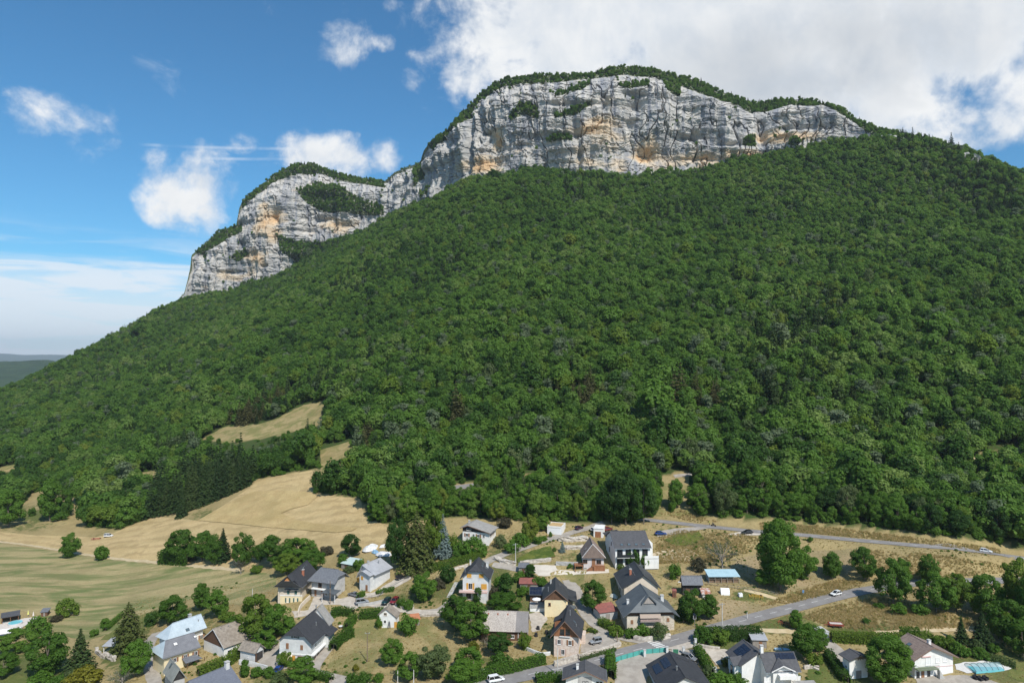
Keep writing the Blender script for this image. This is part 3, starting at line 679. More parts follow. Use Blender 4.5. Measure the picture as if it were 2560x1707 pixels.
# ================================================================== vegetation
def leaf_mat(name, cols, transl=.48, big=.006):
    """cols: three greens; each tree takes its own mix of them"""
    m = bpy.data.materials.new(name); m.use_nodes = True; T = NT(m.node_tree); T.n.clear()
    oi = T.add('ShaderNodeObjectInfo')
    g = T.noise(oi.outputs['Location'], big, 3, .6)
    r = T.math('ADD', T.math('MULTIPLY', oi.outputs['Random'], .72), T.math('MULTIPLY', T.math('SUBTRACT', g, .5), 1.7)); r = T.math('ADD', r, .14)
    c = T.mix(T.rng(r, .05, .55), cols[0], cols[1]); c = T.mix(T.rng(r, .62, 1.0), c, cols[2])
    oc = T.add('ShaderNodeTexCoord').outputs['Object']
    c = T.mix(T.rng(T.noise(oc, .8, 3, .6), .35, .7, 0, .3), c, tuple(x*.7 for x in cols[1]))
    d = T.add('ShaderNodeBsdfDiffuse'); T.put(d.inputs[0], c)
    t = T.add('ShaderNodeBsdfTranslucent'); T.put(t.inputs[0], T.mix(.5, c, (cols[2][0]*.95, cols[2][1]*1.15, cols[2][2]*.6)))
    gl = T.add('ShaderNodeBsdfGlossy'); gl.inputs['Roughness'].default_value = .55; gl.inputs[0].default_value = (.8, .85, .8, 1)
    mx = T.add('ShaderNodeMixShader'); mx.inputs[0].default_value = transl; T.l.new(d.outputs[0], mx.inputs[1]); T.l.new(t.outputs[0], mx.inputs[2])
    m3 = T.add('ShaderNodeMixShader'); m3.inputs[0].default_value = .012; T.l.new(mx.outputs[0], m3.inputs[1]); T.l.new(gl.outputs[0], m3.inputs[2])
    o = T.add('ShaderNodeOutputMaterial'); T.l.new(m3.outputs[0], o.inputs[0]); return m
L_BROAD = leaf_mat('leaves_broad', ((.066, .142, .017), (.112, .22, .026), (.17, .275, .042)))
L_FOREST = leaf_mat('leaves_forest', ((.054, .122, .018), (.122, .230, .032), (.230, .315, .080)), big=.007)
L_LIGHT = leaf_mat('leaves_light', ((.11, .19, .022), (.145, .225, .026), (.21, .26, .035)))
L_YEL = leaf_mat('leaves_yellow', ((.16, .17, .02), (.22, .21, .022), (.30, .26, .03)))
L_GREY = leaf_mat('leaves_grey', ((.105, .155, .05), (.135, .18, .065), (.165, .205, .08)))
L_PURP = leaf_mat('leaves_purple', ((.085, .082, .045), (.105, .095, .055), (.12, .105, .06)))
L_DARK = leaf_mat('leaves_dark', ((.034, .086, .014), (.054, .122, .018), (.078, .155, .024)))
L_CON = leaf_mat('needles', ((.028, .058, .018), (.044, .080, .022), (.070, .105, .030)), .25)
L_FIR = leaf_mat('needles_light', ((.075, .105, .035), (.095, .125, .04), (.12, .14, .045)), .15)
L_BLUE = leaf_mat('needles_blue', ((.16, .215, .20), (.20, .26, .245), (.25, .31, .29)), .12)
L_PINE = leaf_mat('needles_brown', ((.075, .078, .028), (.095, .095, .034), (.115, .11, .04)), .25)
M_BARK = mat('bark', (.13, .105, .08), .95, (.20, .17, .135), 3.0, bump=.03)
M_BARKG = mat('bark_grey', (.26, .24, .21), .95, (.34, .31, .28), 3.0, bump=.03)

def leaf_quads(P, N, size, r, asp=.75):
    """one four-sided leaf clump at each point, facing N"""
    n = len(P); N = N/np.linalg.norm(N, axis=1, keepdims=True)
    t = r.normal(size=(n, 3)); t -= N*(t*N).sum(1, keepdims=True); t /= np.linalg.norm(t, axis=1, keepdims=True); bt = np.cross(N, t)
    sz = size*r.uniform(.6, 1.35, (n, 1))
    V = np.stack([P+t*sz, P+bt*sz*asp+N*sz*.18, P-t*sz*.9, P-bt*sz*asp+N*sz*.18], 1).reshape(-1, 3)
    return V, np.arange(4*n).reshape(-1, 4)
def crown_points(r, n_cl, env, leaves, cr, jitter=.55, flat=.8):
    """clumps scattered through an envelope; leaves on the outer side of each clump"""
    C = []
    tries = 0
    while len(C) < n_cl and tries < 6000:
        tries += 1
        q = r.uniform(-1, 1, 3); d = np.linalg.norm(q)
        if d > 1 or d < (.66 if r.uniform() < .85 else .3): continue
        C.append(env(q))
    C = np.array(C); ctr = C.mean(0)
    rad = cr*r.uniform(.62, 1.3, len(C)); k = r.integers(0, len(C), leaves)
    u = r.normal(size=(leaves, 3)); u[:, 2] = u[:, 2]*.9+.25; u /= np.linalg.norm(u, axis=1, keepdims=True)
    P = C[k]+u*rad[k][:, None]*np.array([1, 1, flat])*r.uniform(.84, 1.08, (leaves, 1))*np.where(r.uniform(size=(leaves, 1)) < .06, 1.3, 1.0)
    N = u+jitter*r.normal(size=(leaves, 3))*.6+np.array([0, 0, .35])
    return P, N, C
def limb_mesh(h, r0, C, r, nl=6, base=.28, lean=.03):
    s = MB(); top = Vector((r.normal()*lean*h, r.normal()*lean*h, h*.78)); p = Vector((0, 0, -.6)); seg = 5; pts = []
    for i in range(seg+1):
        t = i/seg; q = Vector((top.x*t+math.sin(t*5)*lean*h*.4, top.y*t, -.6+(top.z+.6)*t)); pts.append(q)
    for i in range(seg): s.tube(pts[i], pts[i+1], r0*(1-.78*i/seg), r0*(1-.78*(i+1)/seg), 7, cap=False)
    idx = r.choice(len(C), min(nl, len(C)), replace=False)
    for k in idx:
        c = Vector(C[k]); f = min(.9, max(base, (c.z*.62)/(h*.78))); i = min(int(f*seg), seg-1); a = pts[i].lerp(pts[i+1], f*seg-i)
        mid = a.lerp(c, .5)+Vector((0, 0, -.05*h)); s.tube(a, mid, r0*.34, r0*.2, 5, cap=False); s.tube(mid, c, r0*.2, r0*.06, 5, cap=False)
    return s
PROTO = {}
def proto_broad(key, h, rx, leaves, size, n_cl, cr, seed, z0=.18, shape='round', mat_=None, bark=None, nl=7):
    r = np.random.default_rng(seed); zc = h*(1+z0)/2; rz = h*(1-z0)/2-cr*.5
    lump = r.uniform(.74, 1.2, 8)
    def env(q):
        a = math.atan2(q[1], q[0]); k = lump[int((a+math.pi)/(2*math.pi)*7.99)]
        z = q[2]; f = 1.0
        if shape == 'oval': f = 1-.28*max(z, 0)-.1*max(-z, 0)
        if shape == 'cone': f = .38+.62*(1-(z+1)/2)
        if shape == 'vase': f = .62+.38*min(1, (z+1))
        if shape == 'dome': f = 1.0 if z < 0 else math.sqrt(max(.05, 1-z*z*.6))
        return (q[0]*(rx-cr*.5)*k*f, q[1]*(rx-cr*.5)*k*f, zc+z*rz)
    P, N, C = crown_points(r, n_cl, env, leaves, cr)
    V, F = leaf_quads(P, N, size, r)
    crown = mesh_np('crown', V, F); crown.materials.append(mat_ or L_BROAD)
    trunk = limb_mesh(h, max(.10, h*.022), C, r, nl).mesh('trunk', bark or M_BARK, True)
    PROTO[key] = (crown, trunk, h, rx*2)
def proto_conifer(key, h, rad, tiers, per, leaves, size, seed, mat_, droop=.25, z0=.06, power=1.0):
    r = np.random.default_rng(seed); P = []; N = []; s = MB(); s.tube((0, 0, -.5), (0, 0, h*.97), h*.017, .03, 7)
    for t in range(tiers):
        f = t/(tiers-1); z = h*(z0+(1-z0-.03)*f**.95); L = rad*(1-f)**power*r.uniform(.86, 1.12)+.12*rad*(1-f)+.08
        k = max(4, int(per*(1-f*.6)))
        for i in range(k):
            a = 2*math.pi*(i+r.uniform(-.3, .3))/k+t*1.3; Lb = L*r.uniform(.72, 1.15)
            d = np.array([math.cos(a), math.sin(a), 0]); nL = max(3, int(leaves*(Lb/rad)))
            tt = r.uniform(.12, 1, nL)**.8
            side = np.array([-math.sin(a), math.cos(a), 0])
            w = (1-tt*.75)*Lb*.30
            pp = d*tt[:, None]*Lb+side*(r.uniform(-1, 1, nL)*w)[:, None]; pp[:, 2] += z-droop*Lb*tt**1.4+r.normal(size=nL)*.05*Lb+Lb*.05
            P.append(pp); nn = r.normal(size=(nL, 3))*.45+d*.5; nn[:, 2] += 1.0; N.append(nn)
            if i % 2 == 0: e = d*Lb*.85; s.tube((0, 0, z), (e[0], e[1], z-droop*Lb*.6), h*.004+.02, .015, 4, cap=False)
    P = np.vstack(P); N = np.vstack(N); V, F = leaf_quads(P, N, size, r, .5)
    crown = mesh_np('crown', V, F); crown.materials.append(mat_)
    PROTO[key] = (crown, s.mesh('trunk', M_BARK, True), h, rad*2)
def proto_bare(key, h, rad, seed, m, twigs=260, leaf=None):
    r = np.random.default_rng(seed); s = MB(); s.tube((0, 0, -.4), (0, 0, h*.35), h*.028, h*.02, 7, cap=False); L = []
    for k in range(twigs//12):
        a = r.uniform(0, 6.28); e = r.uniform(.35, 1.25); d = Vector((math.cos(a)*math.cos(e), math.sin(a)*math.cos(e), math.sin(e)))
        p0 = Vector((0, 0, h*r.uniform(.12, .35))); p1 = p0+d*h*r.uniform(.4, .6); s.tube(p0, p1, h*.009, h*.004, 4, cap=False)
        for j in range(11):
            q0 = p0.lerp(p1, r.uniform(.35, 1)); dd = (d+Vector(r.normal(size=3))*.55).normalized(); q1 = q0+dd*h*r.uniform(.1, .26)
            s.tube(q0, q1, h*.0035, h*.0012, 3, cap=False); L += [q0.lerp(q1, r.uniform(.4, 1.1)) for _ in range(7)]
    tr = s.mesh('trunk', m, True); P = np.array([list(q) for q in L]); N = r.normal(size=P.shape)+np.array([0, 0, .5])
    V, F = leaf_quads(P, N, .13, r); cr = mesh_np('crown', V, F); cr.materials.append(leaf or L_GREY)
    PROTO[key] = (cr, tr, h, rad*2)
# near kinds
for i, (shp, rx) in enumerate((('round', 4.2), ('oval', 3.7), ('dome', 4.6), ('vase', 4.2), ('oval', 3.3))):
    proto_broad(f'mid{i}', 10, rx, 9500, .205, 58, 1.0, 100+i, shape=shp, z0=.05)
for i, shp in enumerate(('oval', 'round')):
    proto_broad(f'big{i}', 20, 7.4, 26000, .28, 130, 1.6, 130+i, shape=shp, z0=.03, nl=12)
for i, (shp, rx) in enumerate((('dome', 2.0), ('round', 1.7), ('oval', 1.5))):
    proto_broad(f'bush{i}', 3.0, rx, 2000, .165, 32, .58, 150+i, z0=-.08, shape=shp, nl=5)
proto_broad('cypress', 8, 1.7, 2600, .24, 30, .8, 170, z0=.0, shape='cone', mat_=L_DARK)
proto_conifer('spruce', 15, 3.3, 26, 13, 26, .36, 180, L_CON, .32)
proto_conifer('spruce_b', 15, 2.9, 26, 13, 26, .36, 181, L_CON, .22)
proto_conifer('fir_light', 14, 3.6, 17, 9, 22, .36, 182, L_FIR, .1, power=.75)
proto_conifer('cedar', 15, 4.6, 20, 14, 34, .40, 183, leaf_mat('needles_cedar', ((.075, .10, .025), (.095, .12, .03), (.12, .14, .035)), .25), .18, power=.62)
proto_conifer('blue', 12, 2.5, 26, 14, 24, .27, 184, L_BLUE, .25)
proto_bare('bare', 8, 4.0, 190, M_BARKG)
proto_bare('dead', 6, 2.6, 191, M_BARKG, 150, L_PURP)
def recolor(key, src, m):
    c, t, h, w = PROTO[src]; c = c.copy(); c.materials.clear(); c.materials.append(m); PROTO[key] = (c, t, h, w)
for tag_, m in (('light', L_LIGHT), ('yellow', L_YEL), ('dark', L_DARK), ('grey', L_GREY), ('purple', L_PURP)):
    for k in ('mid0', 'mid1', 'mid2', 'mid3', 'big0', 'bush0', 'bush1', 'bush2'): recolor(f'{k}_{tag_}', k, m)

def plant(key, loc, sx, sz, name, label, cat='tree', group=None, rz=None):
    crown, trunk, h, w = PROTO[key]
    e = empty(name, loc, random.uniform(0, 6.28) if rz is None else rz, (sx, sx, sz))
    for nm, me in (('crown', crown), ('trunk', trunk)):
        o = link(bpy.data.objects.new(nm, me)); o.parent = e
    return tag(e, label, cat, group)
def plant_px(key, px, py, top, wpx, name, label, cat='tree', group=None):
    p = at(px, py); k = p.y/1707.0; c, t, h, w = PROTO[key]
    hm = (py-top)*k*1.06; sz = hm/h; sx = min(max(wpx*k/w*.90, sz*.45), sz*2.2)
    return plant(key, (p.x, p.y, p.z-.05), sx, sz, name, label, cat, group)

# ------------------------------------------------------------------ the forest
def scatter(name, P, scl, idx, protos, label_stuff=True):
    """trees too many to count, as instances on points"""
    colp = bpy.data.collections.new(name+'_kinds')
    for i, k in enumerate(protos):
        c, t, h, w = PROTO[k]
        o = bpy.data.objects.new(f'{i:02d}_{k}', c); colp.objects.link(o)
    me = bpy.data.meshes.new(name); me.vertices.add(len(P)); me.vertices.foreach_set('co', np.ascontiguousarray(P, np.float32).ravel())
    a = me.attributes.new('sc', 'FLOAT_VECTOR', 'POINT'); a.data.foreach_set('vector', np.ascontiguousarray(scl, np.float32).ravel())
    a = me.attributes.new('ro', 'FLOAT_VECTOR', 'POINT'); ro = np.zeros((len(P), 3), np.float32); ro[:, 2] = rng.uniform(0, 6.28, len(P)); a.data.foreach_set('vector', ro.ravel())
    a = me.attributes.new('ix', 'INT', 'POINT'); a.data.foreach_set('value', np.asarray(idx, np.int32))
    o = link(bpy.data.objects.new(name, me)); tag(o, kind='stuff')
    g = bpy.data.node_groups.new(name, 'GeometryNodeTree')
    g.interface.new_socket('Geometry', in_out='INPUT', socket_type='NodeSocketGeometry'); g.interface.new_socket('Geometry', in_out='OUTPUT', socket_type='NodeSocketGeometry')
    gi = g.nodes.new('NodeGroupInput'); go = g.nodes.new('NodeGroupOutput'); ip = g.nodes.new('GeometryNodeInstanceOnPoints')
    ci = g.nodes.new('GeometryNodeCollectionInfo'); ci.inputs['Collection'].default_value = colp; ci.inputs['Separate Children'].default_value = True; ci.inputs['Reset Children'].default_value = True
    def na(nm, t): n = g.nodes.new('GeometryNodeInputNamedAttribute'); n.data_type = t; n.inputs['Name'].default_value = nm; return n.outputs[0]
    g.links.new(gi.outputs[0], ip.inputs['Points']); g.links.new(ci.outputs[0], ip.inputs['Instance']); ip.inputs['Pick Instance'].default_value = True
    g.links.new(na('ix', 'INT'), ip.inputs['Instance Index']); g.links.new(na('sc', 'FLOAT_VECTOR'), ip.inputs['Scale'])
    e2r = g.nodes.new('FunctionNodeEulerToRotation'); g.links.new(na('ro', 'FLOAT_VECTOR'), e2r.inputs[0]); g.links.new(e2r.outputs[0], ip.inputs['Rotation'])
    g.links.new(ip.outputs[0], go.inputs[0])
    md = o.modifiers.new('scatter', 'NODES'); md.node_group = g
    return o
# kinds for the mass: fewer, larger leaf clumps
for i, (shp, rx, z0) in enumerate((('round', 4.3, .25), ('oval', 3.9, .2), ('dome', 4.8, .3), ('oval', 3.4, .15), ('round', 4.0, .2), ('vase', 4.4, .25))):
    proto_broad(f'f{i}', 10, rx, 1700, .45, 26, 1.6, 200+i, shape=shp, z0=z0, mat_=L_FOREST, nl=3)
proto_broad('f6', 10, 3.6, 1100, .42, 22, 1.4, 210, shape='oval', mat_=leaf_mat('leaves_pale', ((.12, .165, .085), (.16, .21, .11), (.20, .25, .14))), nl=3)
proto_broad('f7', 10, 3.4, 700, .36, 22, 1.3, 211, shape='vase', mat_=L_GREY, nl=3)
proto_broad('f8', 10, 4.2, 1600, .45, 26, 1.6, 214, shape='dome', mat_=L_LIGHT, nl=3)
proto_broad('f9', 10, 4.0, 1600, .45, 26, 1.6, 215, shape='round', mat_=L_DARK, nl=3)
proto_conifer('fc', 12, 2.7, 15, 9, 14, .52, 212, L_CON, .25)
proto_conifer('fp', 12, 2.9, 13, 9, 14, .55, 213, L_PINE, .12, power=.7)
KINDS = ['f0', 'f1', 'f2', 'f3', 'f4', 'f5', 'f6', 'f7', 'fc', 'fp', 'f8', 'f9']
def jgrid(x0, x1, y0, y1, st):
    gx, gy = np.meshgrid(np.arange(x0, x1, st), np.arange(y0, y1, st)); gx = gx+rng.uniform(-.46, .46, gx.shape)*st; gy = gy+rng.uniform(-.46, .46, gy.shape)*st
    return gx.ravel(), gy.ravel()
fx, fy = jgrid(-1350, 900, 250, 1420, 4.7)
ok = (np.abs(fx/fy) < 1.0); fx, fy = fx[ok], fy[ok]
fz = Hv(fx, fy); qx, qy = proj(fx, fy, fz)
ok = inpoly(qx, qy, FOREST)
for c in CLEAR: ok &= ~inpoly(qx, qy, c)
OPEN = [[(500,1097),(560,1066),(640,1060),(690,1046),(760,1010),(815,1004),(810,1085),(750,1120),(655,1155),(560,1165),(488,1150)],[(785,1122),(892,1094),(880,1180),(860,1225),(790,1225)],[(345,1180),(400,1176),(396,1225),(350,1225)],[(-20,1175),(42,1158),(48,1200),(-20,1215)],[(1120,1205),(1205,1200),(1205,1245),(1125,1250)],[(1300,1182),(1362,1176),(1362,1238),(1300,1238)],[(1640,1190),(1728,1176),(1738,1215),(1738,1290),(1646,1290)],[(2440,1132),(2570,1108),(2570,1165),(2450,1180)]]
for c in OPEN: ok &= ~inpoly(qx, qy, c)
# thin the rows where the wooded belt opens to the hairpin road
for (cx, cy, rx, ry) in ((1165, 1222, 70, 16), (1330, 1190, 40, 12)): ok &= ~((((qx-cx)/rx)**2+((qy-cy)/ry)**2) < 1)
dist = np.hypot(fx, fy)
ok &= (rng.uniform(size=len(fx)) < np.clip(.70+dist/1500, .8, 1))
fx, fy, fz, qx, qy = fx[ok], fy[ok], fz[ok], qx[ok], qy[ok]
n = len(fx); u = rng.uniform(size=n); idx = rng.integers(0, 6, n)
idx[u < .07] = 10; idx[(u > .07) & (u < .20)] = 11; idx[u > np.where(np.hypot(fx, fy) < 560, .86, .93)] = 6; idx[(u > .975) & (np.hypot(fx, fy) < 650)] = 7
cn = fbm(fx/90, fy/90, 91, 3); idx[(cn > .30) & (rng.uniform(size=n) < .35)] = 8
CONIF = [[(385,1300),(470,1282),(560,1245),(628,1222),(620,1170),(520,1170),(430,1195),(390,1230)], [(380,1150),(480,1120),(600,1105),(660,1120),(640,1150),(480,1160)], [(700,1120),(760,1090),(800,1100),(770,1130)]]
PINE = [[(1380,985),(1470,960),(1520,1010),(1480,1040),(1390,1030)], [(1640,1000),(1700,985),(1800,990),(1810,1045),(1700,1050),(1640,1040)], [(1120,1050),(1160,1040),(1165,1085),(1120,1080)], [(560,1060),(700,1000),(730,1010),(600,1080)], [(900,1090),(935,1085),(935,1130),(900,1140)]]
for pl in CONIF: idx[inpoly(qx, qy, pl) & (rng.uniform(size=n) < .85)] = 8
for pl in PINE: idx[inpoly(qx, qy, pl) & (rng.uniform(size=n) < .75)] = 9
szb = np.exp(rng.normal(0, .25, n))*(.88+.32*vn(fx/45, fy/45, 15))*np.clip(.97-np.hypot(fx, fy)/3200, .62, .9)
sz = szb.copy(); sz[(idx == 8) | (idx == 9)] *= 1.15
edge = np.argsort(np.hypot(fx, fy))
scl = np.stack([sz*rng.uniform(.85, 1.15, n), np.zeros(n), sz*rng.uniform(.92, 1.28, n)], 1); scl[:, 1] = scl[:, 0]
near = np.zeros(n, bool); near[edge[:235]] = True
NEAR = {0: 'mid0', 1: 'mid1', 2: 'mid2', 3: 'mid4', 4: 'mid0', 5: 'mid3', 6: 'mid1_grey', 7: 'mid3_grey', 8: 'spruce', 9: 'cedar', 10: 'mid2_light', 11: 'mid0_dark'}
WHERE = [((0, 330), 'above the grassy slope'), ((330, 640), 'beside the hay field'), ((640, 1000), 'at the top of the hay field'), ((1000, 1250), 'behind the chalet and blue spruce'),
         ((1250, 1480), 'behind the white garage'), ((1480, 1760), 'around the gap above the modern house'), ((1760, 2100), 'above the upper road behind the huge tree'), ((2100, 2400), 'above the straight of the upper road'), ((2400, 9999), 'above the guard rail')]
for k in np.where(near)[0]:
    wh = next((t for (a_, b_), t in WHERE if a_ <= qx[k] < b_), 'above the pool terrace and meadow')
    nm, lk = {8: ('spruce_tree', 'dark spruce'), 9: ('pine_tree', 'brownish pine'), 6: ('broadleaf_tree', 'pale grey-green tree'), 7: ('broadleaf_tree', 'pale grey-green tree'), 10: ('broadleaf_tree', 'bright yellow-green tree'), 11: ('broadleaf_tree', 'dark green tree')}.get(idx[k], ('broadleaf_tree', 'green broadleaf tree'))
    lb = f'{lk} at the forest edge {wh}'
    plant(NEAR[idx[k]], (fx[k], fy[k], fz[k]-.1), float(scl[k, 0]), float(scl[k, 2]*.98), nm, lb, 'tree', f'{lk}s {wh}')
far_ = ~near
scatter('forest', np.stack([fx, fy, fz-.3], 1)[far_], scl[far_], idx[far_], KINDS)
# understorey along the forest edge
ux, uy = jgrid(-700, 420, 250, 520, 3.4); uz = Hv(ux, uy); vx_, vy_ = proj(ux, uy, uz)
k1 = inpoly(vx_, vy_, FOREST)
for c in CLEAR: k1 &= ~inpoly(vx_, vy_, c)
ix2 = np.clip((ux/uy+UMAX)/(2*UMAX)*(NC-1), 0, NC-1).astype(int)
k1 &= ~inpoly(vx_, vy_-14, FOREST) | ~inpoly(vx_, vy_+14, FOREST) | (rng.uniform(size=len(ux)) < .12)
ux, uy, uz = ux[k1], uy[k1], uz[k1]; n2 = len(ux); s2 = rng.uniform(.6, 1.5, n2)
recolor('u0', 'bush0', L_FOREST); recolor('u1', 'bush1', L_BROAD)
scatter('undergrowth', np.stack([ux, uy, uz-.2], 1), np.stack([s2, s2, s2*rng.uniform(.7, 1.2, n2)], 1), rng.integers(0, 3, n2), ['u0', 'u1', 'bush2'])
# trees and scrub on the ledges and crest of the cliffs
prob = np.zeros_like(cPX)
for i, pl in enumerate(VEG): prob = np.maximum(prob, inpoly(cPX, cPY, pl)*1.0)
prob = np.maximum(prob, .02*(vn(S/40, Zc/25, 33) > .66)*(v < .9))
cell = (np.hypot(np.gradient(arc), 0)[None]+0*Zc)*(np.gradient(Zc, axis=0)*1.15)
kk = rng.uniform(size=prob.shape) < prob*cell*.12
cxs, cys, czs = Xc[kk], Yc[kk], Zc[kk]
capm = rng.uniform(size=Xk.shape) < .16*(cap < .7)
cxs = np.r_[cxs, Xk[capm]]; cys = np.r_[cys, Yk[capm]]; czs = np.r_[czs, Zk[capm]]
n3 = len(cxs); s3 = rng.uniform(.32, .66, n3); i3 = rng.integers(0, 5, n3); i3[rng.uniform(size=n3) < .25] = 8
scatter('cliff_trees', np.stack([cxs, cys, czs-.8], 1), np.stack([s3, s3, s3*rng.uniform(.8, 1.2, n3)], 1), i3, KINDS)
# trees on the ridge behind the right shoulder
print('forest', n, 'under', n2, 'cliff', n3)
# ================================================================== buildings
M_SLATE = mat('slate_roof', (.09, .094, .102), .6, (.12, .125, .133), 2.5, bump=.02, stripes=(2, .33, .35, .15))
M_GREYSLATE = mat('grey_slate_roof', (.125, .13, .145), .75, (.17, .178, .19), 2.2, 6, bump=.03, stripes=(2, .28, .3, .15))
M_BLACK = mat('black_sheet_roof', (.038, .041, .045), .55, (.055, .058, .062), .5, stripes=(1, .55, .5, .1))
M_BLACK2 = mat('black_tile_roof', (.038, .039, .043), .7, (.054, .055, .06), 1.6, stripes=(2, .3, .35, .2))
M_CHAR = mat('charcoal_tile_roof', (.075, .074, .078), .75, (.095, .094, .098), 1.5, stripes=(2, .3, .3, .18))
M_SEAM = mat('grey_seam_roof', (.088, .10, .108), .55, (.112, .125, .132), .4, stripes=(1, .5, .4, .1))
M_PALEMETAL = mat('pale_metal_roof', (.46, .53, .57), .45, (.40, .47, .51), .5, stripes=(1, .9, .22, .06), spec=.5)
M_LIGHTGREY = mat('light_sheet_roof', (.38, .385, .40), .55, (.33, .335, .35), .6, stripes=(1, 1.1, .3, .06))
M_BROWN = mat('brown_tile_roof', (.21, .155, .13), .85, (.27, .205, .17), 1.4, 6, bump=.03, stripes=(2, .3, .4, .2))
M_MOSSY = mat('mossy_cement_roof', (.29, .25, .205), .95, (.20, .165, .13), 1.1, 7, bump=.03)
M_LICHEN = mat('lichen_tile_roof', (.46, .41, .36), .95, (.26, .225, .20), 4.5, 6, bump=.04, bscale=8, lo=.46, hi=.58)
M_TIMBERROOF = mat('weathered_roof', (.30, .255, .205), .95, (.20, .17, .14), 1.3, 6, bump=.03, stripes=(0, .35, .3, .12))
M_RED = mat('red_sheet_roof', (.30, .105, .085), .7, (.22, .09, .075), 1.0, stripes=(1, .45, .35, .15))
M_RUST = mat('rusty_sheet_roof', (.33, .12, .06), .8, (.55, .50, .47), .8, 5, lo=.42, hi=.58)
M_FIBRE = mat('fibre_roof', (.33, .315, .29), .9, (.27, .255, .235), .9, 6, stripes=(1, .35, .25, .15))
M_BLUEROOF = mat('pale_blue_sheet', (.38, .54, .60), .5, (.33, .48, .54), .5, stripes=(0, .8, .25, .07))
M_WHITE = mat('white_render', (.80, .79, .76), .9, (.72, .71, .68), .6, 6)
M_OFFW = mat('grey_white_render', (.66, .66, .64), .9, (.56, .56, .545), .7, 6, bump=.01)
M_CREAM = mat('cream_render', (.78, .66, .42), .9, (.72, .60, .38), .6, 6)
M_BEIGE = mat('beige_render', (.66, .57, .46), .9, (.58, .50, .40), .8, 6)
M_PINKST = mat('pinkish_stone', (.70, .58, .50), .92, (.56, .45, .37), 1.6, 6, bump=.04)
M_STONE = mat('pale_stone', (.60, .53, .43), .95, (.44, .37, .29), 1.8, 6, bump=.06, bscale=3)
M_DRYST = mat('dry_stone', (.55, .50, .43), .95, (.36, .31, .26), 1.5, 6, bump=.12, bscale=2)
M_GREYR = mat('grey_render', (.46, .45, .43), .92, (.38, .37, .355), .8, 6)
M_WOOD = mat('dark_cladding', (.115, .062, .038), .8, (.16, .088, .052), 1.2, stripes=(0, .2, .5, .18), stretch=(4, 4, .5))
M_WOODR = mat('red_brown_cladding', (.25, .105, .05), .75, (.32, .15, .075), 1.2, stripes=(0, .22, .5, .18), stretch=(4, 4, .5))
M_WOODG = mat('grey_boards', (.24, .215, .19), .9, (.32, .29, .26), 1.4, stripes=(0, .22, .45, .18), stretch=(4, 4, .5))
M_BLKWOOD = mat('black_cladding', (.035, .033, .032), .8, (.055, .05, .048), 1.2, stripes=(0, .22, .5, .18))
M_ORANGE = mat('orange_shutter', (.62, .33, .06), .7, (.55, .28, .05), 3)
M_SHBR = mat('brown_shutter', (.23, .115, .06), .75, (.29, .15, .08), 3)
M_SHGR = mat('green_shutter', (.035, .10, .085), .7, (.05, .13, .11), 3)
M_SHGY = mat('grey_shutter', (.13, .145, .13), .75, (.17, .18, .165), 3)
M_SHPINK = mat('faded_shutter', (.52, .38, .32), .85, (.45, .32, .27), 3)
M_FRAME = mat('window_frame', (.72, .71, .69), .6)
M_DKFRAME = mat('dark_frame', (.06, .06, .065), .5)
M_FASCIA = mat('fascia_board', (.20, .13, .10), .8)
M_CONC = mat('concrete', (.50, .49, .46), .9, (.42, .41, .385), 1.5, bump=.01)
M_BRICK = mat('brick', (.42, .17, .10), .9, (.35, .13, .08), 5)
M_STEEL = mat('galvanised', (.48, .49, .50), .4, metal=.7)
M_PV = mat('solar_cell', (.012, .016, .028), .18, (.018, .024, .045), 2, spec=.6)
M_BLIND = mat('white_blind', (.80, .80, .79), .6, stripes=(2, .09, .3, .3))
M_POLE = mat('pole_wood', (.17, .12, .085), .9, (.25, .19, .14), 2)
M_POLEC = mat('pole_concrete', (.60, .58, .54), .9, (.52, .50, .47), 2)
def glass_mat(name, col, rough=.08):
    m = bpy.data.materials.new(name); m.use_nodes = True; b = m.node_tree.nodes['Principled BSDF']
    b.inputs['Base Color'].default_value = (*col, 1); b.inputs['Roughness'].default_value = rough; b.inputs['Specular IOR Level'].default_value = .8; return m
M_GLASS = glass_mat('window_glass', (.025, .03, .034)); M_SKYL = glass_mat('skylight_glass', (.10, .14, .16), .05); M_CARGL = glass_mat('car_glass', (.012, .014, .016), .05)

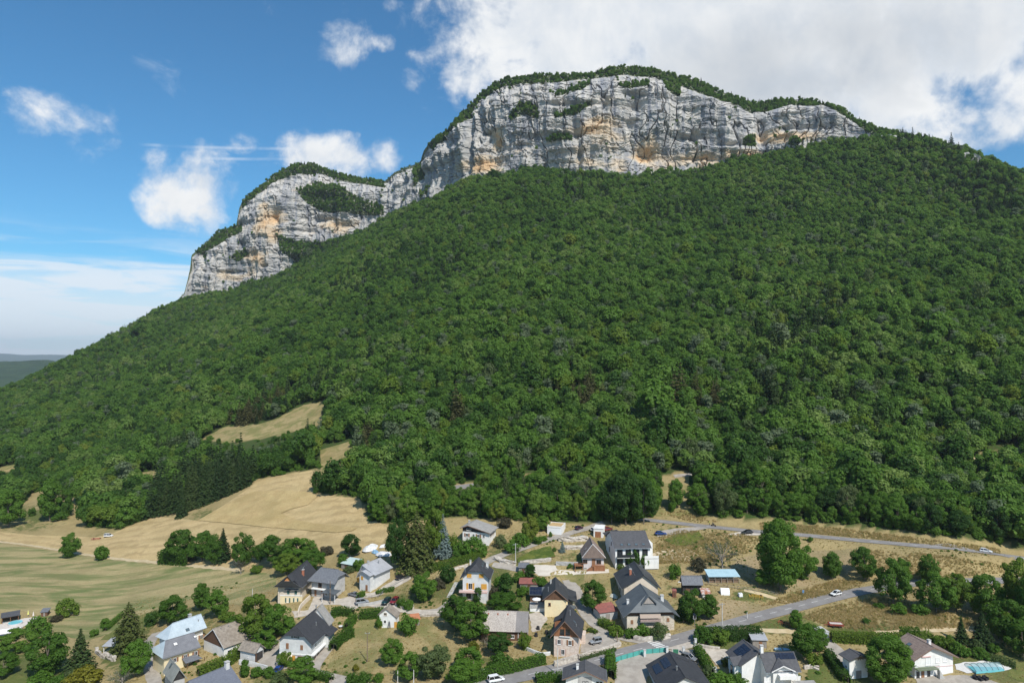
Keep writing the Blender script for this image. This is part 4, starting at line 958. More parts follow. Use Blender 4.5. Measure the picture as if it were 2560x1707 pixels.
class House:
    """a pitched-roof building. A/B: ridge ends in pixels, hr: ridge height; el/er: left and right front eave corners, hel/her: their heights"""
    def __init__(s, name, label, A, B, hr, el=None, hel=None, er=None, her=None, front='gable', back='gable', roof=None, wall=None, ovg=.7, ove=.7,
                 clipf=.5, extB=None, extF=None, cat='house', thick=.2, fascia=None, drop=2.5, wallf=True):
        Pa = at(A[0], A[1], hr); Pb = rayz(B[0], B[1], Pa.z); s.z0 = Pa.z-hr; d = Pb-Pa; s.L = d.length; d.normalize(); r = Vector((d.y, -d.x, 0))
        mid = (Pa+Pb)/2; s.o = Vector((mid.x, mid.y, s.z0)); s.d = d; s.r = r; s.hr = hr
        s.rz = math.atan2(-d.x, d.y)
        s.e = empty(name, s.o, s.rz); tag(s.e, label, cat)
        def loc(p): q = p-s.o; return q.dot(r), q.dot(d)
        hel = her if hel is None else hel; her = hel if her is None else her
        fr = []
        if er is not None: xr, yr = loc(rayz(er[0], er[1], s.z0+her)); fr.append(yr)
        if el is not None: xl, yl = loc(rayz(el[0], el[1], s.z0+hel)); xl = -xl; fr.append(yl)
        if er is None: xr = xl
        if el is None: xl = xr
        s.wr, s.wl, s.her, s.hel = max(xr, 1.2), max(xl, 1.2), her, hel
        rF, rB = -s.L/2, s.L/2
        yF = rF if front == 'gable' else (sum(fr)/len(fr) if extF is None else rF-extF)
        yB = rB if back == 'gable' else rB+(extB if extB is not None else (hr-her)*.9)
        s.yF, s.yB, s.rF, s.rB = yF, yB, rF, rB; s.ovg, s.ove = ovg, ove; s.front = front
        hc = {}
        def clip(kind, frac): return max(her, hel) if kind == 'hip' else (her+(hr-her)*frac if kind == 'half' else hr)
        hF, hB = clip(front, clipf), clip(back, clipf); s.hF, s.hB = hF, hB
        def xs(h, side): w, e = (s.wr, s.her) if side > 0 else (s.wl, s.hel); return side*w*(hr-h)/(hr-e)
        s.xs = xs
        R_ = MB()
        for side in (1, -1):
            w, e = (s.wr, s.her) if side > 0 else (s.wl, s.hel)
            P = [(side*w, yF, e), (side*w, yB, e)]
            if back != 'gable' and hB > e+.01: P.append((xs(hB, side), yB, hB))
            P.append((0, rB, hr)); P.append((0, rF, hr))
            if front != 'gable' and hF > e+.01: P.append((xs(hF, side), yF, hF))
            R_.slab(P, thick, up=(0, 0, 1))
        if front != 'gable': R_.slab([(xs(hF, -1), yF, hF), (xs(hF, 1), yF, hF), (0, rF, hr)], thick, up=(0, 0, 1))
        if back != 'gable': R_.slab([(xs(hB, -1), yB, hB), (xs(hB, 1), yB, hB), (0, rB, hr)], thick, up=(0, 0, 1))
        s.roof = R_.build('roof', roof, s.e)
        RC = MB(); RC.box(-.12, .12, rF, rB, hr-.06, hr+.07); RC.build('ridge_cap', roof, s.roof)
        s.xw, s.xlw = s.wr-ove, -(s.wl-ove); s.fw, s.bw = yF+ovg, yB-ovg
        zt = lambda x: (hr-(hr-s.her)*x/s.wr if x > 0 else hr-(hr-s.hel)*(-x)/s.wl)-thick-.04
        s.zt = zt
        W_ = MB(); zb = -drop
        tr, tl = zt(s.xw), zt(s.xlw)
        def gable(y, h, kind):
            P = [(s.xlw, y, zb), (s.xw, y, zb), (s.xw, y, tr)]
            if kind == 'gable': P.append((0, y, zt(0)))
            elif kind == 'half': P += [(min(xs(h, 1), s.xw)*.97, y, h-thick-.1), (max(xs(h, -1), s.xlw)*.97, y, h-thick-.1)]
            P.append((s.xlw, y, tl)); return P
        W_.face(gable(s.fw, hF, front)); W_.face(list(reversed(gable(s.bw, hB, back))))
        W_.face([(s.xw, s.fw, zb), (s.xw, s.bw, zb), (s.xw, s.bw, tr), (s.xw, s.fw, tr)])
        W_.face([(s.xlw, s.bw, zb), (s.xlw, s.fw, zb), (s.xlw, s.fw, tl), (s.xlw, s.bw, tl)])
        s.wall = W_.build('wall', wall, s.e)
        if fascia is not None:                      # barge boards under the front verge
            if front == 'gable':
                for side in (1, -1):
                    w, e = (s.wr, s.her) if side > 0 else (s.wl, s.hel); t = thick
                    f = MB(); f.slab([(0, yF-.03, hr-.02), (side*w, yF-.03, e-.02), (side*w, yF-.03, e-.30), (0, yF-.03, hr-.32)], .05, up=(0, -1, 0)); f.build('barge_board', fascia, s.e)
    def P(s, face, u, z, off=0):
        """a point on a wall face and its outward/right axes, in the house's own frame"""
        if face == 'f': return Vector((u, s.fw-off, z)), Vector((1, 0, 0)), Vector((0, -1, 0))
        if face == 'b': return Vector((-u, s.bw+off, z)), Vector((-1, 0, 0)), Vector((0, 1, 0))
        if face == 'r': return Vector((s.xw+off, u, z)), Vector((0, 1, 0)), Vector((1, 0, 0))
        return Vector((s.xlw-off, -u, z)), Vector((0, -1, 0)), Vector((-1, 0, 0))
    def plate(s, name, face, u, z, w, h, m, t=.06, off=0.0, parent=None):
        c, rx, nn = s.P(face, u, z, off); b = MB(); up = Vector((0, 0, 1))
        P = [c-rx*w/2+nn*t, c+rx*w/2+nn*t, c+rx*w/2+up*h+nn*t, c-rx*w/2+up*h+nn*t]
        b.slab(P, t+.02, up=nn); return b.build(name, m, parent or s.e)
    def window(s, face, u, z, w=1.0, h=1.3, shutter=None, closed=False, frame=None, blind=False, name='window'):
        c, rx, nn = s.P(face, u, z); up = Vector((0, 0, 1)); b = MB(); fr = .09
        def bar(x0, x1, z0, z1, t=.07):
            P = [c+rx*x0+up*z0+nn*t, c+rx*x1+up*z0+nn*t, c+rx*x1+up*z1+nn*t, c+rx*x0+up*z1+nn*t]; b.slab(P, t+.02, up=nn)
        bar(-w/2, w/2, 0, fr); bar(-w/2, w/2, h-fr, h); bar(-w/2, -w/2+fr, fr, h-fr); bar(w/2-fr, w/2, fr, h-fr)
        if w > .8: bar(-.03, .03, fr, h-fr, .055)
        bar(-w/2-.06, w/2+.06, -.07, 0, .14)
        o = b.build(name, frame or M_FRAME, s.e)
        s.plate('pane', face, u, z+fr*.5, w-fr, h-fr, M_BLIND if blind else M_GLASS, .025, parent=o)
        if shutter is not None:
            if closed:
                for k in (-1, 1): s.plate('shutter', face, u+k*w*.255, z-.02, w*.5, h+.06, shutter, .11, parent=o)
            else:
                for k in (-1, 1): s.plate('shutter', face, u+k*(w*.5+w*.27), z-.02, w*.5, h+.06, shutter, .07, parent=o)
        return o
    def door(s, face, u, z, w, h, m, name='door'):
        o = s.plate(name, face, u, z, w, h, m, .07); s.plate('handle', face, u+w*.36, z+h*.45, .08, .14, M_STEEL, .13, parent=o); return o
    def clad(s, z, m, face='f', t=.05):
        """boarding over the gable above height z"""
        y = s.fw if face == 'f' else s.bw; h = s.hF if face == 'f' else s.hB; kind = s.front if face == 'f' else 'gable'
        hr = s.hr
        def xe(zz, side): w, e = (s.wr, s.her) if side > 0 else (s.wl, s.hel); x = w*(hr-.26-zz)/(hr-e); return side*min(x, (s.xw if side > 0 else -s.xlw))
        P = [(xe(z, -1)*.995, y-t, z), (xe(z, 1)*.995, y-t, z)]
        tr, tl = s.zt(s.xw), s.zt(s.xlw)
        if tr > z: P.append((s.xw*.995, y-t, tr))
        if kind == 'gable': P.append((0, y-t, s.zt(0)-.02))
        else: P += [(min(s.xs(h, 1), s.xw)*.95, y-t, h-.32), (max(s.xs(h, -1), s.xlw)*.95, y-t, h-.32)]
        if tl > z: P.append((s.xlw*.995, y-t, tl))
        b = MB(); b.slab(P, t+.02, up=(0, -1, 0)); return b.build('gable_cladding', m, s.e)
    def slope(s, side, y, t, off=0):
        w, e = (s.wr, s.her) if side > 0 else (s.wl, s.hel); n = Vector((side*(s.hr-e), 0, w)).normalized()
        return Vector((side*w*t, y, s.hr-(s.hr-e)*t))+n*off, Vector((side*w, 0, e-s.hr)).normalized(), n
    def onroof(s, name, side, y, t, wy, ls, m, th=.07, parent=None, off=.02):
        c, dn, n = s.slope(side, y, t, off+th); ry = Vector((0, 1, 0)); b = MB()
        b.slab([c-ry*wy/2-dn*ls/2, c+ry*wy/2-dn*ls/2, c+ry*wy/2+dn*ls/2, c-ry*wy/2+dn*ls/2], th, up=n)
        return b.build(name, m, parent or s.roof)
    def skylight(s, side, y, t, w=.9, l=1.2, m=None):
        o = s.onroof('skylight', side, y, t, w, l, M_DKFRAME, .10)
        c, dn, n = s.slope(side, y, t, .125); ry = Vector((0, 1, 0)); b = MB(); w2, l2 = w-.16, l-.16
        b.slab([c-ry*w2/2-dn*l2/2, c+ry*w2/2-dn*l2/2, c+ry*w2/2+dn*l2/2, c-ry*w2/2+dn*l2/2], .02, up=n); b.build('pane', m or M_SKYL, s.roof)
    def chimney(s, side, y, t, w=.7, h=1.3, m=None, cap=True):
        c, dn, n = s.slope(side, y, t); b = MB(); b.box(c.x-w/2, c.x+w/2, y-w/2, y+w/2, c.z-.9, c.z+h); o = b.build('chimney', m or M_CONC, s.roof)
        if cap:
            b = MB(); b.box(c.x-w*.62, c.x+w*.62, y-w*.62, y+w*.62, c.z+h+.16, c.z+h+.28)
            for (i, j) in ((-1, -1), (1, -1), (1, 1), (-1, 1)): b.box(c.x+i*w*.36-.06, c.x+i*w*.36+.06, y+j*w*.36-.06, y+j*w*.36+.06, c.z+h, c.z+h+.16)
            b.build('chimney_cap', M_CONC, s.roof)
    def flue(s, side, y, t, h=1.0, r=.11):
        c, dn, n = s.slope(side, y, t); b = MB(); b.tube((c.x, y, c.z-.3), (c.x, y, c.z+h), r); b.tube((c.x, y, c.z+h), (c.x, y, c.z+h+.12), r*1.7); b.build('flue', M_STEEL, s.roof)
    def snow(s, side, n, m=M_LIGHTGREY):
        pass
    def box(s, name, x0, x1, y0, y1, z0, z1, m, parent=None):
        b = MB(); b.box(x0, x1, y0, y1, z0, z1); return b.build(name, m, parent or s.e)
    def railing(s, x0, x1, y, z, h=1.0, m=M_STEEL, parent=None):
        b = MB(); b.box(x0, x1, y-.03, y+.03, z+h-.06, z+h); b.box(x0, x1, y-.02, y+.02, z+.1, z+.14); n = max(2, int((x1-x0)/.28))
        for i in range(n+1): x = x0+(x1-x0)*i/n; b.box(x-.018, x+.018, y-.018, y+.018, z, z+h-.03)
        return b.build('railing', m, parent or s.e)
    def gutter(s, sides=(1, -1)):
        for side in sides:
            w, e = (s.wr, s.her) if side > 0 else (s.wl, s.hel); b = MB(); b.tube((side*(w+.05), s.yF, e-.14), (side*(w+.05), s.yB, e-.14), .075, n=6); b.build('gutter', M_STEEL, s.roof)
    def pv(s, side, y0, y1, t0, t1, ny, nt):
        w, e = (s.wr, s.her) if side > 0 else (s.wl, s.hel); ln = math.hypot(w, s.hr-e)
        for i in range(ny):
            for j in range(nt):
                o = s.onroof('solar_panel', side, y0+(y1-y0)*(i+.5)/ny, t0+(t1-t0)*(j+.5)/nt, (y1-y0)/ny-.05, (t1-t0)/nt*ln-.05, M_PV, .05, off=.07)
def obox(name, label, cat, pa, pb, depth, h, m, roofm=None, slope=0.0, ov=.25, group=None, z=None):
    """a box-shaped outbuilding: pa/pb are the front base corners in pixels"""
    A, B = at(*pa), at(*pb); d = B-A; d.z = 0; w = d.length; rz = math.atan2(d.y, d.x); mid = (A+B)/2
    e = empty(name, Vector((mid.x, mid.y, min(A.z, B.z) if z is None else z)), rz); tag(e, label, cat, group)
    b = MB(); b.box(-w/2, w/2, 0, depth, -1.5, h); b.build('wall', m, e)
    if roofm:
        r = MB(); r.slab([(-w/2-ov, -ov, h+.14), (w/2+ov, -ov, h+.14), (w/2+ov, depth+ov, h+.14+slope), (-w/2-ov, depth+ov, h+.14+slope)], .13, up=(0, 0, 1)); r.build('roof', roofm, e)
    return e, w
def part(e, name, m, x0, x1, y0, y1, z0, z1):
    b = MB(); b.box(x0, x1, y0, y1, z0, z1); return b.build(name, m, e)

# ---- the chalet under the trees
h = House('chalet', 'white chalet with black boarded gable and broad grey roof below the forest', (1169,1313), (1192,1298), 7.6, el=(1151,1318), hel=6.4, er=(1224,1334), her=5.2, roof=M_FIBRE, wall=M_WHITE, fascia=M_FASCIA, ovg=.9, ove=.9)
h.clad(5.0, M_BLKWOOD); h.window('f', .2, 5.4, 1.9, .9)
for u, sh in ((-.6, M_SHBR), (2.2, None), (4.2, M_SHBR), (6.4, None)): h.window('f', u, 3.0, 1.1 if sh else .9, 1.25, sh)
h.window('f', 5.2, .4, 1.2, .8); h.chimney(-1, 1, .5, .6, .8); h.gutter((1,))
for u in (-1.6, 1.2): h.window('r', u, 3.0, .9, 1.3, M_SHBR)
# ---- white garage by the lane
e, w = obox('garage', 'low white flat-roofed garage with rusty roof at the forest edge', 'garage', (1368,1334), (1404,1337), 7.0, 3.0, M_WHITE)
part(e, 'roof', mat('rusty_flat_roof', (.42, .27, .13), .9, (.55, .40, .2), .8), -w/2+.25, w/2-.25, .25, 6.75, 3.0, 3.12)
for q in ((-w/2, w/2, 0, .2), (-w/2, w/2, 6.8, 7.0), (-w/2, -w/2+.2, .2, 6.8), (w/2-.2, w/2, .2, 6.8)): part(e, 'parapet', M_WHITE, q[0], q[1], q[2], q[3], 3.0, 3.3)
part(e, 'lintel', M_CONC, -w/2+.3, w/2-.3, -.05, .05, 2.5, 2.7)
part(e, 'garage_door', M_BLIND, -w/2+.4, w/2-.4, -.06, .02, 0, 2.45)
# ---- house with orange shutters
h = House('house', 'tall white house with orange shutters and clipped black gable roof', (1189.6,1408), (1197.4,1391), 11.2, el=(1149.6,1446), hel=6.9, er=(1226,1447), her=6.9, front='half', clipf=.56, back='gable', roof=M_BLACK2, wall=M_OFFW, ovg=.9, ove=.8)
for u in (-2.0, 2.0): h.window('f', u, 7.0, 1.5, 1.25, M_ORANGE, True)
h.window('f', -1.6, 3.2, 1.3, 2.0, M_ORANGE); h.window('f', 2.9, 3.3, 1.8, 1.7, M_ORANGE, True)
bl = h.box('balcony', h.xlw-1.0, h.xw-.2, h.fw-1.9, h.fw, 2.6, 2.85, mat('pink_slab', (.60, .40, .35), .85)); h.railing(h.xlw-.9, h.xw-.3, h.fw-1.85, 2.85, .8, M_FRAME, bl)
h.box('porch_wall', 1.0, h.xw-.2, h.fw-1.8, h.fw-.02, -2, 2.59, M_OFFW); h.window('f', -2.2, .3, 1.6, 1.6, frame=M_DKFRAME)
h.chimney(1, 1.5, .62, .8, 1.4, M_OFFW); h.chimney(-1, 2.5, .55, .5, 1.3, M_OFFW); h.flue(-1, -3.2, .75)
for y, t in ((-1.5, .35), (.8, .35), (2.8, .35), (-.5, .6)): h.skylight(1, y, t, .8, .9)
h.gutter()
# ---- brown hipped house with wooden stair
h = House('house', 'steep brown tiled house with two skylights and a wooden terrace stair', (1482,1360), (1475,1341), 9.2, el=(1455.5,1394.8), hel=4.3, er=(1514,1393.5), her=4.3, front='hip', back='gable', roof=M_BROWN, wall=mat('lilac_render', (.62, .57, .55), .9, (.55, .50, .48), .8), ovg=.7, ove=.6)
for u in (-.75, .75):
    t = .62; b = MB(); y = h.rF+(h.yF-h.rF)*t; z = h.hr+(h.hF-h.hr)*t; n = Vector((0, -(h.hr-h.hF), h.rF-h.yF)).normalized() if h.rF > h.yF else Vector((0, 0, 1)); dn = Vector((0, h.yF-h.rF, h.hF-h.hr)).normalized()
    for nm, gx, gl, o_, m_ in (('skylight', .62, .75, .12, M_DKFRAME), ('pane', .52, .64, .15, M_SKYL)):
        b = MB(); c = Vector((u*1.25, y, z))+n*o_; rx = Vector((1, 0, 0)); b.slab([c-rx*gx-dn*gl, c+rx*gx-dn*gl, c+rx*gx+dn*gl, c-rx*gx+dn*gl], .05, up=n); b.build(nm, m_, h.roof)
h.skylight(-1, -1.2, .55); h.skylight(-1, -2.2, .75, .5, .6)
h.window('f', -2.6, 2.2, 1.6, 1.3, frame=M_SHBR); h.window('f', 2.2, 2.0, 1.7, 1.4, frame=M_SHBR); h.door('f', .4, 1.7, 1.3, 2.1, M_SHBR); h.window('f', -2.6, .3, 1.2, .5)
h.box('terrace', -.3, h.xw+.2, h.fw-1.7, h.fw, 1.45, 1.65, M_WOODR); h.box('terrace_boarding', .2, h.xw+.2, h.fw-1.75, h.fw-1.69, -.5, 1.44, M_WOODR); h.railing(.2, h.xw+.2, h.fw-1.7, 1.65, .85, M_WOODR)
for k in range(8): h.box('step', -2.2+k*.26, -1.9+k*.26, h.fw-1.6, h.fw-.5, -.3, .1+k*.19, M_WOODR)
h.box('deck', h.xlw-3.2, h.xlw-.1, h.fw-.5, h.fw+3.2, 1.3, 1.5, M_WOODR); h.railing(h.xlw-3.2, h.xlw-.1, h.fw-.5, 1.5, .9, M_WOODR)
for x in (h.xlw-3.0, h.xlw-.4): h.box('post', x-.1, x+.1, h.fw-.4, h.fw-.2, -1.5, 1.3, M_WOODR)
for side in (-1, 1):
    b = MB(); b.tube((0, h.rF, h.hr+.04), (h.xs(h.hF, side), h.yF, h.hF+.04), .12, n=6); b.build('hip_ridge', M_FRAME, h.roof)
# ---- big modern white house
def lateral(name, label, Lp, Rp, hr, e1, he, depth_back, **kw):
    """ridge runs across the view: A is the right end so that the near slope is the 'left' side"""
    return House(name, label, Rp, Lp, hr, el=e1, hel=he, her=he, **kw)
# for these the ridge goes from right (front) to left (back); local -x faces the camera side
h = House('house', 'large modern white house with charcoal roof, balcony and four skylights', (1524,1327.2), (1613,1325.7), 10.0, er=(1534,1370.6), her=6.1, roof=M_CHAR, wall=M_WHITE, ovg=.35, ove=.8)
for i, y in enumerate((-3.9, -1.3, 1.3, 3.9)): h.skylight(1, y+.2, .80, 1.0, 1.0, M_SKYL)
for u in (-4.6, -1.6, 1.4, 4.4): h.window('r', u, 3.3, 2.0, 2.1, frame=M_DKFRAME); h.window('r', u, .1, 2.2, 2.2, frame=M_DKFRAME)
bl = h.box('balcony', h.xw, h.xw+1.6, h.fw+.3, h.fw+6.6, 2.8, 3.05, M_CONC)
b = MB(); b.box(h.xw+1.52, h.xw+1.58, h.fw+.3, h.fw+6.6, 3.05, 4.05); b.build('glass_railing', M_GLASS, bl)
h.box('terrace', h.xw-.1, h.xw+1.8, h.bw-2.4, h.bw+2.6, 2.4, 2.7, M_WHITE); h.box('terrace_wall', h.xw+1.6, h.xw+1.8, h.bw-2.4, h.bw+2.6, -1, 3.5, M_WHITE)
h.box('parapet_wall', -3.5, h.xw-2.5, h.bw+.05, h.bw+1.6, -1, 6.8, M_WHITE)
h.window('f', 1.5, 5.4, .9, 1.2, frame=M_DKFRAME); h.window('f', -2.0, 2.2, .9, 1.6, frame=M_DKFRAME); h.gutter((1,))
h.box('stair_block', h.xlw-4.5, h.xlw, h.fw+.6, h.fw+6.5, -1, 6.0, M_WHITE)
b = MB(); b.slab([(h.xlw-5.2, h.fw-.4, 6.2), (h.xlw-5.2, h.fw+7.5, 6.2), (h.xlw+1.6, h.fw+3.5, 9.0)], .2, up=(0, 0, 1)); b.slab([(h.xlw-5.2, h.fw-.4, 6.2), (h.xlw+1.6, h.fw+3.5, 9.0), (h.xlw+1.0, h.fw-.4, 6.2)], .2, up=(0, 0, 1)); b.build('rear_roof', M_CHAR, h.e)
e, w = obox('garden_wall_block', 'white rendered garage block with a wooden door beside the modern house', 'garage', (1484,1342), (1508,1344), 6.0, 3.4, M_WHITE)
part(e, 'door', M_WOODR, -1.3, 1.0, -.07, .02, 0, 2.3); part(e, 'roof_slab', M_WHITE, -w/2-.1, w/2+.1, -.15, 6.1, 3.4, 3.6)
# ---- cream house with brown gable
h = House('house', 'cream house with brown boarded gable and black metal roof', (1389,1473), (1388,1441), 8.8, el=(1356,1497.5), hel=5.4, er=(1420.5,1496.5), her=5.4, roof=M_BLACK, wall=M_CREAM, fascia=M_FASCIA, ovg=.7, ove=.7)
h.clad(5.3, M_WOOD); h.window('f', .0, 6.0, .7, 1.1, frame=M_WOOD); h.window('f', -1.9, 3.4, .8, 1.0, frame=M_SHBR)
h.chimney(-1, 3.2, .35, .5, .9); h.flue(-1, -2.6, .55, 1.3); h.skylight(1, 1.5, .35, .8, .9)
# lean-to on the right, set back
b = MB(); b.slab([(h.xw-.2, h.yF+2.2, 5.6), (h.xw+3.6, h.yF+2.2, 4.2), (h.xw+3.6, h.yB-.5, 4.2), (h.xw-.2, h.yB-.5, 5.6)], .18, up=(0, 0, 1)); b.build('side_roof', M_BLACK, h.e)
h.box('side_wing', h.xw+.01, h.xw+2.9, h.yF+2.9, h.yB-1.2, -2, 4.1, M_CREAM); b = MB(); b.box(h.xw+.6, h.xw+2.2, h.yF+2.84, h.yF+2.9, 3.0, 4.0); b.build('window', M_GLASS, h.e)
b = MB(); b.slab([(h.xw+.1, h.yF+1.0, 2.6), (h.xw+3.0, h.yF+1.0, 2.6), (h.xw+3.0, h.yF+3.0, 3.1), (h.xw+.1, h.yF+3.0, 3.1)], .12, up=(0, 0, 1)); b.build('porch_roof', M_SEAM, h.e)
# solar wing on the left, terrace below
xl = h.xlw
wing = MB(); wing.slab([(xl+.4, 1.2, 4.4), (xl-5.0, 1.2, 4.4), (xl-5.0, 4.4, 6.0), (xl+.4, 4.4, 6.0)], .18, up=(0, 0, 1)); wr_ = wing.build('wing_roof', M_SEAM, h.e)
for i in range(4):
    for j in range(2):
        x0 = xl-4.85+i*.98; t0, t1 = j*.5+.03, j*.5+.49
        b = MB(); q = lambda x, t: (x, 1.25+3.1*t, 4.44+1.55*t+.06); b.slab([q(x0, t0), q(x0+.94, t0), q(x0+.94, t1), q(x0, t1)], .05, up=(0, 0, 1)); b.build('solar_panel', M_PV, wr_)
h.box('wing_wall', xl-4.8, xl-.01, 1.9, 5.0, -2, 4.3, M_WOOD); h.box('terrace', xl-4.8, xl-.02, -3.2, 1.88, 1.7, 2.0, M_CONC); h.box('garage_wall', xl-4.7, xl-.02, -3.1, 1.8, -2, 1.69, M_WHITE)
h.railing(xl-4.75, xl-.1, -3.12, 2.0, .9, M_WOODG); b = MB(); b.box(xl-4.4, xl-2.6, -3.16, -3.1, -1.6, 1.2); b.build('garage_door', M_BLIND, h.e)
w0 = h.e.matrix_basis @ Vector((xl-2.6, -1.2, 2.0))
pe = empty('parasol', w0); tag(pe, 'open white parasol on the terrace beside the solar panels', 'parasol')
b = MB(); b.tube((0, 0, 0), (0, 0, 2.3), .035); b.build('pole', M_WOODR, pe)
b = MB(); n = 8
for i in range(n):
    a0, a1 = 2*math.pi*i/n, 2*math.pi*(i+1)/n; b.face([(1.5*math.cos(a0), 1.5*math.sin(a0), 1.95), (1.5*math.cos(a1), 1.5*math.sin(a1), 1.95), (0, 0, 2.45)]); b.face([(1.5*math.cos(a1), 1.5*math.sin(a1), 1.80), (1.5*math.cos(a0), 1.5*math.sin(a0), 1.80), (1.5*math.cos(a0), 1.5*math.sin(a0), 1.95), (1.5*math.cos(a1), 1.5*math.sin(a1), 1.95)])
b.build('canopy', mat('white_cloth', (.82, .81, .78), .9), pe)
# ---- red sheds
e, w = obox('shed', 'small shed with red sheet roof behind the solar panel wing', 'shed', (1300,1473), (1345,1473), 3.6, 1.9, M_WOODG, M_RED, .75, .35); part(e, 'door', M_WOOD, -.5, .5, -.05, .02, 0, 1.7)
e, w = obox('shed', 'white-walled shed with long red roof beside the grey farmhouse', 'shed', (1500,1552), (1544,1545), 4.6, 2.4, M_GREYR, M_RED, 1.0, .3); part(e, 'door', M_WOODG, -1.0, .4, -.05, .02, 0, 1.9)
e, w = obox('shed', 'little dark slate-roofed shed beside the pale gravel yard', 'shed', (1297,1433), (1320,1433), 3.0, 2.0, M_WOODG, M_GREYSLATE, .8, .3); part(e, 'door', M_WOOD, -.5, .4, -.05, .02, 0, 1.7)
# ---- lichen-roofed barn
h = House('barn', 'long low barn with speckled lichen tile roof, dark at one end', (1206,1525), (1322,1528.5), 6.7, er=(1219,1577), her=2.7, roof=M_LICHEN, wall=M_WOOD, ovg=.25, ove=.7, cat='barn')
w_, e_ = h.wr, h.her; b = MB(); b.slab([(0, h.rB-3.6, h.hr+.03), (h.wr, h.rB-3.6, h.her+.03), (h.wr, h.rB, h.her+.03), (0, h.rB, h.hr+.03)], .05, up=(0, 0, 1)); b.build('new_roof', mat('grey_brown_tiles', (.20, .185, .175), .9, (.24, .22, .21), 3, stripes=(1, .25, .3, .2)), h.e)
h.plate('gable_wall', 'b', 0, -1, 5.0, 3.4, M_GREYR, .05)
for y in (-5, -2.2, .8): h.chimney(1, y, .17, .35, .3, M_BRICK, False)
h.window('r', 2.5, .6, 1.0, 1.0); h.door('r', 5.4, -.2, 1.8, 2.0, M_SHBR); h.box('post', h.xw-.05, h.xw+.15, 4.0, 4.3, -1, 2.4, M_GREYR)
# ---- stone house with brown gable and loggia
h = House('house', 'pinkish stone house with warm brown boarded gable and black roof by the lane', (1411.5,1551.8), (1421.8,1509), 10.2, el=(1375.6,1590), hel=5.5, er=(1454,1595.8), her=5.5, roof=M_BLACK2, wall=M_PINKST, fascia=M_FASCIA, ovg=1.0, ove=1.0)
h.clad(5.6, M_WOODR); b = MB(); b.box(-1.35, 1.35, h.fw-.10, h.fw-.04, 6.0, 7.6); lg = b.build('loggia', M_GLASS, h.e)
h.box('loggia_post', -.14, .14, h.fw-.3, h.fw-.1, 5.7, 8.2, M_WOODR); h.railing(-1.4, 1.4, h.fw-.22, 5.75, .9, M_DKFRAME); h.box('loggia_sill', -1.5, 1.5, h.fw-.35, h.fw-.08, 5.55, 5.75, M_WHITE)
h.window('f', -1.6, 3.4, .95, 1.35, M_SHPINK); h.window('f', 1.4, 3.3, .95, 1.4, M_SHBR); h.window('f', -.6, .6, .95, 1.5, M_SHPINK)
b = MB(); b.slab([(-.9, 1.0, 9.6), (-3.6, 1.0, 8.2), (-3.6, -2.4, 8.2), (-.9, -2.4, 9.6)], .15, up=(0, 0, 1)); b.build('dormer_roof', M_BLACK2, h.roof); h.box('dormer_wall', -3.2, -1.4, -2.2, .8, 6.4, 8.4, M_WOODR, h.roof)
h.flue(1, .5, .2, 1.3); h.skylight(1, -.8, .48, .8, 1.1); h.flue(1, -2.2, .62, .5)
h.box('side_porch', h.xw, h.xw+1.5, 2.4, h.bw, -1.5, 3.2, M_PINKST)
# ---- black metal house behind the farmhouse
h = House('house', 'beige-gabled house with a black sheet metal roof and brick chimney', (1609.3,1437.5), (1585,1401.8), 9.4, el=(1553,1469), hel=5.2, er=(1650.8,1467.7), her=5.2, roof=M_BLACK, wall=M_BEIGE, ovg=.6, ove=.9)
h.chimney(-1, -1.2, .42, .7, 1.6, M_BRICK); h.flue(-1, -1.2, .44, 1.2)
for y in (-3.5, -1, 1.5, 4, 5.5): b = h.onroof('snow_rail', -1, y, .28, 1.2, .10, M_LIGHTGREY, .12)
h.window('l', 0, 1.5, 1.2, 1.5, frame=M_DKFRAME); h.gutter()
# ---- the big grey farmhouse
h = House('farmhouse', 'big old farmhouse with sweeping blue-grey seam roof and covered balcony by the crossing', (1618,1483), (1600,1457.6), 10.0, el=(1559.8,1542.7), hel=4.5, er=(1697.7,1538.5), her=4.5, front='half', clipf=.22, back='gable', roof=M_SEAM, wall=M_STONE, ovg=1.2, ove=1.2, cat='farmhouse')
h.clad(4.4, M_WOOD)
gb = MB(); gb.slab([(-1.6, h.rF-2.3, h.hr-2.2), (1.6, h.rF-2.3, h.hr-2.2), (0, h.rF-1.6, h.hr-.3)], .08, up=(0, -1, 0)); gb.build('gablet', M_WOODG, h.roof)
for side in (-1, 1):
    gb = MB(); gb.slab([(0, h.rF+.3, h.hr+.08), (side*2.6, h.rF+.3, h.hr-2.0), (side*2.3, h.rF-2.8, h.hr-2.2), (0, h.rF-2.0, h.hr-.05)], .12, up=(0, 0, 1)); gb.build('gablet_roof', M_SEAM, h.roof)
bl = h.box('balcony', -2.9, 3.1, h.fw-1.1, h.fw, 2.75, 2.95, M_WOODG); h.railing(-2.9, 3.1, h.fw-1.08, 2.95, .8, M_WOOD, bl)
b = MB(); b.box(-2.9, 3.1, h.fw-1.16, h.fw-1.1, 3.0, 3.75); b.build('balcony_boards', mat('faded_boards', (.33, .23, .20), .9, (.42, .32, .28), 3), bl)
b = MB(); b.slab([(-3.0, h.fw-1.5, 4.1), (3.2, h.fw-1.5, 4.1), (3.2, h.fw-.2, 5.6), (-3.0, h.fw-.2, 5.6)], .06, up=(0, -1, 1)); b.build('straw_blind', mat('reed_blind', (.42, .34, .28), .95, (.33, .26, .21), 6, stretch=(1, 6, 6)), h.e)
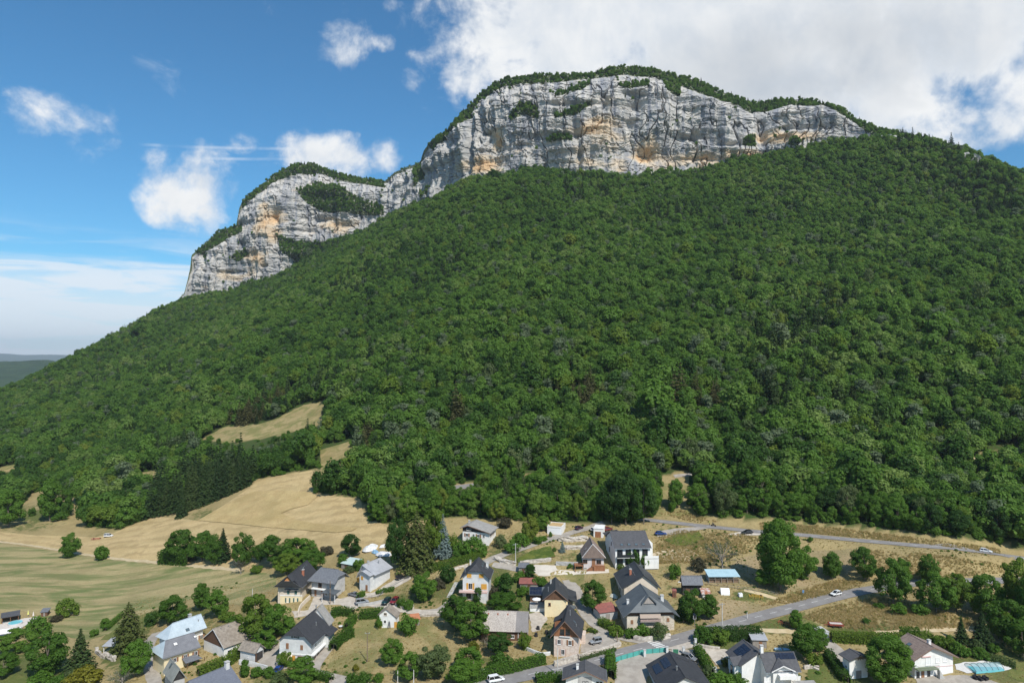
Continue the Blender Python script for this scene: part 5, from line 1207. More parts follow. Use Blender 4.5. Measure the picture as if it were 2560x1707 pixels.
h.window('f', -5.2, 1.9, .75, 1.2, M_SHBR, True); h.window('f', 5.6, 2.4, .8, 1.1, M_SHBR, True); h.window('f', 5.7, -.4, .7, .8); h.window('f', -2.2, .2, 1.1, 2.0, frame=M_DKFRAME); h.door('f', 2.6, .6, 1.0, 2.0, M_SHBR)
h.plate('render_panel', 'f', -5.0, -1.0, 3.2, 5.2, M_BEIGE, .02); h.chimney(1, -1.2, .62, .9, 1.5, M_OFFW); h.chimney(-1, -2.2, .68, .7, 1.0, M_OFFW); h.gutter()
# ---- house at the bottom edge
h = House('house', 'white house with wide dark roof and grey centre panel by the green fence yard', (1463,1677), (1463,1648), 7.4, el=(1406,1697.5), hel=5.2, er=(1517.5,1698), her=5.2, roof=M_CHAR, wall=M_WHITE, fascia=M_FASCIA, ovg=1.0, ove=.8)
h.plate('grey_panel', 'f', -.1, -2, 3.4, 7.6, M_GREYR, .04)
for u in (-.35, .45, 3.0, 3.8): h.window('f', u, 3.4, .65, 1.2, frame=M_DKFRAME)
h.chimney(-1, -.6, .34, .6, 1.0, M_WHITE); h.gutter()
# ---- black solar house
h = House('house', 'wide low house with black tiled roof carrying a solar array', (1714,1692), (1673,1628), 6.6, el=(1640,1712), hel=3.2, er=(1767.5,1694.5), her=3.6, roof=M_BLACK2, wall=M_OFFW, ovg=.6, ove=.8)
h.pv(-1, h.rB-6.6, h.rB-1.5, .18, .46, 6, 2); o = h.onroof('dark_panel', -1, h.rB-4.6, .68, 4.6, 1.9, M_PV, .05, off=.07)
h.flue(-1, -2.5, .12, .9, .16); b = MB(); b.slab([(.1, h.rB-2.2, 6.62), (4.6, h.rB-2.2, 4.9), (4.6, h.rB+.6, 4.9), (.1, h.rB+.6, 6.62)], .2, up=(0, 0, 1)); b.build('upper_roof', M_BLACK2, h.roof)
# ---- white house with several roofs
h = House('house', 'white house with charcoal roofs, front dormer and dark solar tiles', (1899,1630.6), (1985,1628), 8.2, er=(1889,1680.7), her=5.0, roof=M_CHAR, wall=M_WHITE, ovg=.5, ove=.8)
h.pv(1, h.rB-5.3, h.rB-.3, .05, .38, 5, 2)
dy = -.4
for s_ in (-1, 1):
    b = MB(); b.slab([(1.6, dy, 7.6), (h.wr+.7, dy, 6.7), (h.wr+.7, dy+s_*3.0, 5.3), (3.6+.6, dy+s_*3.0, 5.3)], .2, up=(0, 0, 1)); b.build('dormer_roof', M_CHAR, h.roof)
    b = MB(); b.slab([(h.wr+.74, dy, 6.78), (h.wr+.74, dy+s_*3.05, 5.38), (h.wr+.74, dy+s_*3.05, 5.1), (h.wr+.74, dy, 6.5)], .06, up=(1, 0, 0)); b.build('barge_board', M_FRAME, h.roof)
b = MB(); b.face([(h.wr-.1, dy-2.3, -2), (h.wr-.1, dy+2.3, -2), (h.wr-.1, dy+2.3, 5.3), (h.wr-.1, dy, 6.4), (h.wr-.1, dy-2.3, 5.3)]); b.box(h.xw, h.wr-.11, dy-2.3, dy+2.3, -2, 5.0); b.build('dormer_wall', M_WHITE, h.e)
h.window('r', -4.0, 2.2, 1.5, 1.3, blind=True); h.window('r', 3.9, 2.2, 1.5, 1.3, blind=True); b = MB(); b.box(h.wr-.1, h.wr+.0, dy-.9, dy+.9, 2.0, 3.4); b.build('roller_blind', M_BLIND, h.e)
bl = h.box('balcony', h.wr-.1, h.wr+1.3, dy-1.2, dy+3.0, 3.6, 4.5, M_WHITE)
h.chimney(-1, h.rF+.6, .05, .7, 1.7, M_WHITE); h.gutter((1,))
b = MB(); b.slab([(h.wr+1.0, h.rB-3.0, 3.2), (h.wr+4.6, h.rB-3.0, 2.7), (h.wr+4.6, h.rB+2.6, 2.7), (h.wr+1.0, h.rB+2.6, 3.2)], .12, up=(0, 0, 1)); b.build('pergola_roof', M_FIBRE, h.e)
for (x, y) in ((h.wr+4.3, h.rB-2.7), (h.wr+4.3, h.rB+2.3)): h.box('pergola_post', x-.08, x+.08, y-.08, y+.08, -2, 2.7, M_WOOD)
h2 = House('house', 'entrance wing with dark solar tiles joined to the white charcoal-roofed house', (1897,1631), (1857.4,1596.5), 8.0, el=(1846,1661), hel=4.9, her=4.9, roof=M_CHAR, wall=M_WHITE, ovg=.4, ove=.7)
h2.pv(-1, -1.6, 2.4, .12, .72, 4, 3); h2.window('l', 1.4, 1.6, .5, 2.1); h2.door('l', .2, 1.4, 1.0, 2.2, M_SHGY); h2.window('l', -1.6, 2.0, .9, 1.2)
for s_ in (-1, 1):
    b = MB(); b.slab([(-h2.wl-1.3, -1.2, 5.9), (-h2.wl+2.0, -1.2, 6.3), (-h2.wl+1.4, -1.2+s_*2.2, 5.0), (-h2.wl-1.3, -1.2+s_*2.2, 4.6)], .16, up=(0, 0, 1)); b.build('porch_roof', M_CHAR, h2.roof)
b = MB(); b.box(-h2.wl-.7, -h2.wl+.8, -2.8, .4, -2, 4.7); b.build('porch', M_WHITE, h2.e)
b = MB(); b.face([(-h2.wl-.72, -2.8, 4.6), (-h2.wl-.72, .4, 4.6), (-h2.wl-.72, -1.2, 5.7)]); b.build('porch_gable', M_WHITE, h2.e)
b = MB(); b.box(-h2.wl-.8, -h2.wl-.7, -1.7, -.6, 1.6, 3.9); b.build('porch_door', M_GLASS, h2.e)
# ---- garden sheds on the right
e, w = obox('garden_shed', 'grey wooden garden shed with pale sheet roof and brown door', 'shed', (1882,1619), (1917,1620), 3.2, 2.2, M_WOODG, M_LIGHTGREY, .7, .35); part(e, 'door', M_SHBR, -.2, .7, -.05, .02, 0, 1.9)
e, w = obox('garage', 'sunken garage with pale grey door at the end of a ramp', 'garage', (2051,1601), (2073,1599), 4.0, 2.3, M_CONC); part(e, 'roof_slab', M_CONC, -w/2-.1, w/2+.1, -.1, 4, 2.3, 2.45); part(e, 'garage_door', mat('blue_grey_door', (.50, .55, .60), .6, stripes=(2, .5, .2, .08)), -w/2+.15, w/2-.15, -.07, .02, 0, 2.15)
h = House('outbuilding', 'white outbuilding with small dark grey gable roof beside the ramp', (2152,1637), (2123.5,1619.5), 6.4, el=(2125,1652.5), hel=5.2, her=5.2, roof=M_CHAR, wall=M_WHITE, ovg=.9, ove=.7, cat='outbuilding')
h.clad(5.0, M_WOODG); h.door('f', 0, 0, 1.6, 2.1, M_WOODG); h.window('l', 0, 2.4, .9, .8)
b = MB()
for x in (-.8, 0, .8): b.tube((x, h.yF+.1, 5.1), (0, h.yF+.1, 6.0), .07, n=5)
b.build('truss', M_WOOD, h.e)
# ---- white house with brown roof
h = House('house', 'white two-storey house with broad brown tiled roof and balcony by the pool', (2335,1617), (2268.8,1581), 8.0, el=(2277,1645.5), hel=5.0, er=(2395.5,1641), her=5.0, roof=M_BROWN, wall=M_WHITE, fascia=M_FASCIA, ovg=.9, ove=.9)
h.window('f', -1.0, 3.1, 1.6, 2.1, blind=True); h.window('f', 1.7, 3.6, 1.1, 1.3, blind=True); h.window('f', 3.9, 3.6, 1.2, 1.3, blind=True); h.window('f', -4.4, 3.2, 1.0, 2.0, blind=True)
h.plate('garage_door', 'f', 3.3, -.2, 2.4, 2.1, M_BLIND, .05); h.window('f', -4.0, .1, .9, 1.6, frame=M_DKFRAME); h.door('f', -2.6, 0, .9, 2.0, M_SHBR); h.window('f', -.9, 0, .9, 2.0, frame=M_DKFRAME)
bl = h.box('balcony', h.xlw-.2, .9, h.fw-1.6, h.fw, 2.5, 2.7, mat('green_slab', (.16, .20, .12), .8)); h.railing(h.xlw-.2, .9, h.fw-1.55, 2.7, .9, M_STEEL, bl)
h.box('band', h.xlw-.02, h.xw+.02, h.fw-.05, h.fw+.02, 2.45, 2.6, mat('pink_band', (.62, .42, .40), .8)); h.plate('awning_box', 'f', -1.6, 5.2, 2.6, .22, mat('pink_band', (0, 0, 0)), .25)
for k in range(9): h.box('step', 1.0+k*.16, 1.18+k*.16, h.fw-1.6, h.fw-.7, -.3, 2.3-k*.26, M_CONC)
h.skylight(-1, .8, .45, 1.2, 1.0); h.chimney(1, -2.0, .12, .7, .9, M_FRAME); h.gutter()
# pool with enclosure
pp = [rayz(*q, at(2450, 1668).z+.3) for q in ((2410,1658), (2488,1655), (2511,1671), (2441,1677))]
ctr = sum(pp, Vector())/4; e = empty('swimming_pool', (ctr.x, ctr.y, at(2450, 1668).z)); tag(e, 'turquoise swimming pool under a low ribbed glass cover', 'pool')
Q = [p-Vector(e.location) for p in pp]
b = MB(); b.slab([(q.x, q.y, .14) for q in Q], .5, up=(0, 0, 1)); b.build('basin', mat('pool_water', (.16, .52, .58), .08, (.20, .58, .62), .8, spec=.7), e)
def arch(u, v, h_=1.0): a = Q[0].lerp(Q[1], u); c = Q[3].lerp(Q[2], u); p = a.lerp(c, v); return Vector((p.x, p.y, .18+h_*4*v*(1-v)*.9))
for i in range(6):
    u = i/5; b = MB()
    for j in range(10): b.tube(arch(u, j/10), arch(u, (j+1)/10), .06, n=5, cap=False)
    b.build('rib', M_DKFRAME, e)
mg = bpy.data.materials.new('cover_glass'); mg.use_nodes = True; T = NT(mg.node_tree); T.n.clear()
tr = T.add('ShaderNodeBsdfTransparent'); tr.inputs[0].default_value = (.86, .96, .97, 1); gl = T.add('ShaderNodeBsdfGlossy'); gl.inputs['Roughness'].default_value = .1
df = T.add('ShaderNodeBsdfDiffuse'); df.inputs[0].default_value = (.5, .72, .75, 1); mx0 = T.add('ShaderNodeMixShader'); mx0.inputs[0].default_value = .25; T.l.new(tr.outputs[0], mx0.inputs[1]); T.l.new(df.outputs[0], mx0.inputs[2])
mx = T.add('ShaderNodeMixShader'); mx.inputs[0].default_value = .12; T.l.new(mx0.outputs[0], mx.inputs[1]); T.l.new(gl.outputs[0], mx.inputs[2]); ou = T.add('ShaderNodeOutputMaterial'); T.l.new(mx.outputs[0], ou.inputs[0])
for i in range(5):
    b = MB()
    for j in range(10): b.face([arch(i/5+.01, j/10), arch((i+1)/5-.01, j/10), arch((i+1)/5-.01, (j+1)/10), arch(i/5+.01, (j+1)/10)])
    b.build('cover_panel', mg, e)

# ---- left part of the village
h = House('house', 'white house with large black tiled roof, clipped gable and driveway', (739,1562), (790,1520.6), 11.0, el=(690,1603), hel=6.0, er=(780,1613.5), her=6.0, front='half', clipf=.42, back='gable', roof=M_BLACK2, wall=M_OFFW, ovg=.9, ove=.9)
h.window('f', -.2, 7.2, 1.2, 1.2, M_SHGY); h.window('f', -2.6, 4.0, .8, 1.6, M_SHBR, True); h.window('f', 1.8, 4.0, .8, 1.3, M_SHBR, True)
h.box('band', h.xlw-.05, h.xw+.9, h.fw-.15, h.bw, 2.5, 2.8, M_WHITE); h.window('f', 1.4, .2, 1.7, 2.0, frame=M_SHBR); h.plate('orange_door', 'f', -.6, 0, .9, 2.2, M_ORANGE, .1)
b = MB(); b.slab([(-3.0, h.fw-.2, 2.5), (-.9, h.fw-.2, 2.5), (-.9, h.fw-1.9, 1.7), (-3.0, h.fw-1.9, 1.7)], .05, up=(0, -1, 1)); b.build('awning', mat('cream_awning', (.74, .66, .50), .9), h.e)
for u in (-3.5, -.8, 2.2): h.window('r', u, 3.8, .9, 1.2); 
for u in (-4.2, -2.2, .2): h.window('r', u, .3, 1.4, 1.6, frame=M_SHBR)
h.flue(1, .5, .52, .9); h.gutter()
b = MB(); b.slab([(h.wr-1.2, 1.0, 6.7), (h.wr+1.6, 1.0, 5.3), (h.wr+1.6, h.rB, 5.3), (h.wr-1.2, h.rB, 6.7)], .18, up=(0, 0, 1)); b.build('eave_extension', M_BLACK2, h.roof)
h.box('side_wing', h.xw, h.xw+1.6, 1.6, h.bw, -2, 5.1, M_OFFW)
h = House('house', 'old grey fibre-cement roofed wing behind the large black roof', (793,1521), (806,1508), 9.6, er=(838,1548), her=4.6, hel=4.6, roof=M_FIBRE, wall=M_OFFW, ovg=.3, ove=.7)
h.flue(-1, 0, .3, 1.6, .16); h.door('r', .5, -.5, .9, 2.0, M_SHBR)
h = House('house', 'stone house with dark hipped roof, orange gablet and green shutters', (722.8,1436), (768,1399.5), 10.2, el=(683,1467), hel=5.7, er=(754.8,1468.5), her=5.7, front='half', clipf=.02, back='gable', roof=M_BLACK2, wall=M_BEIGE, ovg=1.3, ove=1.1)
b = MB(); b.slab([(-1.3, h.rF-1.2, h.hr-1.9), (1.3, h.rF-1.2, h.hr-1.9), (0, h.rF-.9, h.hr-.3)], .06, up=(0, -1, 0)); b.build('gablet', mat('orange_boards', (.50, .22, .08), .8), h.roof)
b = MB(); b.slab([(h.xs(h.hF, -1), h.yF, h.hF+.05), (h.xs(h.hF, 1), h.yF, h.hF+.05), (1.3, h.rF-1.3, h.hr-1.7), (-1.3, h.rF-1.3, h.hr-1.7)], .08, up=(0, -.5, 1)); b.build('front_hip', M_GREYSLATE, h.roof)
for s_ in (-1, 1):
    b = MB(); b.slab([(0, h.rF+.2, h.hr+.06), (s_*2.0, h.rF+.2, h.hr-1.75), (s_*1.8, h.rF-1.7, h.hr-1.9), (0, h.rF-1.5, h.hr-.02)], .12, up=(0, 0, 1)); b.build('gablet_roof', M_BLACK2, h.roof)
for u in (-1.0, 1.6): h.window('f', u, 3.0, .8, 1.3, M_SHGR, True)
for u in (-1.2, 1.6): h.window('f', u, .2, .9, 1.5, M_SHGR)
h.plate('white_band', 'f', 0, 2.4, h.xw-h.xlw, .35, M_WHITE, .08); h.plate('lower_wall', 'f', 0, -2.4, h.xw-h.xlw-.1, 4.7, M_CREAM, .03); b = MB(); b.slab([(-2.2, h.fw-.9, 4.7), (2.6, h.fw-.9, 4.7), (2.6, h.fw, 4.95), (-2.2, h.fw, 4.95)], .08, up=(0, 0, 1)); b.build('canopy', M_GREYSLATE, h.e)
h.chimney(1, -1.2, .5, .7, 1.6, M_BRICK); h.flue(1, -1.2, .52, 2.6, .08); h.gutter((1,))
for y in (-.5, 1.4, 3.4, 5.2): h.skylight(1, y, .18, .5, .7)
h = House('house', 'grey slate hipped house with a covered ground floor behind the gravel yard', (801.7,1417.6), (846,1423), 8.8, er=(779,1453), her=5.2, hel=5.2, front='hip', extF=2.4, back='half', clipf=.5, extB=1.6, roof=M_GREYSLATE, wall=M_GREYR, ovg=1.0, ove=1.3)
h.door('r', -.6, 0, .9, 2.1, M_SHBR); h.door('r', -3.4, 0, .8, 2.1, M_SHBR); h.window('r', 1.0, .6, 1.0, 1.2); h.window('r', 2.6, 3.2, .9, 1.2); h.window('r', -1.6, 3.0, 1.4, 1.6, frame=M_SHBR)
bl = h.box('balcony', h.xw, h.xw+1.2, h.fw+.6, h.bw-2.0, 2.6, 2.85, M_WHITE); h.railing(0, .1, 0, -40, .1) if False else None
b = MB(); b.slab([(h.xw, h.bw-3.0, 3.1), (h.xw+3.4, h.bw-3.0, 2.7), (h.xw+3.4, h.bw+2.6, 2.7), (h.xw, h.bw+2.6, 3.1)], .14, up=(0, 0, 1)); b.build('carport_roof', M_SEAM, h.e)
for q in (h.bw-2.7, h.bw+2.3): h.box('post', h.xw+3.1, h.xw+3.25, q-.08, q+.08, -1, 2.7, M_FRAME)
h = House('house', 'white house with pale sheet metal roof and orange shutters above the ramp', (905,1412), (951,1393), 8.2, el=(874,1449.5), hel=3.6, er=(951,1432), her=5.4, roof=M_LIGHTGREY, wall=M_OFFW, ovg=.8, ove=.8)
h.window('f', .0, 4.6, 1.1, 1.2, M_ORANGE, True); h.window('f', -2.4, 1.6, .9, 1.6, M_ORANGE, True); h.window('f', -.6, 1.8, .6, .6); h.window('f', .9, 1.7, 1.1, .9, frame=M_SHBR); h.window('f', 3.4, 4.4, 1.2, 1.1, M_ORANGE, True); h.window('f', 3.6, 1.4, 1.2, 1.6, M_ORANGE, True)
h.chimney(1, -2.6, .12, .6, 1.0); h.flue(1, 1.6, .35, 1.0, .14); b = h.onroof('dark_roof_strip', -1, 2.0, .3, 6, 2.2, M_BLACK2, .03)
b = MB(); b.slab([(1.6, h.yF-2.0, 6.9), (h.wr*.9, h.yF-2.0, 5.6), (h.wr*.9, h.yF+2, 5.6), (1.6, h.yF+2, 6.9)], .16, up=(0, 0, 1)); b.slab([(1.6, h.yF-2.0, 6.9), (-.6, h.yF-2.0, 5.9), (-.6, h.yF+2, 5.9), (1.6, h.yF+2, 6.9)], .16, up=(0, 0, 1)); b.build('front_gable_roof', M_LIGHTGREY, h.roof)
b = MB(); b.face([(0, h.yF-1.2, -2), (h.wr*.8, h.yF-1.2, -2), (h.wr*.8, h.yF-1.2, 5.5), (1.6, h.yF-1.2, 6.7), (0, h.yF-1.2, 6.0)]); b.box(0, h.wr*.8, h.yF-1.19, h.fw, -2, 5.5); b.build('front_bay', M_OFFW, h.e)
b = MB(); b.box(2.6, 3.5, h.yF-1.28, h.yF-1.2, 0, 2.1); b.build('door', M_SHBR, h.e); b = MB(); b.box(.6, 1.5, h.yF-1.28, h.yF-1.2, 3.6, 4.8); b.build('shutter', M_ORANGE, h.e)
h.gutter((1,))
e, w = obox('shed', 'open shed with pale mint sheet roof behind the slate house', 'shed', (853,1421), (881,1424), 5.0, 2.0, M_WOODG, mat('mint_sheet', (.48, .58, .55), .6, (.42, .52, .50), .6), .9, .3); part(e, 'door', M_WOOD, -1, .6, -.05, .02, 0, 1.8)
h = House('cottage', 'small white cottage with mossy brown roof and a ladder on its wall', (965,1521), (975,1509), 6.0, el=(947.4,1532), hel=4.0, er=(994,1541.5), her=3.4, roof=M_MOSSY, wall=M_WHITE, ovg=.3, ove=.5, cat='cottage')
h.window('f', -.3, 3.8, 1.0, .9, frame=M_BEIGE); h.window('f', -.4, 1.4, .8, 1.0); h.door('f', -1.9, 0, .9, 1.9, M_ORANGE); h.door('f', 3.0, 0, .9, 2.0, M_ORANGE)
b = MB()
for s_ in (-1, 1): b.tube((1.0+s_*.55, h.fw-.45, -.3), (1.0+s_*.12, h.fw-.1, 2.2), .05, n=5)
for k in range(7): t = k/7; b.box(1.0-.5*(1-t)-.05, 1.0+.5*(1-t)+.05, h.fw-.5+.35*t, h.fw-.4+.35*t, .0+2.1*t, .09+2.1*t)
b.build('ladder', M_DKFRAME, h.e)
e, w = obox('lean_to', 'small lean-to with orange rusty sheet roof beside the mossy cottage', 'shed', (1030,1567), (1049,1562), 2.6, 2.2, M_WOODG, mat('orange_rust_sheet', (.48, .20, .10), .85, (.42, .16, .08), 1.5, stripes=(0, .3, .3, .15)), .7, .3); part(e, 'door', M_WOOD, -.4, .4, -.05, .02, 0, 1.8)
h = House('house', 'house with pale blue-grey metal roof, hipped end and skylights', (430.4,1557.5), (502.4,1533.7), 8.2, er=(403,1608), her=4.6, hel=4.6, front='hip', extF=3.4, back='gable', roof=M_PALEMETAL, wall=M_WHITE, ovg=.8, ove=1.0)
h.skylight(1, -1.2, .72, 1.1, .9); h.chimney(-1, 1.5, .25, .8, 1.4); h.flue(1, 3.0, .42, .5); h.flue(1, 5.0, .35, .5); h.gutter((1,))
for u in (-2.5, .5, 3.5): h.window('r', u, 1.2, 1.0, 1.3, M_SHBR)
h = House('house', 'cream house with grey metal hipped roof and two large skylights', (412.8,1601), (484.7,1579.6), 8.2, er=(406,1646), her=5.2, hel=5.2, front='hip', extF=2.6, back='gable', roof=mat('grey_metal_roof', (.165, .165, .175), .55, (.20, .20, .21), .6, stripes=(1, .5, .25, .08)), wall=M_CREAM, ovg=.8, ove=.8)
h.skylight(1, -2.0, .38, 1.1, 1.0, M_FRAME); h.skylight(1, 3.9, .3, .9, .8, M_FRAME); h.gutter((1,))
b = MB(); b.slab([(h.xs(h.hF, -1), h.yF, h.hF+.04), (h.xs(h.hF, 1), h.yF, h.hF+.04), (0, h.rF, h.hr+.04)], .03, up=(0, -.5, 1)); b.build('pale_hip', M_PALEMETAL, h.roof)
for u in (-3.0, 0, 3.0): h.window('r', u, 2.8, 1.0, 1.2, M_SHBR)
b = MB(); b.slab([(h.xw, -1.0, 3.2), (h.xw+2.6, -1.0, 2.5), (h.xw+2.6, h.bw+.5, 2.5), (h.xw, h.bw-.5, 3.2)], .12, up=(0, 0, 1)); b.build('gallery_roof', M_GREYSLATE, h.e); h.box('gallery', h.xw, h.xw+2.4, -.6, h.bw-.2, -.2, .1, M_WOOD)
for y in (-.5, 2.0, 4.5): h.box('gallery_post', h.xw+2.2, h.xw+2.35, y, y+.15, -2, 2.5, M_WOOD)
h = House('barn', 'white-walled barn with long mossy brown roof and dark boarded gable', (532,1571), (624,1540), 7.6, er=(550.6,1624), her=3.2, hel=3.2, roof=M_MOSSY, wall=M_WHITE, ovg=.35, ove=.6, cat='barn', fascia=M_FRAME)
h.clad(3.0, M_WOOD); h.window('r', -4.0, .5, 1.1, 1.4, frame=M_DKFRAME); h.chimney(1, 3.0, .08, .5, .5, M_OFFW, False)
for y, t in ((-4, .12), (-1.5, .14), (1, .2), (4.2, .14)): h.flue(1, y, t, .25, .1)
h = House('outbuilding', 'small outbuilding with weathered plank roof and open dark end', (608,1599.5), (651.6,1608.7), 4.9, er=(593.4,1624), her=2.9, hel=2.9, roof=M_TIMBERROOF, wall=M_OFFW, ovg=.6, ove=.5, cat='outbuilding')
h.plate('shade_sheet', 'b', 0, -.5, h.xw-h.xlw-.4, 3.0, M_BLKWOOD, .04); h.window('r', .2, 1.2, .3, .5); h.box('post', h.xw-.2, h.xw, h.rB-.2, h.rB, -1, 2.6, M_WOOD)  # black sheet paints the shade inside the open end
h = House('house', 'small grey-green roofed house with dark gable beside the narrow lane', (448.8,1670.7), (425.8,1644.7), 6.6, el=(424.3,1701.5), hel=3.4, her=3.4, roof=mat('green_grey_roof', (.27, .275, .25), .8, (.22, .225, .205), .9, 6, stripes=(2, .4, .2, .1)), wall=M_GREYR, ovg=.7, ove=.5)
h.clad(3.4, M_BLKWOOD); h.skylight(-1, 1.5, .3, .8, 1.3); h.window('f', -.6, 1.0, 1.0, 1.2); h.door('f', 1.2, -.2, .9, 2.0, M_SHBR)
h = House('house', 'low house under a plain blue-grey slate roof with a big chimney', (470,1702), (574,1660), 6.8, er=(520,1745), her=3.2, hel=3.2, roof=mat('blue_slate_roof', (.125, .135, .165), .65, (.15, .16, .19), 2.0, stripes=(2, .3, .25, .15)), wall=M_OFFW, ovg=.5, ove=.6)
h.chimney(1, h.rB-1.2, .1, 1.0, 1.5, M_OFFW); h.window('b', 0, 2.5, .9, 1.0)
e, w = obox('carport', 'open carport with grey sheet roof behind the feathery fir', 'carport', (258,1632), (292,1628), 4.5, .1, M_CONC)
r = MB(); r.slab([(-w/2-.3, -.4, 2.3), (w/2+.3, -.4, 2.3), (w/2+.3, 4.8, 3.1), (-w/2-.3, 4.8, 3.1)], .12, up=(0, 0, 1)); r.build('roof', M_LIGHTGREY, e)
for x in (-w/2, w/2-.2):
    for y in (0, 4.2): part(e, 'post', M_FRAME, x, x+.2, y, y+.2, -1, 2.35)
part(e, 'back_wall', M_WOODG, -w/2+.2, w/2-.2, 4.25, 4.4, -1, 2.3)
# ---- sheds in the paddock
h = House('barn', 'small dark timber barn with blue-grey slate roof in the paddock', (1702,1438.3), (1754.4,1438.3), 5.9, er=(1704.6,1462.5), her=3.4, hel=3.4, roof=M_GREYSLATE, wall=M_BLKWOOD, ovg=.35, ove=.9, cat='barn')
h.door('r', -1.4, 0, 1.4, 2.0, M_WOOD); h.window('r', 1.0, 1.0, 1.0, .8, frame=M_WOODG); h.plate('stone_corner', 'r', 3.0, -1, .9, 3.4, M_STONE, .05)
A_, B_ = at(1773, 1458), at(1849, 1458); d = B_-A_; w = d.length
e = empty('woodshed', (A_+B_)/2, math.atan2(d.y, d.x)); tag(e, 'long open woodshed with pale blue sheet roof and stacked logs', 'woodshed')
r = MB(); r.slab([(-w/2-.3, -.3, 2.35), (w/2+.2, -.3, 2.35), (w/2-.1, 4.4, 3.5), (-w/2-.4, 4.4, 3.5)], .12, up=(0, 0, 1)); r.build('roof', M_BLUEROOF, e)
part(e, 'back_wall', M_WOODG, -w/2, w/2, 4.0, 4.12, -.6, 3.2); part(e, 'side_wall', mat('blue_boards', (.22, .30, .34), .8), -w/2, -w/2+.1, .3, 4.0, -.6, 2.4)
for i in range(6): x = -w/2+w*i/5; part(e, 'post', M_WOODG, x-.06, x+.06, 0, .12, -.6, 2.35)
part(e, 'rail', M_WOODG, -w/2, w/2, -.06, 0, 1.5, 1.6)
for i in range(5):
    b = MB(); x0 = -w/2+w*i/5+.15; hh = random.uniform(.9, 1.5)
    for j in range(14):
        for k in range(int(hh/.2)): b.tube((x0+j*(w/5-.3)/14+.08, .5, .1+k*.2), (x0+j*(w/5-.3)/14+.08, 1.3, .1+k*.2), .09, n=5)
    b.build('log_stack', mat('logs', (.23, .15, .10), .9, (.36, .26, .18), 4), e)
p = at(1803, 1487); q = at(1825, 1488); d = q-p; w = d.length; e = empty('polytunnel', (p+q)/2, math.atan2(d.y, d.x)); tag(e, 'small white plastic polytunnel beside the woodshed fence', 'polytunnel')
b = MB(); n = 10
for i in range(n):
    a0, a1 = math.pi*i/n, math.pi*(i+1)/n; f = lambda a, x: (x, 1.2-1.2*math.cos(a), -.3+2.3*math.sin(a))
    b.face([f(a0, -w/2), f(a0, w/2), f(a1, w/2), f(a1, -w/2)])
b.build('cover', mat('white_plastic', (.80, .80, .79), .5), e)
for x in (-w/2, w/2):
    b = MB(); b.face([(x, 1.2-1.2*math.cos(math.pi*i/n), -.3+2.3*math.sin(math.pi*i/n)) for i in range(n+1)]); b.build('end_panel', mat('white_plastic', (0, 0, 0)), e)
e, w = obox('hut', 'tiny hut with rusty sheet roof behind the garden trees', 'hut', (1757,1497), (1775,1497), 2.4, 1.6, M_OFFW, M_RUST, .9, .4); part(e, 'door', M_WOOD, -.4, .3, -.05, .02, 0, 1.4)
e, w = obox('privy', 'narrow red wooden hut beside the slate barn', 'hut', (1682,1493), (1691,1493), 1.2, 2.0, mat('red_boards', (.25, .09, .07), .85), M_RED, .3, .15); part(e, 'door', M_WOOD, -.35, .35, -.05, .02, 0, 1.7)
p = at(1851, 1491); e = empty('water_tank', p, .2); tag(e, 'white plastic water tank cube in the vegetable plot', 'tank')
part(e, 'tank', mat('white_plastic', (0, 0, 0)), -.6, .6, -.5, .5, .12, 1.15); part(e, 'pallet', M_WOODG, -.62, .62, -.52, .52, 0, .11); part(e, 'lid', M_DKFRAME, -.12, .12, -.12, .12, 1.15, 1.2)
# ---- pool terrace at the left edge
e, w = obox('pavilion', 'dark-roofed pool pavilion on the terrace below the meadow', 'pavilion', (4,1560), (46,1552), 4.0, .1, M_CONC)
r = MB(); r.slab([(-w/2-.4, -.4, 2.4), (w/2+.4, -.4, 2.4), (w/2+.4, 4.2, 2.9), (-w/2-.4, 4.2, 2.9)], .14, up=(0, 0, 1)); r.build('roof', M_CHAR, e)
for x in (-w/2, 0, w/2-.15):
    for y in (0, 3.6): part(e, 'post', M_WOODR, x, x+.15, y, y+.15, 0, 2.45)
part(e, 'back_wall', M_WOOD, -w/2, w/2, 3.76, 3.9, 0, 2.5)
e, w = obox('garden_shed', 'small garden shed with dark pitched roof by the pool terrace', 'shed', (102,1541), (118,1540), 2.2, 1.6, M_WOOD, M_GREYSLATE, .7, .3); part(e, 'door', M_WOODG, -.3, .3, -.05, .02, 0, 1.4)
patch('terrace', [(-40,1575),(0,1560),(60,1545),(100,1540),(110,1548),(60,1565),(40,1580),(0,1590),(-40,1600)], mat('terrace_paving', (.62, .56, .50), .9, (.54, .48, .42), 1.5), .08)
p = at(38, 1560); e = empty('garden_pool', p); tag(e, 'small blue pool partly hidden by bushes at the terrace', 'pool')
b = MB(); b.tube((0, 0, -.2), (0, 0, .75), 2.3, n=28); b.build('rim', mat('pool_rim', (.55, .55, .55), .7), e); b = MB(); b.tube((0, 0, .6), (0, 0, .78), 2.15, n=28); b.build('water', mat('pool_water', (0, 0, 0)), e)
for i, (px, py, c, lb) in enumerate(((70, 1541, (.72, .70, .22), 'folded yellow parasol on the pool terrace'), (83, 1544, (.68, .62, .56), 'folded beige parasol on the pool terrace'))):
    e = empty('parasol', at(px, py)); tag(e, lb, 'parasol'); b = MB(); b.tube((0, 0, 0), (0, 0, 2.4), .03); b.build('pole', M_FRAME, e); b = MB(); b.tube((0, 0, .9), (0, 0, 2.35), .32, .05, 8); b.build('canopy', mat('parasol_%d' % i, c, .9), e)
p = at(18, 1592); e = empty('marquee', p, .42); tag(e, 'long white tent roof at the edge of the village bushes', 'tent')
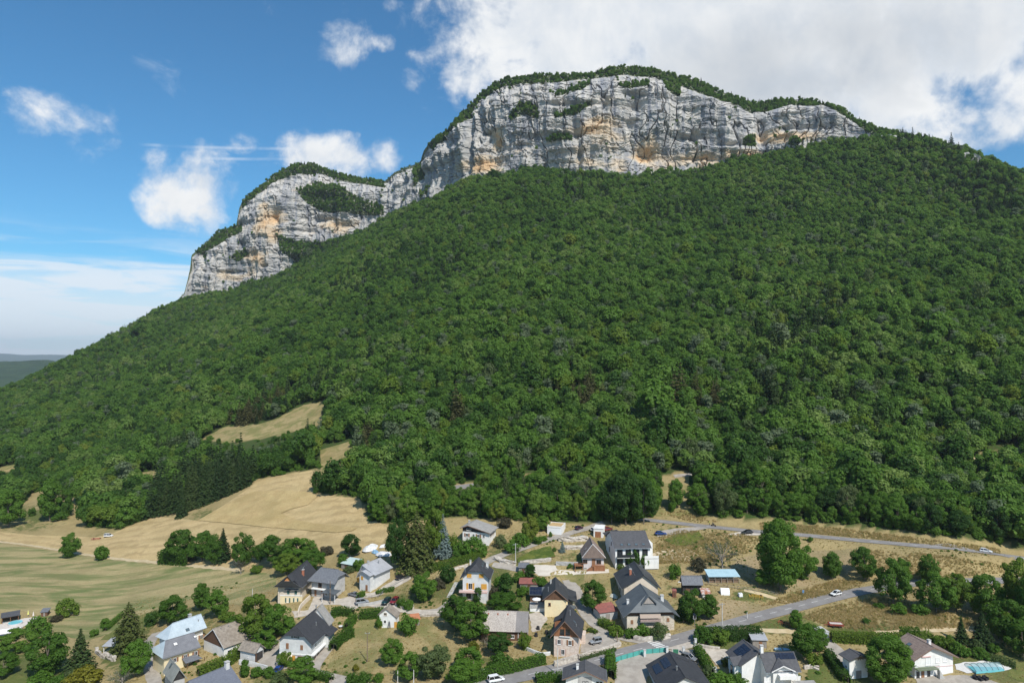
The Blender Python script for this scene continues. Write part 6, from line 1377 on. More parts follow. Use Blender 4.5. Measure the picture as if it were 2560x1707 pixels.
b = MB(); b.slab([(-6, -1.8, 2.0), (4, -1.8, 2.0), (4, 0, 2.9), (-6, 0, 2.9)], .04, up=(0, 0, 1)); b.slab([(-6, 1.8, 2.0), (4, 1.8, 2.0), (4, 0, 2.9), (-6, 0, 2.9)], .04, up=(0, 0, 1)); b.build('canopy', mat('white_plastic', (0, 0, 0)), e)
for x in (-5.9, 3.9):
    for y in (-1.7, 1.7): part(e, 'post', M_FRAME, x-.05, x+.05, y-.05, y+.05, -.5, 2.0)
HAZE = 5e-5
# ================================================================== vehicles
def paint(name, col, metal=.0): 
    m = mat('paint_'+name, col, .32, spec=.5, metal=metal)
    m.node_tree.nodes['Principled BSDF'].inputs['Coat Weight'].default_value = .6; return m
M_TYRE = mat('tyre', (.02, .02, .02), .85); M_RIM = mat('rim', (.42, .42, .43), .35, metal=.8); M_LAMP = glass_mat('headlamp', (.75, .75, .72), .1); M_TAIL = glass_mat('tail_lamp', (.35, .02, .02), .2)
M_PLAST = mat('black_plastic', (.025, .025, .027), .6)
CARS = {'hatch': (4.0, 1.76, .34, .86, 1.48, 1.05, .10, 1.05, .42), 'estate': (4.6, 1.80, .33, .84, 1.46, 1.25, .35, .95, .55), 'suv': (4.35, 1.84, .42, 1.0, 1.68, 1.15, .15, .8, .35),
        'mpv': (4.4, 1.82, .36, 1.0, 1.78, .95, .06, .9, .2), 'jimny': (3.6, 1.62, .45, 1.02, 1.72, 1.05, .05, .35, .12), 'saloon': (4.5, 1.76, .34, .86, 1.42, 1.25, .8, .9, .65)}
def car(px, py, qx, qy, kind, pm, label, color='', roofbars=False):
    L, Wd, gc, belt, top, hood, boot, rf, rr_ = CARS[kind]; p = at(px, py); q = at(qx, qy); a = math.atan2(q.y-p.y, q.x-p.x)
    e = empty('parked_car', (p.x, p.y, p.z+.13), a); tag(e, label, 'car'); hw = Wd/2; x0, x1 = -L/2, L/2
    # lower body: cross-sections along the length
    b = MB(); secs = [(x0, .82, gc+.18, belt*.86), (x0+.12, .95, gc+.05, belt*.98), (x0+boot+.2, 1.0, gc, belt), (0, 1.0, gc, belt), (x1-hood, 1.0, gc, belt), (x1-.35, .97, gc, belt*.88), (x1-.06, .88, gc+.06, belt*.74), (x1, .76, gc+.16, belt*.62)]
    ring = []
    for (x, wf, zb, zt) in secs:
        k = len(b.v); w = hw*wf; b.v += [(x, -w*.92, zb), (x, -w, zb+(zt-zb)*.45), (x, -w*.93, zt-.03), (x, -w*.8, zt), (x, w*.8, zt), (x, w*.93, zt-.03), (x, w, zb+(zt-zb)*.45), (x, w*.92, zb)]; ring.append(k)
    for r0, r1 in zip(ring, ring[1:]):
        for i in range(8): j = (i+1) % 8; b.f.append([r0+i, r1+i, r1+j, r0+j]); b.m.append(0)
    b.f.append([ring[0]+i for i in range(8)]); b.f.append([ring[-1]+i for i in range(7, -1, -1)]); b.m += [0, 0]
    body = b.build('body', pm, e)
    # cabin
    cx0, cx1 = x0+boot, x1-hood; rx0, rx1 = cx0+rr_, cx1-rf; w0, w1 = hw*.86, hw*.70; zb, zt = belt-.01, top
    lo = [(cx0, -w0, zb), (cx1, -w0, zb), (cx1, w0, zb), (cx0, w0, zb)]; hi = [(rx0, -w1, zt-.05), (rx1, -w1, zt-.05), (rx1, w1, zt-.05), (rx0, w1, zt-.05)]
    b = MB(); b.slab([(rx0-.04, -w1-.03, zt), (rx1+.05, -w1-.03, zt), (rx1+.05, w1+.03, zt), (rx0-.04, w1+.03, zt)], .07, up=(0, 0, 1))
    for i in range(4): b.tube(lo[i], hi[i], .05, .045, 5)
    mid = [((cx0+cx1)/2-.1, s_*w0, zb) for s_ in (-1, 1)]
    for s_ in (-1, 1): b.tube(((cx0+cx1)/2-.15, s_*w0, zb), ((rx0+rx1)/2-.1, s_*w1, zt-.04), .05, n=5)
    b.build('roof', pm, e)
    for nm, idx_ in (('windscreen', (1, 2)), ('rear_window', (3, 0)), ('side_window', (0, 1)), ('side_window', (2, 3))):
        i, j = idx_; b = MB(); b.face([lo[i], lo[j], hi[j], hi[i]]); b.build(nm, M_CARGL, e)
    wr = .33 if kind not in ('suv', 'jimny') else .36
    for sx in (x0+.78, x1-.82):
        for s_ in (-1, 1):
            t = MB(); t.tube((sx, s_*(hw-.2), wr-.13+.02), (sx, s_*(hw+.015), wr-.13+.02), wr, n=14); o = t.build('wheel', M_TYRE, e); t = MB(); t.tube((sx, s_*(hw+.016), wr-.11), (sx, s_*(hw+.03), wr-.11), wr*.62, n=12); t.build('rim', M_RIM, o)
    for s_ in (-1, 1):
        t = MB(); t.box(x1-.16, x1-.02, s_*hw*.66-.17, s_*hw*.66+.17, belt*.60, belt*.74); t.build('headlight', M_LAMP, e)
        t = MB(); t.box(x0-.01, x0+.10, s_*hw*.72-.1, s_*hw*.72+.1, belt*.62, belt*.9); t.build('tail_light', M_TAIL, e)
        t = MB(); t.box(cx1-.25, cx1-.08, s_*(hw+.08)-.1, s_*(hw+.08)+.1, belt, belt+.14); t.build('mirror', M_PLAST, e)
    t = MB(); t.box(x1-.04, x1+.02, -hw*.6, hw*.6, gc+.02, gc+.2); t.build('bumper', M_PLAST, e)
    if roofbars:
        for x in (rx0+.3, rx1-.3): t = MB(); t.box(x-.04, x+.04, -w1-.05, w1+.05, zt+.06, zt+.12); t.build('roof_bar', M_STEEL, e)
    return e
silver = paint('silver', (.36, .38, .40), .3); white = paint('white', (.78, .78, .77)); black = paint('black', (.012, .013, .015)); blue = paint('blue', (.015, .05, .22)); red = paint('red', (.20, .015, .02)); green = paint('dark_green', (.01, .035, .03)); grey = paint('grey', (.22, .23, .25), .3); purple = paint('purple', (.06, .02, .05))
car(905,1509, 920,1505, 'mpv', silver, 'silver people carrier parked beside the clipped hedge')
car(966,1508, 958,1516, 'suv', green, 'dark green car parked next to the red one')
car(986,1507, 978,1515, 'suv', red, 'dark red car parked behind the mossy cottage')
car(884,1490, 868,1486, 'saloon', grey, 'old grey saloon parked under the carport')
car(1003,1447, 1016,1442, 'hatch', black, 'black car parked by the pale-roofed house')
car(1489,1609, 1474,1612, 'jimny', silver, 'small boxy silver off-roader on the yard by the stone house')
car(1240,1704, 1256,1699, 'mpv', white, 'white van driving on the narrow end of the road')
car(1448,1323, 1456,1320, 'hatch', purple, 'dark purple car at the forest edge by the white garage')
car(1487,1327, 1499,1323, 'hatch', white, 'white car parked at the top of the lane')
car(1520,1326, 1530,1322, 'estate', red, 'dark red car half hidden behind the modern house')
car(1652,1337, 1666,1336, 'estate', blue, 'bright blue estate car on the side road')
car(1868,1334, 1852,1336, 'estate', black, 'black estate car with roof box in the lay-by')
car(2090,1488, 2075,1492, 'hatch', white, 'white hatchback driving down the lower road')
car(2465,1381, 2480,1384, 'hatch', white, 'white car on the upper road by the guard rail')
car(1722,1650, 1737,1656, 'suv', grey, 'dark grey car with roof bars behind the solar house', roofbars=True)
car(697,1677, 706,1664, 'hatch', blue, 'blue car shaded by the round tree in the yard')
car(271,1342, 282,1340, 'mpv', white, 'white van parked in the hay field below the trees')
# black roof box of the estate
# ------------------------------------------------------------------ motorcycle with rider, and a walker
def person(loc, rz, name, label, pose, cols):
    """one continuous figure grown from a skeleton"""
    me = bpy.data.meshes.new(name)
    if pose == 'ride':
        V = [(0,0,.88),(0,.12,1.15),(0,.22,1.38),(0,.26,1.50),(0,.30,1.62),(.18,.2,1.36),(.28,.42,1.16),(.22,.62,1.05),(-.18,.2,1.36),(-.28,.42,1.16),(-.22,.62,1.05),(.14,.0,.86),(.22,.36,.78),(.2,.22,.38),(.2,.34,.34),(-.14,.0,.86),(-.22,.36,.78),(-.2,.22,.38),(-.2,.34,.34)]
    else:
        V = [(0,0,.95),(0,0,1.2),(0,0,1.42),(0,0,1.54),(0,.02,1.68),(.19,0,1.40),(.24,.02,1.12),(.22,.10,.88),(-.19,0,1.40),(-.24,-.02,1.12),(-.22,.04,.88),(.10,0,.92),(.12,.10,.50),(.12,.06,.06),(.12,.2,.03),(-.10,0,.92),(-.12,-.06,.50),(-.12,-.16,.08),(-.12,-.04,.03)]
    E = [(0,1),(1,2),(2,3),(3,4),(2,5),(5,6),(6,7),(2,8),(8,9),(9,10),(0,11),(11,12),(12,13),(13,14),(0,15),(15,16),(16,17),(17,18)]
    Rr = [.15,.16,.15,.065,.13,.075,.055,.045,.075,.055,.045,.10,.075,.05,.045,.10,.075,.05,.045]
    me.from_pydata(V, E, []); o = link(bpy.data.objects.new(name, me)); o.location = loc; o.rotation_euler = (0, 0, rz)
    o.modifiers.new('skin', 'SKIN'); o.modifiers.new('sub', 'SUBSURF').levels = 1
    for v_, r_ in zip(me.skin_vertices[0].data, Rr): v_.radius = (r_, r_)
    me.skin_vertices[0].data[0].use_root = True
    m = bpy.data.materials.new(name+'_clothes'); m.use_nodes = True; T = NT(m.node_tree); b = T.n['Principled BSDF']; b.inputs['Roughness'].default_value = .8
    sp = T.add('ShaderNodeSeparateXYZ'); T.l.new(T.add('ShaderNodeTexCoord').outputs['Object'], sp.inputs[0])
    c = T.mix(T.rng(sp.outputs['Z'], cols[3], cols[3]+.03), cols[0], cols[1]); c = T.mix(T.rng(sp.outputs['Z'], 1.52, 1.54), c, cols[2]); T.put(b.inputs['Base Color'], c)
    me.materials.append(m); tag(o, label, 'person'); return o
p = at(1784, 1316); q = at(1770, 1314); hd = math.atan2(q.y-p.y, q.x-p.x)
e = empty('motorcycle', (p.x, p.y, p.z+.15), hd-math.pi/2); tag(e, 'dark motorcycle on the upper road', 'motorcycle')
for y in (-.7, .75):
    b = MB(); b.tube((-.07, y, .31), (.07, y, .31), .31, n=14); b.build('wheel', M_TYRE, e)
b = MB(); b.box(-.13, .13, -.35, .4, .35, .75); b.tube((0, .75, .31), (0, .5, .95), .05, n=6); b.tube((-.35, .45, 1.0), (.35, .45, 1.0), .025, n=6); b.build('frame', M_PLAST, e)
b = MB(); b.box(-.16, .16, -.75, .0, .72, .84); b.build('seat', M_PLAST, e); b = MB(); b.tube((0, .0, .86), (0, .42, .90), .17, .13, 10); b.build('fuel_tank', black, e)
b = MB(); b.box(-.1, .1, .62, .68, .8, .98); b.build('headlight', M_LAMP, e)
person((p.x, p.y, p.z+.15), hd-math.pi/2, 'person', 'motorcyclist in dark clothing and helmet leaning to the handlebars', 'ride', ((.03, .03, .035), (.025, .025, .03), (.04, .04, .04), .9))
p = at(1774, 1313); person((p.x, p.y, p.z+.1), 1.2, 'person', 'person in a yellow-green vest standing beside the motorcycle', 'walk', ((.06, .06, .08), (.45, .50, .06), (.35, .22, .16), .95))
# ------------------------------------------------------------------ farm machines and clutter
def trailer(px, py, rz, label, col):
    e = empty('trailer', at(px, py), rz); tag(e, label, 'trailer')
    part(e, 'bed', mat('trailer_red', (.32, .07, .05), .8, (.22, .06, .04), 2), -2.0, 2.0, -.95, .95, .55, .75)
    for s_ in (-1, 1): part(e, 'side_board', mat('trailer_red', (0, 0, 0)), -2.0, 2.0, s_*.95-.03, s_*.95+.03, .75, 1.1)
    part(e, 'load', mat('pale_planks', (.60, .55, .50), .9, (.45, .40, .36), 3), -1.7, 1.7, -.8, .8, .76, 1.0)
    for x in (-.9, .9):
        for s_ in (-1, 1): b = MB(); b.tube((x, s_*.75, .3), (x, s_*.98, .3), .32, n=12); b.build('wheel', M_TYRE, e)
    b = MB(); b.tube((-2.0, -.4, .6), (-3.4, 0, .4), .05, n=5); b.tube((-2.0, .4, .6), (-3.4, 0, .4), .05, n=5); b.build('drawbar', mat('trailer_red', (0, 0, 0)), e)
trailer(2090, 1566, -.15, 'red farm trailer loaded with pale planks on the dry slope', None)
def harrow(px, py, rz, label, col, nm):
    e = empty(nm, at(px, py), rz); tag(e, label, 'farm machine'); m = mat('machine_'+nm, col, .7, tuple(c*.6 for c in col), 2)
    b = MB()
    for y in (-1, 0, 1): b.tube((-2.2, y, .7), (2.2, y, .7), .07, n=6)
    for x in (-2, -1, 0, 1, 2): b.tube((x, -1, .7), (x, 1, .7), .06, n=6)
    b.build('frame', m, e)
    for i in range(8): b = MB(); x = -2+i*.57; b.tube((x, -1, .7), (x+.15, -1.2, .05), .04, n=5); b.build('tine', m, e)
    for s_ in (-1, 1): b = MB(); b.tube((s_*1.6, .9, .42), (s_*1.6, 1.1, .42), .42, n=14); b.build('wheel', M_TYRE, e)
    b = MB(); b.tube((0, 1, .7), (0, 2.4, .5), .07, n=6); b.build('drawbar', m, e)
harrow(240, 1349, .1, 'red hay tedder standing in the field next to the white van', (.42, .09, .07), 'hay_tedder')
harrow(1965, 1561, -.6, 'rusty red cultivator in the grass below the lower road', (.36, .10, .05), 'cultivator')
harrow(1890, 1494, -.25, 'yellow hay rake parked on the track below the woodshed', (.60, .36, .05), 'hay_rake')
def tarp(px, py, r, hh, col, label, seed):
    p = at(px, py); n = 14; V = []; F = []
    for j in range(6):
        for i in range(n):
            a = 2*math.pi*i/n; q = 1-j/5; k = r*(.35+.65*q)*(1+.35*(float(vn(np.array(i*1.7), np.array(seed*3.), seed))-.5)); V.append((k*math.cos(a), k*.6*math.sin(a), hh*(1-q**2)*(1+.4*(float(vn(np.array(i*.9), np.array(j*.9), seed))-.5))-.1))
    for j in range(5):
        for i in range(n): F.append([j*n+i, j*n+(i+1) % n, (j+1)*n+(i+1) % n, (j+1)*n+i])
    F.append([5*n+i for i in range(n)])
    me = bpy.data.meshes.new('tarpaulin'); me.from_pydata(V, [], F); me.materials.append(mat('tarp_%d' % seed, col, .5, tuple(c*.75 for c in col), 2)); o = link(bpy.data.objects.new('covered_heap', me)); o.location = p; o.rotation_euler = (0, 0, seed); tag(o, label, 'heap')
tarp(926, 1372, 4.2, 1.6, (.72, .72, .70), 'heap under white sheeting at the field edge by the dark round tree', 1)
tarp(938, 1380, 2.2, .9, (.25, .42, .58), 'small heap under blue sheeting beside the white one', 2)
tarp(960, 1386, 3.6, 1.2, (.74, .73, .72), 'white sheeted heap next to the big conifer', 3)
tarp(958, 1366, 1.8, .9, (.70, .69, .68), 'little white sheeted heap behind the larger ones', 4)
tarp(1535, 1490, 2.0, .7, (.74, .72, .60), 'cream sheeted heap in the shade of the beige-gabled house', 5)
tarp(1213, 1676, 1.6, .6, (.62, .60, .56), 'pale stone heap beside the long hedge', 6)
tarp(1702, 1453, 1.3, .4, (.66, .62, .56), 'pale rubble heap beside the slate barn', 7)
p = at(1957, 1627); e = empty('rowing_boat', p, -.12); tag(e, 'pale blue boat lying behind the white house', 'boat')
b = MB(); n = 9
for i in range(n):
    pass
secs = [(-2.2, .5), (-1.2, .8), (0, .88), (1.2, .68), (2.0, .3), (2.4, .02)]
for (xa, wa), (xb, wb) in zip(secs, secs[1:]):
    for s_ in (-1, 1): b.face([(xa, s_*wa*.45, .05), (xb, s_*wb*.45, .05), (xb, s_*wb, .62), (xa, s_*wa, .62)])
    b.face([(xa, -wa*.45, .05), (xb, -wb*.45, .05), (xb, wb*.45, .05), (xa, wa*.45, .05)]); b.face([(xa, -wa, .60), (xb, -wb, .60), (xb, wb, .60), (xa, wa, .60)])
b.build('hull', mat('boat_blue', (.36, .50, .60), .5), e); part(e, 'thwart', M_WOODG, -.3, .1, -.8, .8, .62, .68)
for (px, py, lb) in ((2440, 1697, 'black armchair on the drive beside the pool'), (2452, 1700, 'black garden armchair between the other two by the drive'), (2464, 1699, 'black armchair at the grass edge of the drive')):
    e = empty('armchair', at(px, py), .4); tag(e, lb, 'armchair'); part(e, 'seat', M_PLAST, -.55, .55, -.5, .5, .1, .5); part(e, 'backrest', M_PLAST, -.55, .55, .32, .55, .5, 1.05)
    for s_ in (-1, 1): part(e, 'armrest', M_PLAST, s_*.55-.1, s_*.55+.1, -.5, .3, .5, .75)
for (px, py, lb) in ((1345, 1573, 'dark compost bin at the yard corner below the cream house'), (1366, 1584, 'dark compost bin beside the pinkish stone house'), (1340, 1590, 'dark compost bin near the bright green bush')):
    e = empty('compost_bin', at(px, py), .1); tag(e, lb, 'bin'); b = MB(); b.tube((0, 0, 0), (0, 0, 1.0), .6, .42, 8); b.build('body', M_PLAST, e); b = MB(); b.tube((0, 0, 1.0), (0, 0, 1.08), .46, .3, 8); b.build('lid', M_PLAST, e)
# garden tables
for (px, py, lb) in ((852, 1570, 'round white table on the terrace of the black-roofed house'),):
    e = empty('garden_table', at(px, py)); tag(e, lb, 'table'); b = MB(); b.tube((0, 0, .7), (0, 0, .75), .7, n=16); b.build('tabletop', M_FRAME, e); b = MB(); b.tube((0, 0, 0), (0, 0, .7), .08, n=8); b.build('leg', M_FRAME, e)
# ------------------------------------------------------------------ poles and signs
def pole(px, py, top, label, m, arm=True, lamp=False):
    p = at(px, py); hh = (py-top)*p.y/1707*1.04; e = empty('utility_pole', p); tag(e, label, 'pole')
    b = MB(); b.tube((0, 0, -.5), (0, 0, hh), .15, .09, 9); b.build('post', m, e)
    if arm:
        b = MB(); b.box(-.7, .7, -.05, .05, hh-.5, hh-.4); b.build('crossarm', M_STEEL, e)
        for x in (-.6, 0, .6): b = MB(); b.tube((x, 0, hh-.4), (x, 0, hh-.2), .05, n=6); b.build('insulator', M_FRAME, e)
    if lamp: b = MB(); b.tube((0, 0, hh-.8), (-.9, -.4, hh-.5), .03, n=5); b.build('lamp_arm', M_STEEL, e); b = MB(); b.box(-1.15, -.75, -.5, -.3, hh-.56, hh-.46); b.build('lamp_head', M_STEEL, e)
pole(825, 1510, 1455, 'wooden pole in the gravel yard before the slate hipped house', M_POLE); pole(917+1, 1654, 1583, 'tall wooden pole on the dry orchard grass', M_POLE)
pole(1289, 1412, 1360, 'pale concrete pole beside the lane and vine bank', M_POLEC, lamp=True); pole(1496, 1518, 1472, 'concrete pole behind the red-roofed shed', M_POLEC, lamp=True)
pole(1394, 1685, 1622, 'slim pale pole beside the road below the stone house', M_POLEC, False); pole(1184, 1705, 1655, 'thin dark pole at the long hedge', M_POLE, False)
pole(1806, 1572, 1510, 'grey lamp pole at the bend of the lower road', M_POLEC, lamp=True); pole(1543, 1605, 1580, 'short wooden pole at the mouth of the lane', M_POLE, False)
pole(1034, 1715, 1676, 'thin white pole at the bottom of the orchard', M_POLEC, False); pole(631, 1492, 1472, 'slender grey pole at the meadow corner', M_POLEC, False); pole(1868, 1546, 1530, 'short delineator pole beside the lower road', M_POLEC, False)
pole(990+4, 1713, 1678, 'thin grey pole among the orchard bushes', M_POLEC, False)
def sign(px, py, top, label, w, h_, cm, back=M_STEEL, panel=False):
    p = at(px, py); hh = (py-top)*p.y/1707; e = empty('road_sign', p, .25); tag(e, label, 'sign'); b = MB(); b.tube((0, 0, -.3), (0, 0, hh), .06, n=8); b.build('post', M_STEEL, e)
    b = MB(); b.box(-w/2, w/2, -.06, -.02, hh-h_, hh); b.build('plate', back, e); b = MB(); b.box(-w/2+.08, w/2-.08, -.075, -.06, hh-h_+.08, hh-.08); b.build('face', cm, e)
    if panel: b = MB(); b.slab([(-.45, -.35, hh+.1), (.45, -.35, hh+.1), (.45, .3, hh+.5), (-.45, .3, hh+.5)], .05, up=(0, 0, 1)); b.build('solar_panel', M_PV, e)
sign(1737, 1567, 1537, 'solar powered speed display on a post beside the lower road', 1.0, 1.2, M_PLAST, M_FRAME, True); sign(2008, 1488, 1474, 'blue roadside sign on a post below the big tree', .8, 1.0, mat('sign_blue', (.10, .22, .40), .5))
for (px, py, lb) in ((1822, 1535, 'small dark post sign in the dry plot'), (1720, 1622, 'white gate pillar at the end of the green fence')):
    pass
# ------------------------------------------------------------------ fences, walls
def run(px): return spline([at(*q) for q in px], 1.2)
def along(path, step):
    out = []; acc = 0; out.append((path[0], (path[1]-path[0]).normalized()))
    for a, b in zip(path, path[1:]):
        L = (b-a).length; t = step-acc
        while t <= L: out.append((a.lerp(b, t/L), (b-a).normalized())); t += step
        acc = (acc+L) % step
    return out
def panel_fence(px, h_, step, m, postm, label, name='fence', slats=0):
    pts = along(run(px), step); e = empty(name, pts[0][0]); tag(e, label, 'fence'); o = Vector(pts[0][0])
    for (p, d), (q, d2) in zip(pts, pts[1:]):
        P, Q = p-o, q-o; P.z = H(p.x, p.y)-o.z; Q.z = H(q.x, q.y)-o.z; n = Vector((Q.y-P.y, P.x-Q.x, 0)).normalized(); dd = (Q-P).normalized(); s_, t_ = P+dd*.05, Q-dd*.05
        if not slats:
            b = MB(); b.slab([s_+Vector((0, 0, .08)), t_+Vector((0, 0, .08)), t_+Vector((0, 0, h_)), s_+Vector((0, 0, h_))], .05, up=n); b.build('panel', m, e)
        else:
            for k in range(slats): z = h_*(k+.6)/slats; b = MB(); b.slab([s_+Vector((0, 0, z)), t_+Vector((0, 0, z)), t_+Vector((0, 0, z+.1)), s_+Vector((0, 0, z+.1))], .04, up=n); b.build('rail', m, e)
    for (p, d) in pts: P = p-o; b = MB(); z = H(p.x, p.y)-o.z; b.box(P.x-.05, P.x+.05, P.y-.05, P.y+.05, z-.3, z+h_+.06); b.build('post', postm, e)
M_TEAL = mat('teal_screen', (.07, .33, .29), .6, (.09, .37, .33), 1.5)
panel_fence([(1538,1655),(1560,1648),(1585,1641),(1602,1636),(1620,1634),(1645,1632),(1668,1629)], 1.3, 2.0, M_TEAL, M_DKFRAME, 'teal green screen fence curving between road and asphalt yard')
panel_fence([(1682,1633),(1708,1634)], 1.2, 1.6, mat('green_mesh', (.04, .17, .10), .7), M_FRAME, 'low green screen fence beside the yard gate')
panel_fence([(1720,1456),(1780,1463),(1830,1470),(1900,1480),(1960,1492)], 1.1, 3.2, M_WOODG, M_POLE, 'wooden rail fence across the paddock', slats=2)
panel_fence([(2460,1383),(2500,1388),(2540,1396),(2580,1404)], .75, 4.0, M_STEEL, M_STEEL, 'steel guard rail beside the upper road', 'guard_rail', slats=1)
panel_fence([(895,1505),(920,1497),(960,1488)], 1.0, 2.4, M_WOODG, M_POLE, 'grey wooden rail fence above the parked cars', slats=2)
panel_fence([(945,1493),(975,1470),(1010,1450),(1032,1442)], 1.0, 2.4, M_STEEL, M_STEEL, 'metal handrail along the ramp to the pale-roofed house', slats=2)
def wall(px, h_, t, m, label, rough=.12, name='stone_wall', seed=1, cat='wall'):
    path = run(px); n = len(path); V = []; prof = [(-.5, -.6), (-.5, .35), (-.48, .72), (-.42, 1.0), (.42, 1.0), (.48, .7), (.5, .3), (.5, -.6)]
    for i, p in enumerate(path):
        a = path[max(i-1, 0)]; b = path[min(i+1, n-1)]; d = Vector((b.x-a.x, b.y-a.y, 0)).normalized(); r = Vector((d.y, -d.x, 0)); z = H(p.x, p.y)
        for k, (u, w) in enumerate(prof): j = rough*(random.random()-.5)*2; V.append((p.x+r.x*(u*t+j), p.y+r.y*(u*t+j), z+w*h_*(1+rough*random.uniform(-.8, .8))))
    F = []; K = len(prof)
    for i in range(n-1):
        for k in range(K-1): F.append([i*K+k, i*K+k+1, (i+1)*K+k+1, (i+1)*K+k])
    F.append(list(range(K-1, -1, -1))); F.append([(n-1)*K+k for k in range(K)])
    me = bpy.data.meshes.new(name); me.from_pydata(V, [], F); me.materials.append(m); me.update(); tag(link(bpy.data.objects.new(name, me)), label, cat)
wall([(1585,1598),(1610,1603),(1650,1600),(1675,1594)], 1.3, .8, M_DRYST, 'rough dry stone wall in front of the grey farmhouse')
wall([(1445,1646),(1480,1636),(1530,1622),(1552,1614)], 1.2, .7, M_DRYST, 'stone retaining wall between the yard and the lower road')
wall([(1385,1666),(1410,1660),(1442,1650)], 1.6, .9, M_DRYST, 'rubble wall under the pinkish stone house')
wall([(1300,1410),(1340,1406),(1378,1402)], 1.2, 1.0, M_DRYST, 'pale dry stone terrace below the vine bank')
wall([(1390,1412),(1415,1413),(1445,1414)], 1.3, .5, M_GREYR, 'grey terrace wall in the garden of the brown-roofed house', .05)
wall([(1396,1352),(1430,1352),(1470,1350)], 1.6, 1.4, M_DRYST, 'boulder bank below the upper lane', .3); wall([(1410,1372),(1440,1372),(1458,1370)], 1.2, 1.2, M_DRYST, 'boulder terrace in the garden of the brown-roofed house', .3)
wall([(1238,1398),(1260,1408),(1290,1411)], 1.3, 1.4, M_DRYST, 'collapsed stone bank beside the lane junction', .3)
wall([(1310,1622),(1335,1632),(1352,1638),(1376,1636)], .9, .4, M_OFFW, 'white garden wall beside the pinkish stone house', .03)
wall([(598,1660),(640,1668),(668,1676)], 1.4, .4, M_OFFW, 'cream garden wall below the small plank-roofed outbuilding', .04)
wall([(700,1612),(668,1610)], 1.6, .4, M_STONE, 'stone yard wall beside the black-roofed white house', .05)
wall([(895,1516),(930,1512),(960,1505)], 1.0, .4, M_GREYR, 'grey retaining wall behind the parked cars', .04); wall([(1040,1540),(1080,1540),(1115,1538)], .9, .5, M_DRYST, 'low stone wall along the lane above the orchard', .1)
wall([(1745,1615),(1770,1620),(1800,1624)], .8, .4, M_DRYST, 'low stone wall at the gravel drive of the charcoal-roofed house', .05)
wall([(1170,1416),(1150,1421),(1125,1432)], 1.0, .5, M_DRYST, 'stone wall beside the orange-shuttered house', .1)
wall([(2010,1672),(2030,1670),(2048,1675)], 1.0, .6, M_DRYST, 'ragged stone wall beside the pergola', .15); wall([(288,1652),(250,1640),(240,1630)], 1.4, .8, M_DRYST, 'rubble bank below the carport', .3)
wall([(745,1540),(752,1520),(775,1497)], 1.4, .4, M_BEIGE, 'beige ramp wall beside the stone house with green shutters', .03)
wall([(1000,1520),(1020,1517),(1035,1515)], .8, .5, M_DRYST, 'low stone edging of the upper car park', .12)
for (px, py, lb) in ((1709, 1634, 'white gate pillar at the yard entrance'), (1668, 1633, 'white gate pillar at the end of the teal fence'), (1739, 1613, 'grey gate pillar beside the big hedge'), (1612, 1641, 'grey letterbox pillar in front of the teal fence')):
    e = empty('gate_pillar', at(px, py)); tag(e, lb, 'pillar'); part(e, 'shaft', M_OFFW, -.3, .3, -.3, .3, -.3, 1.8); part(e, 'capstone', M_CONC, -.38, .38, -.38, .38, 1.8, 1.95)
# stairs
for (pa, pb, n_, w_, lb) in (((822,1560), (833,1525), 14, 1.4, 'garden stair leading down beside the clipped hedge'), ((1122,1493), (1142,1455), 14, 1.5, 'garden stair beside the orange-shuttered house'), ((1788,1690), (1782,1665), 9, 2.0, 'pale garden steps between hedges')):
    A_, B_ = at(*pa), at(*pb); d = B_-A_; L = math.hypot(d.x, d.y); e = empty('garden_stair', A_, math.atan2(d.y, d.x)); tag(e, lb, 'stair')
    for k in range(n_): x = L*k/n_; z = d.z*k/n_; part(e, 'step', M_CONC, x, x+L/n_*.92, -w_/2, w_/2, z-.3, z+.16)

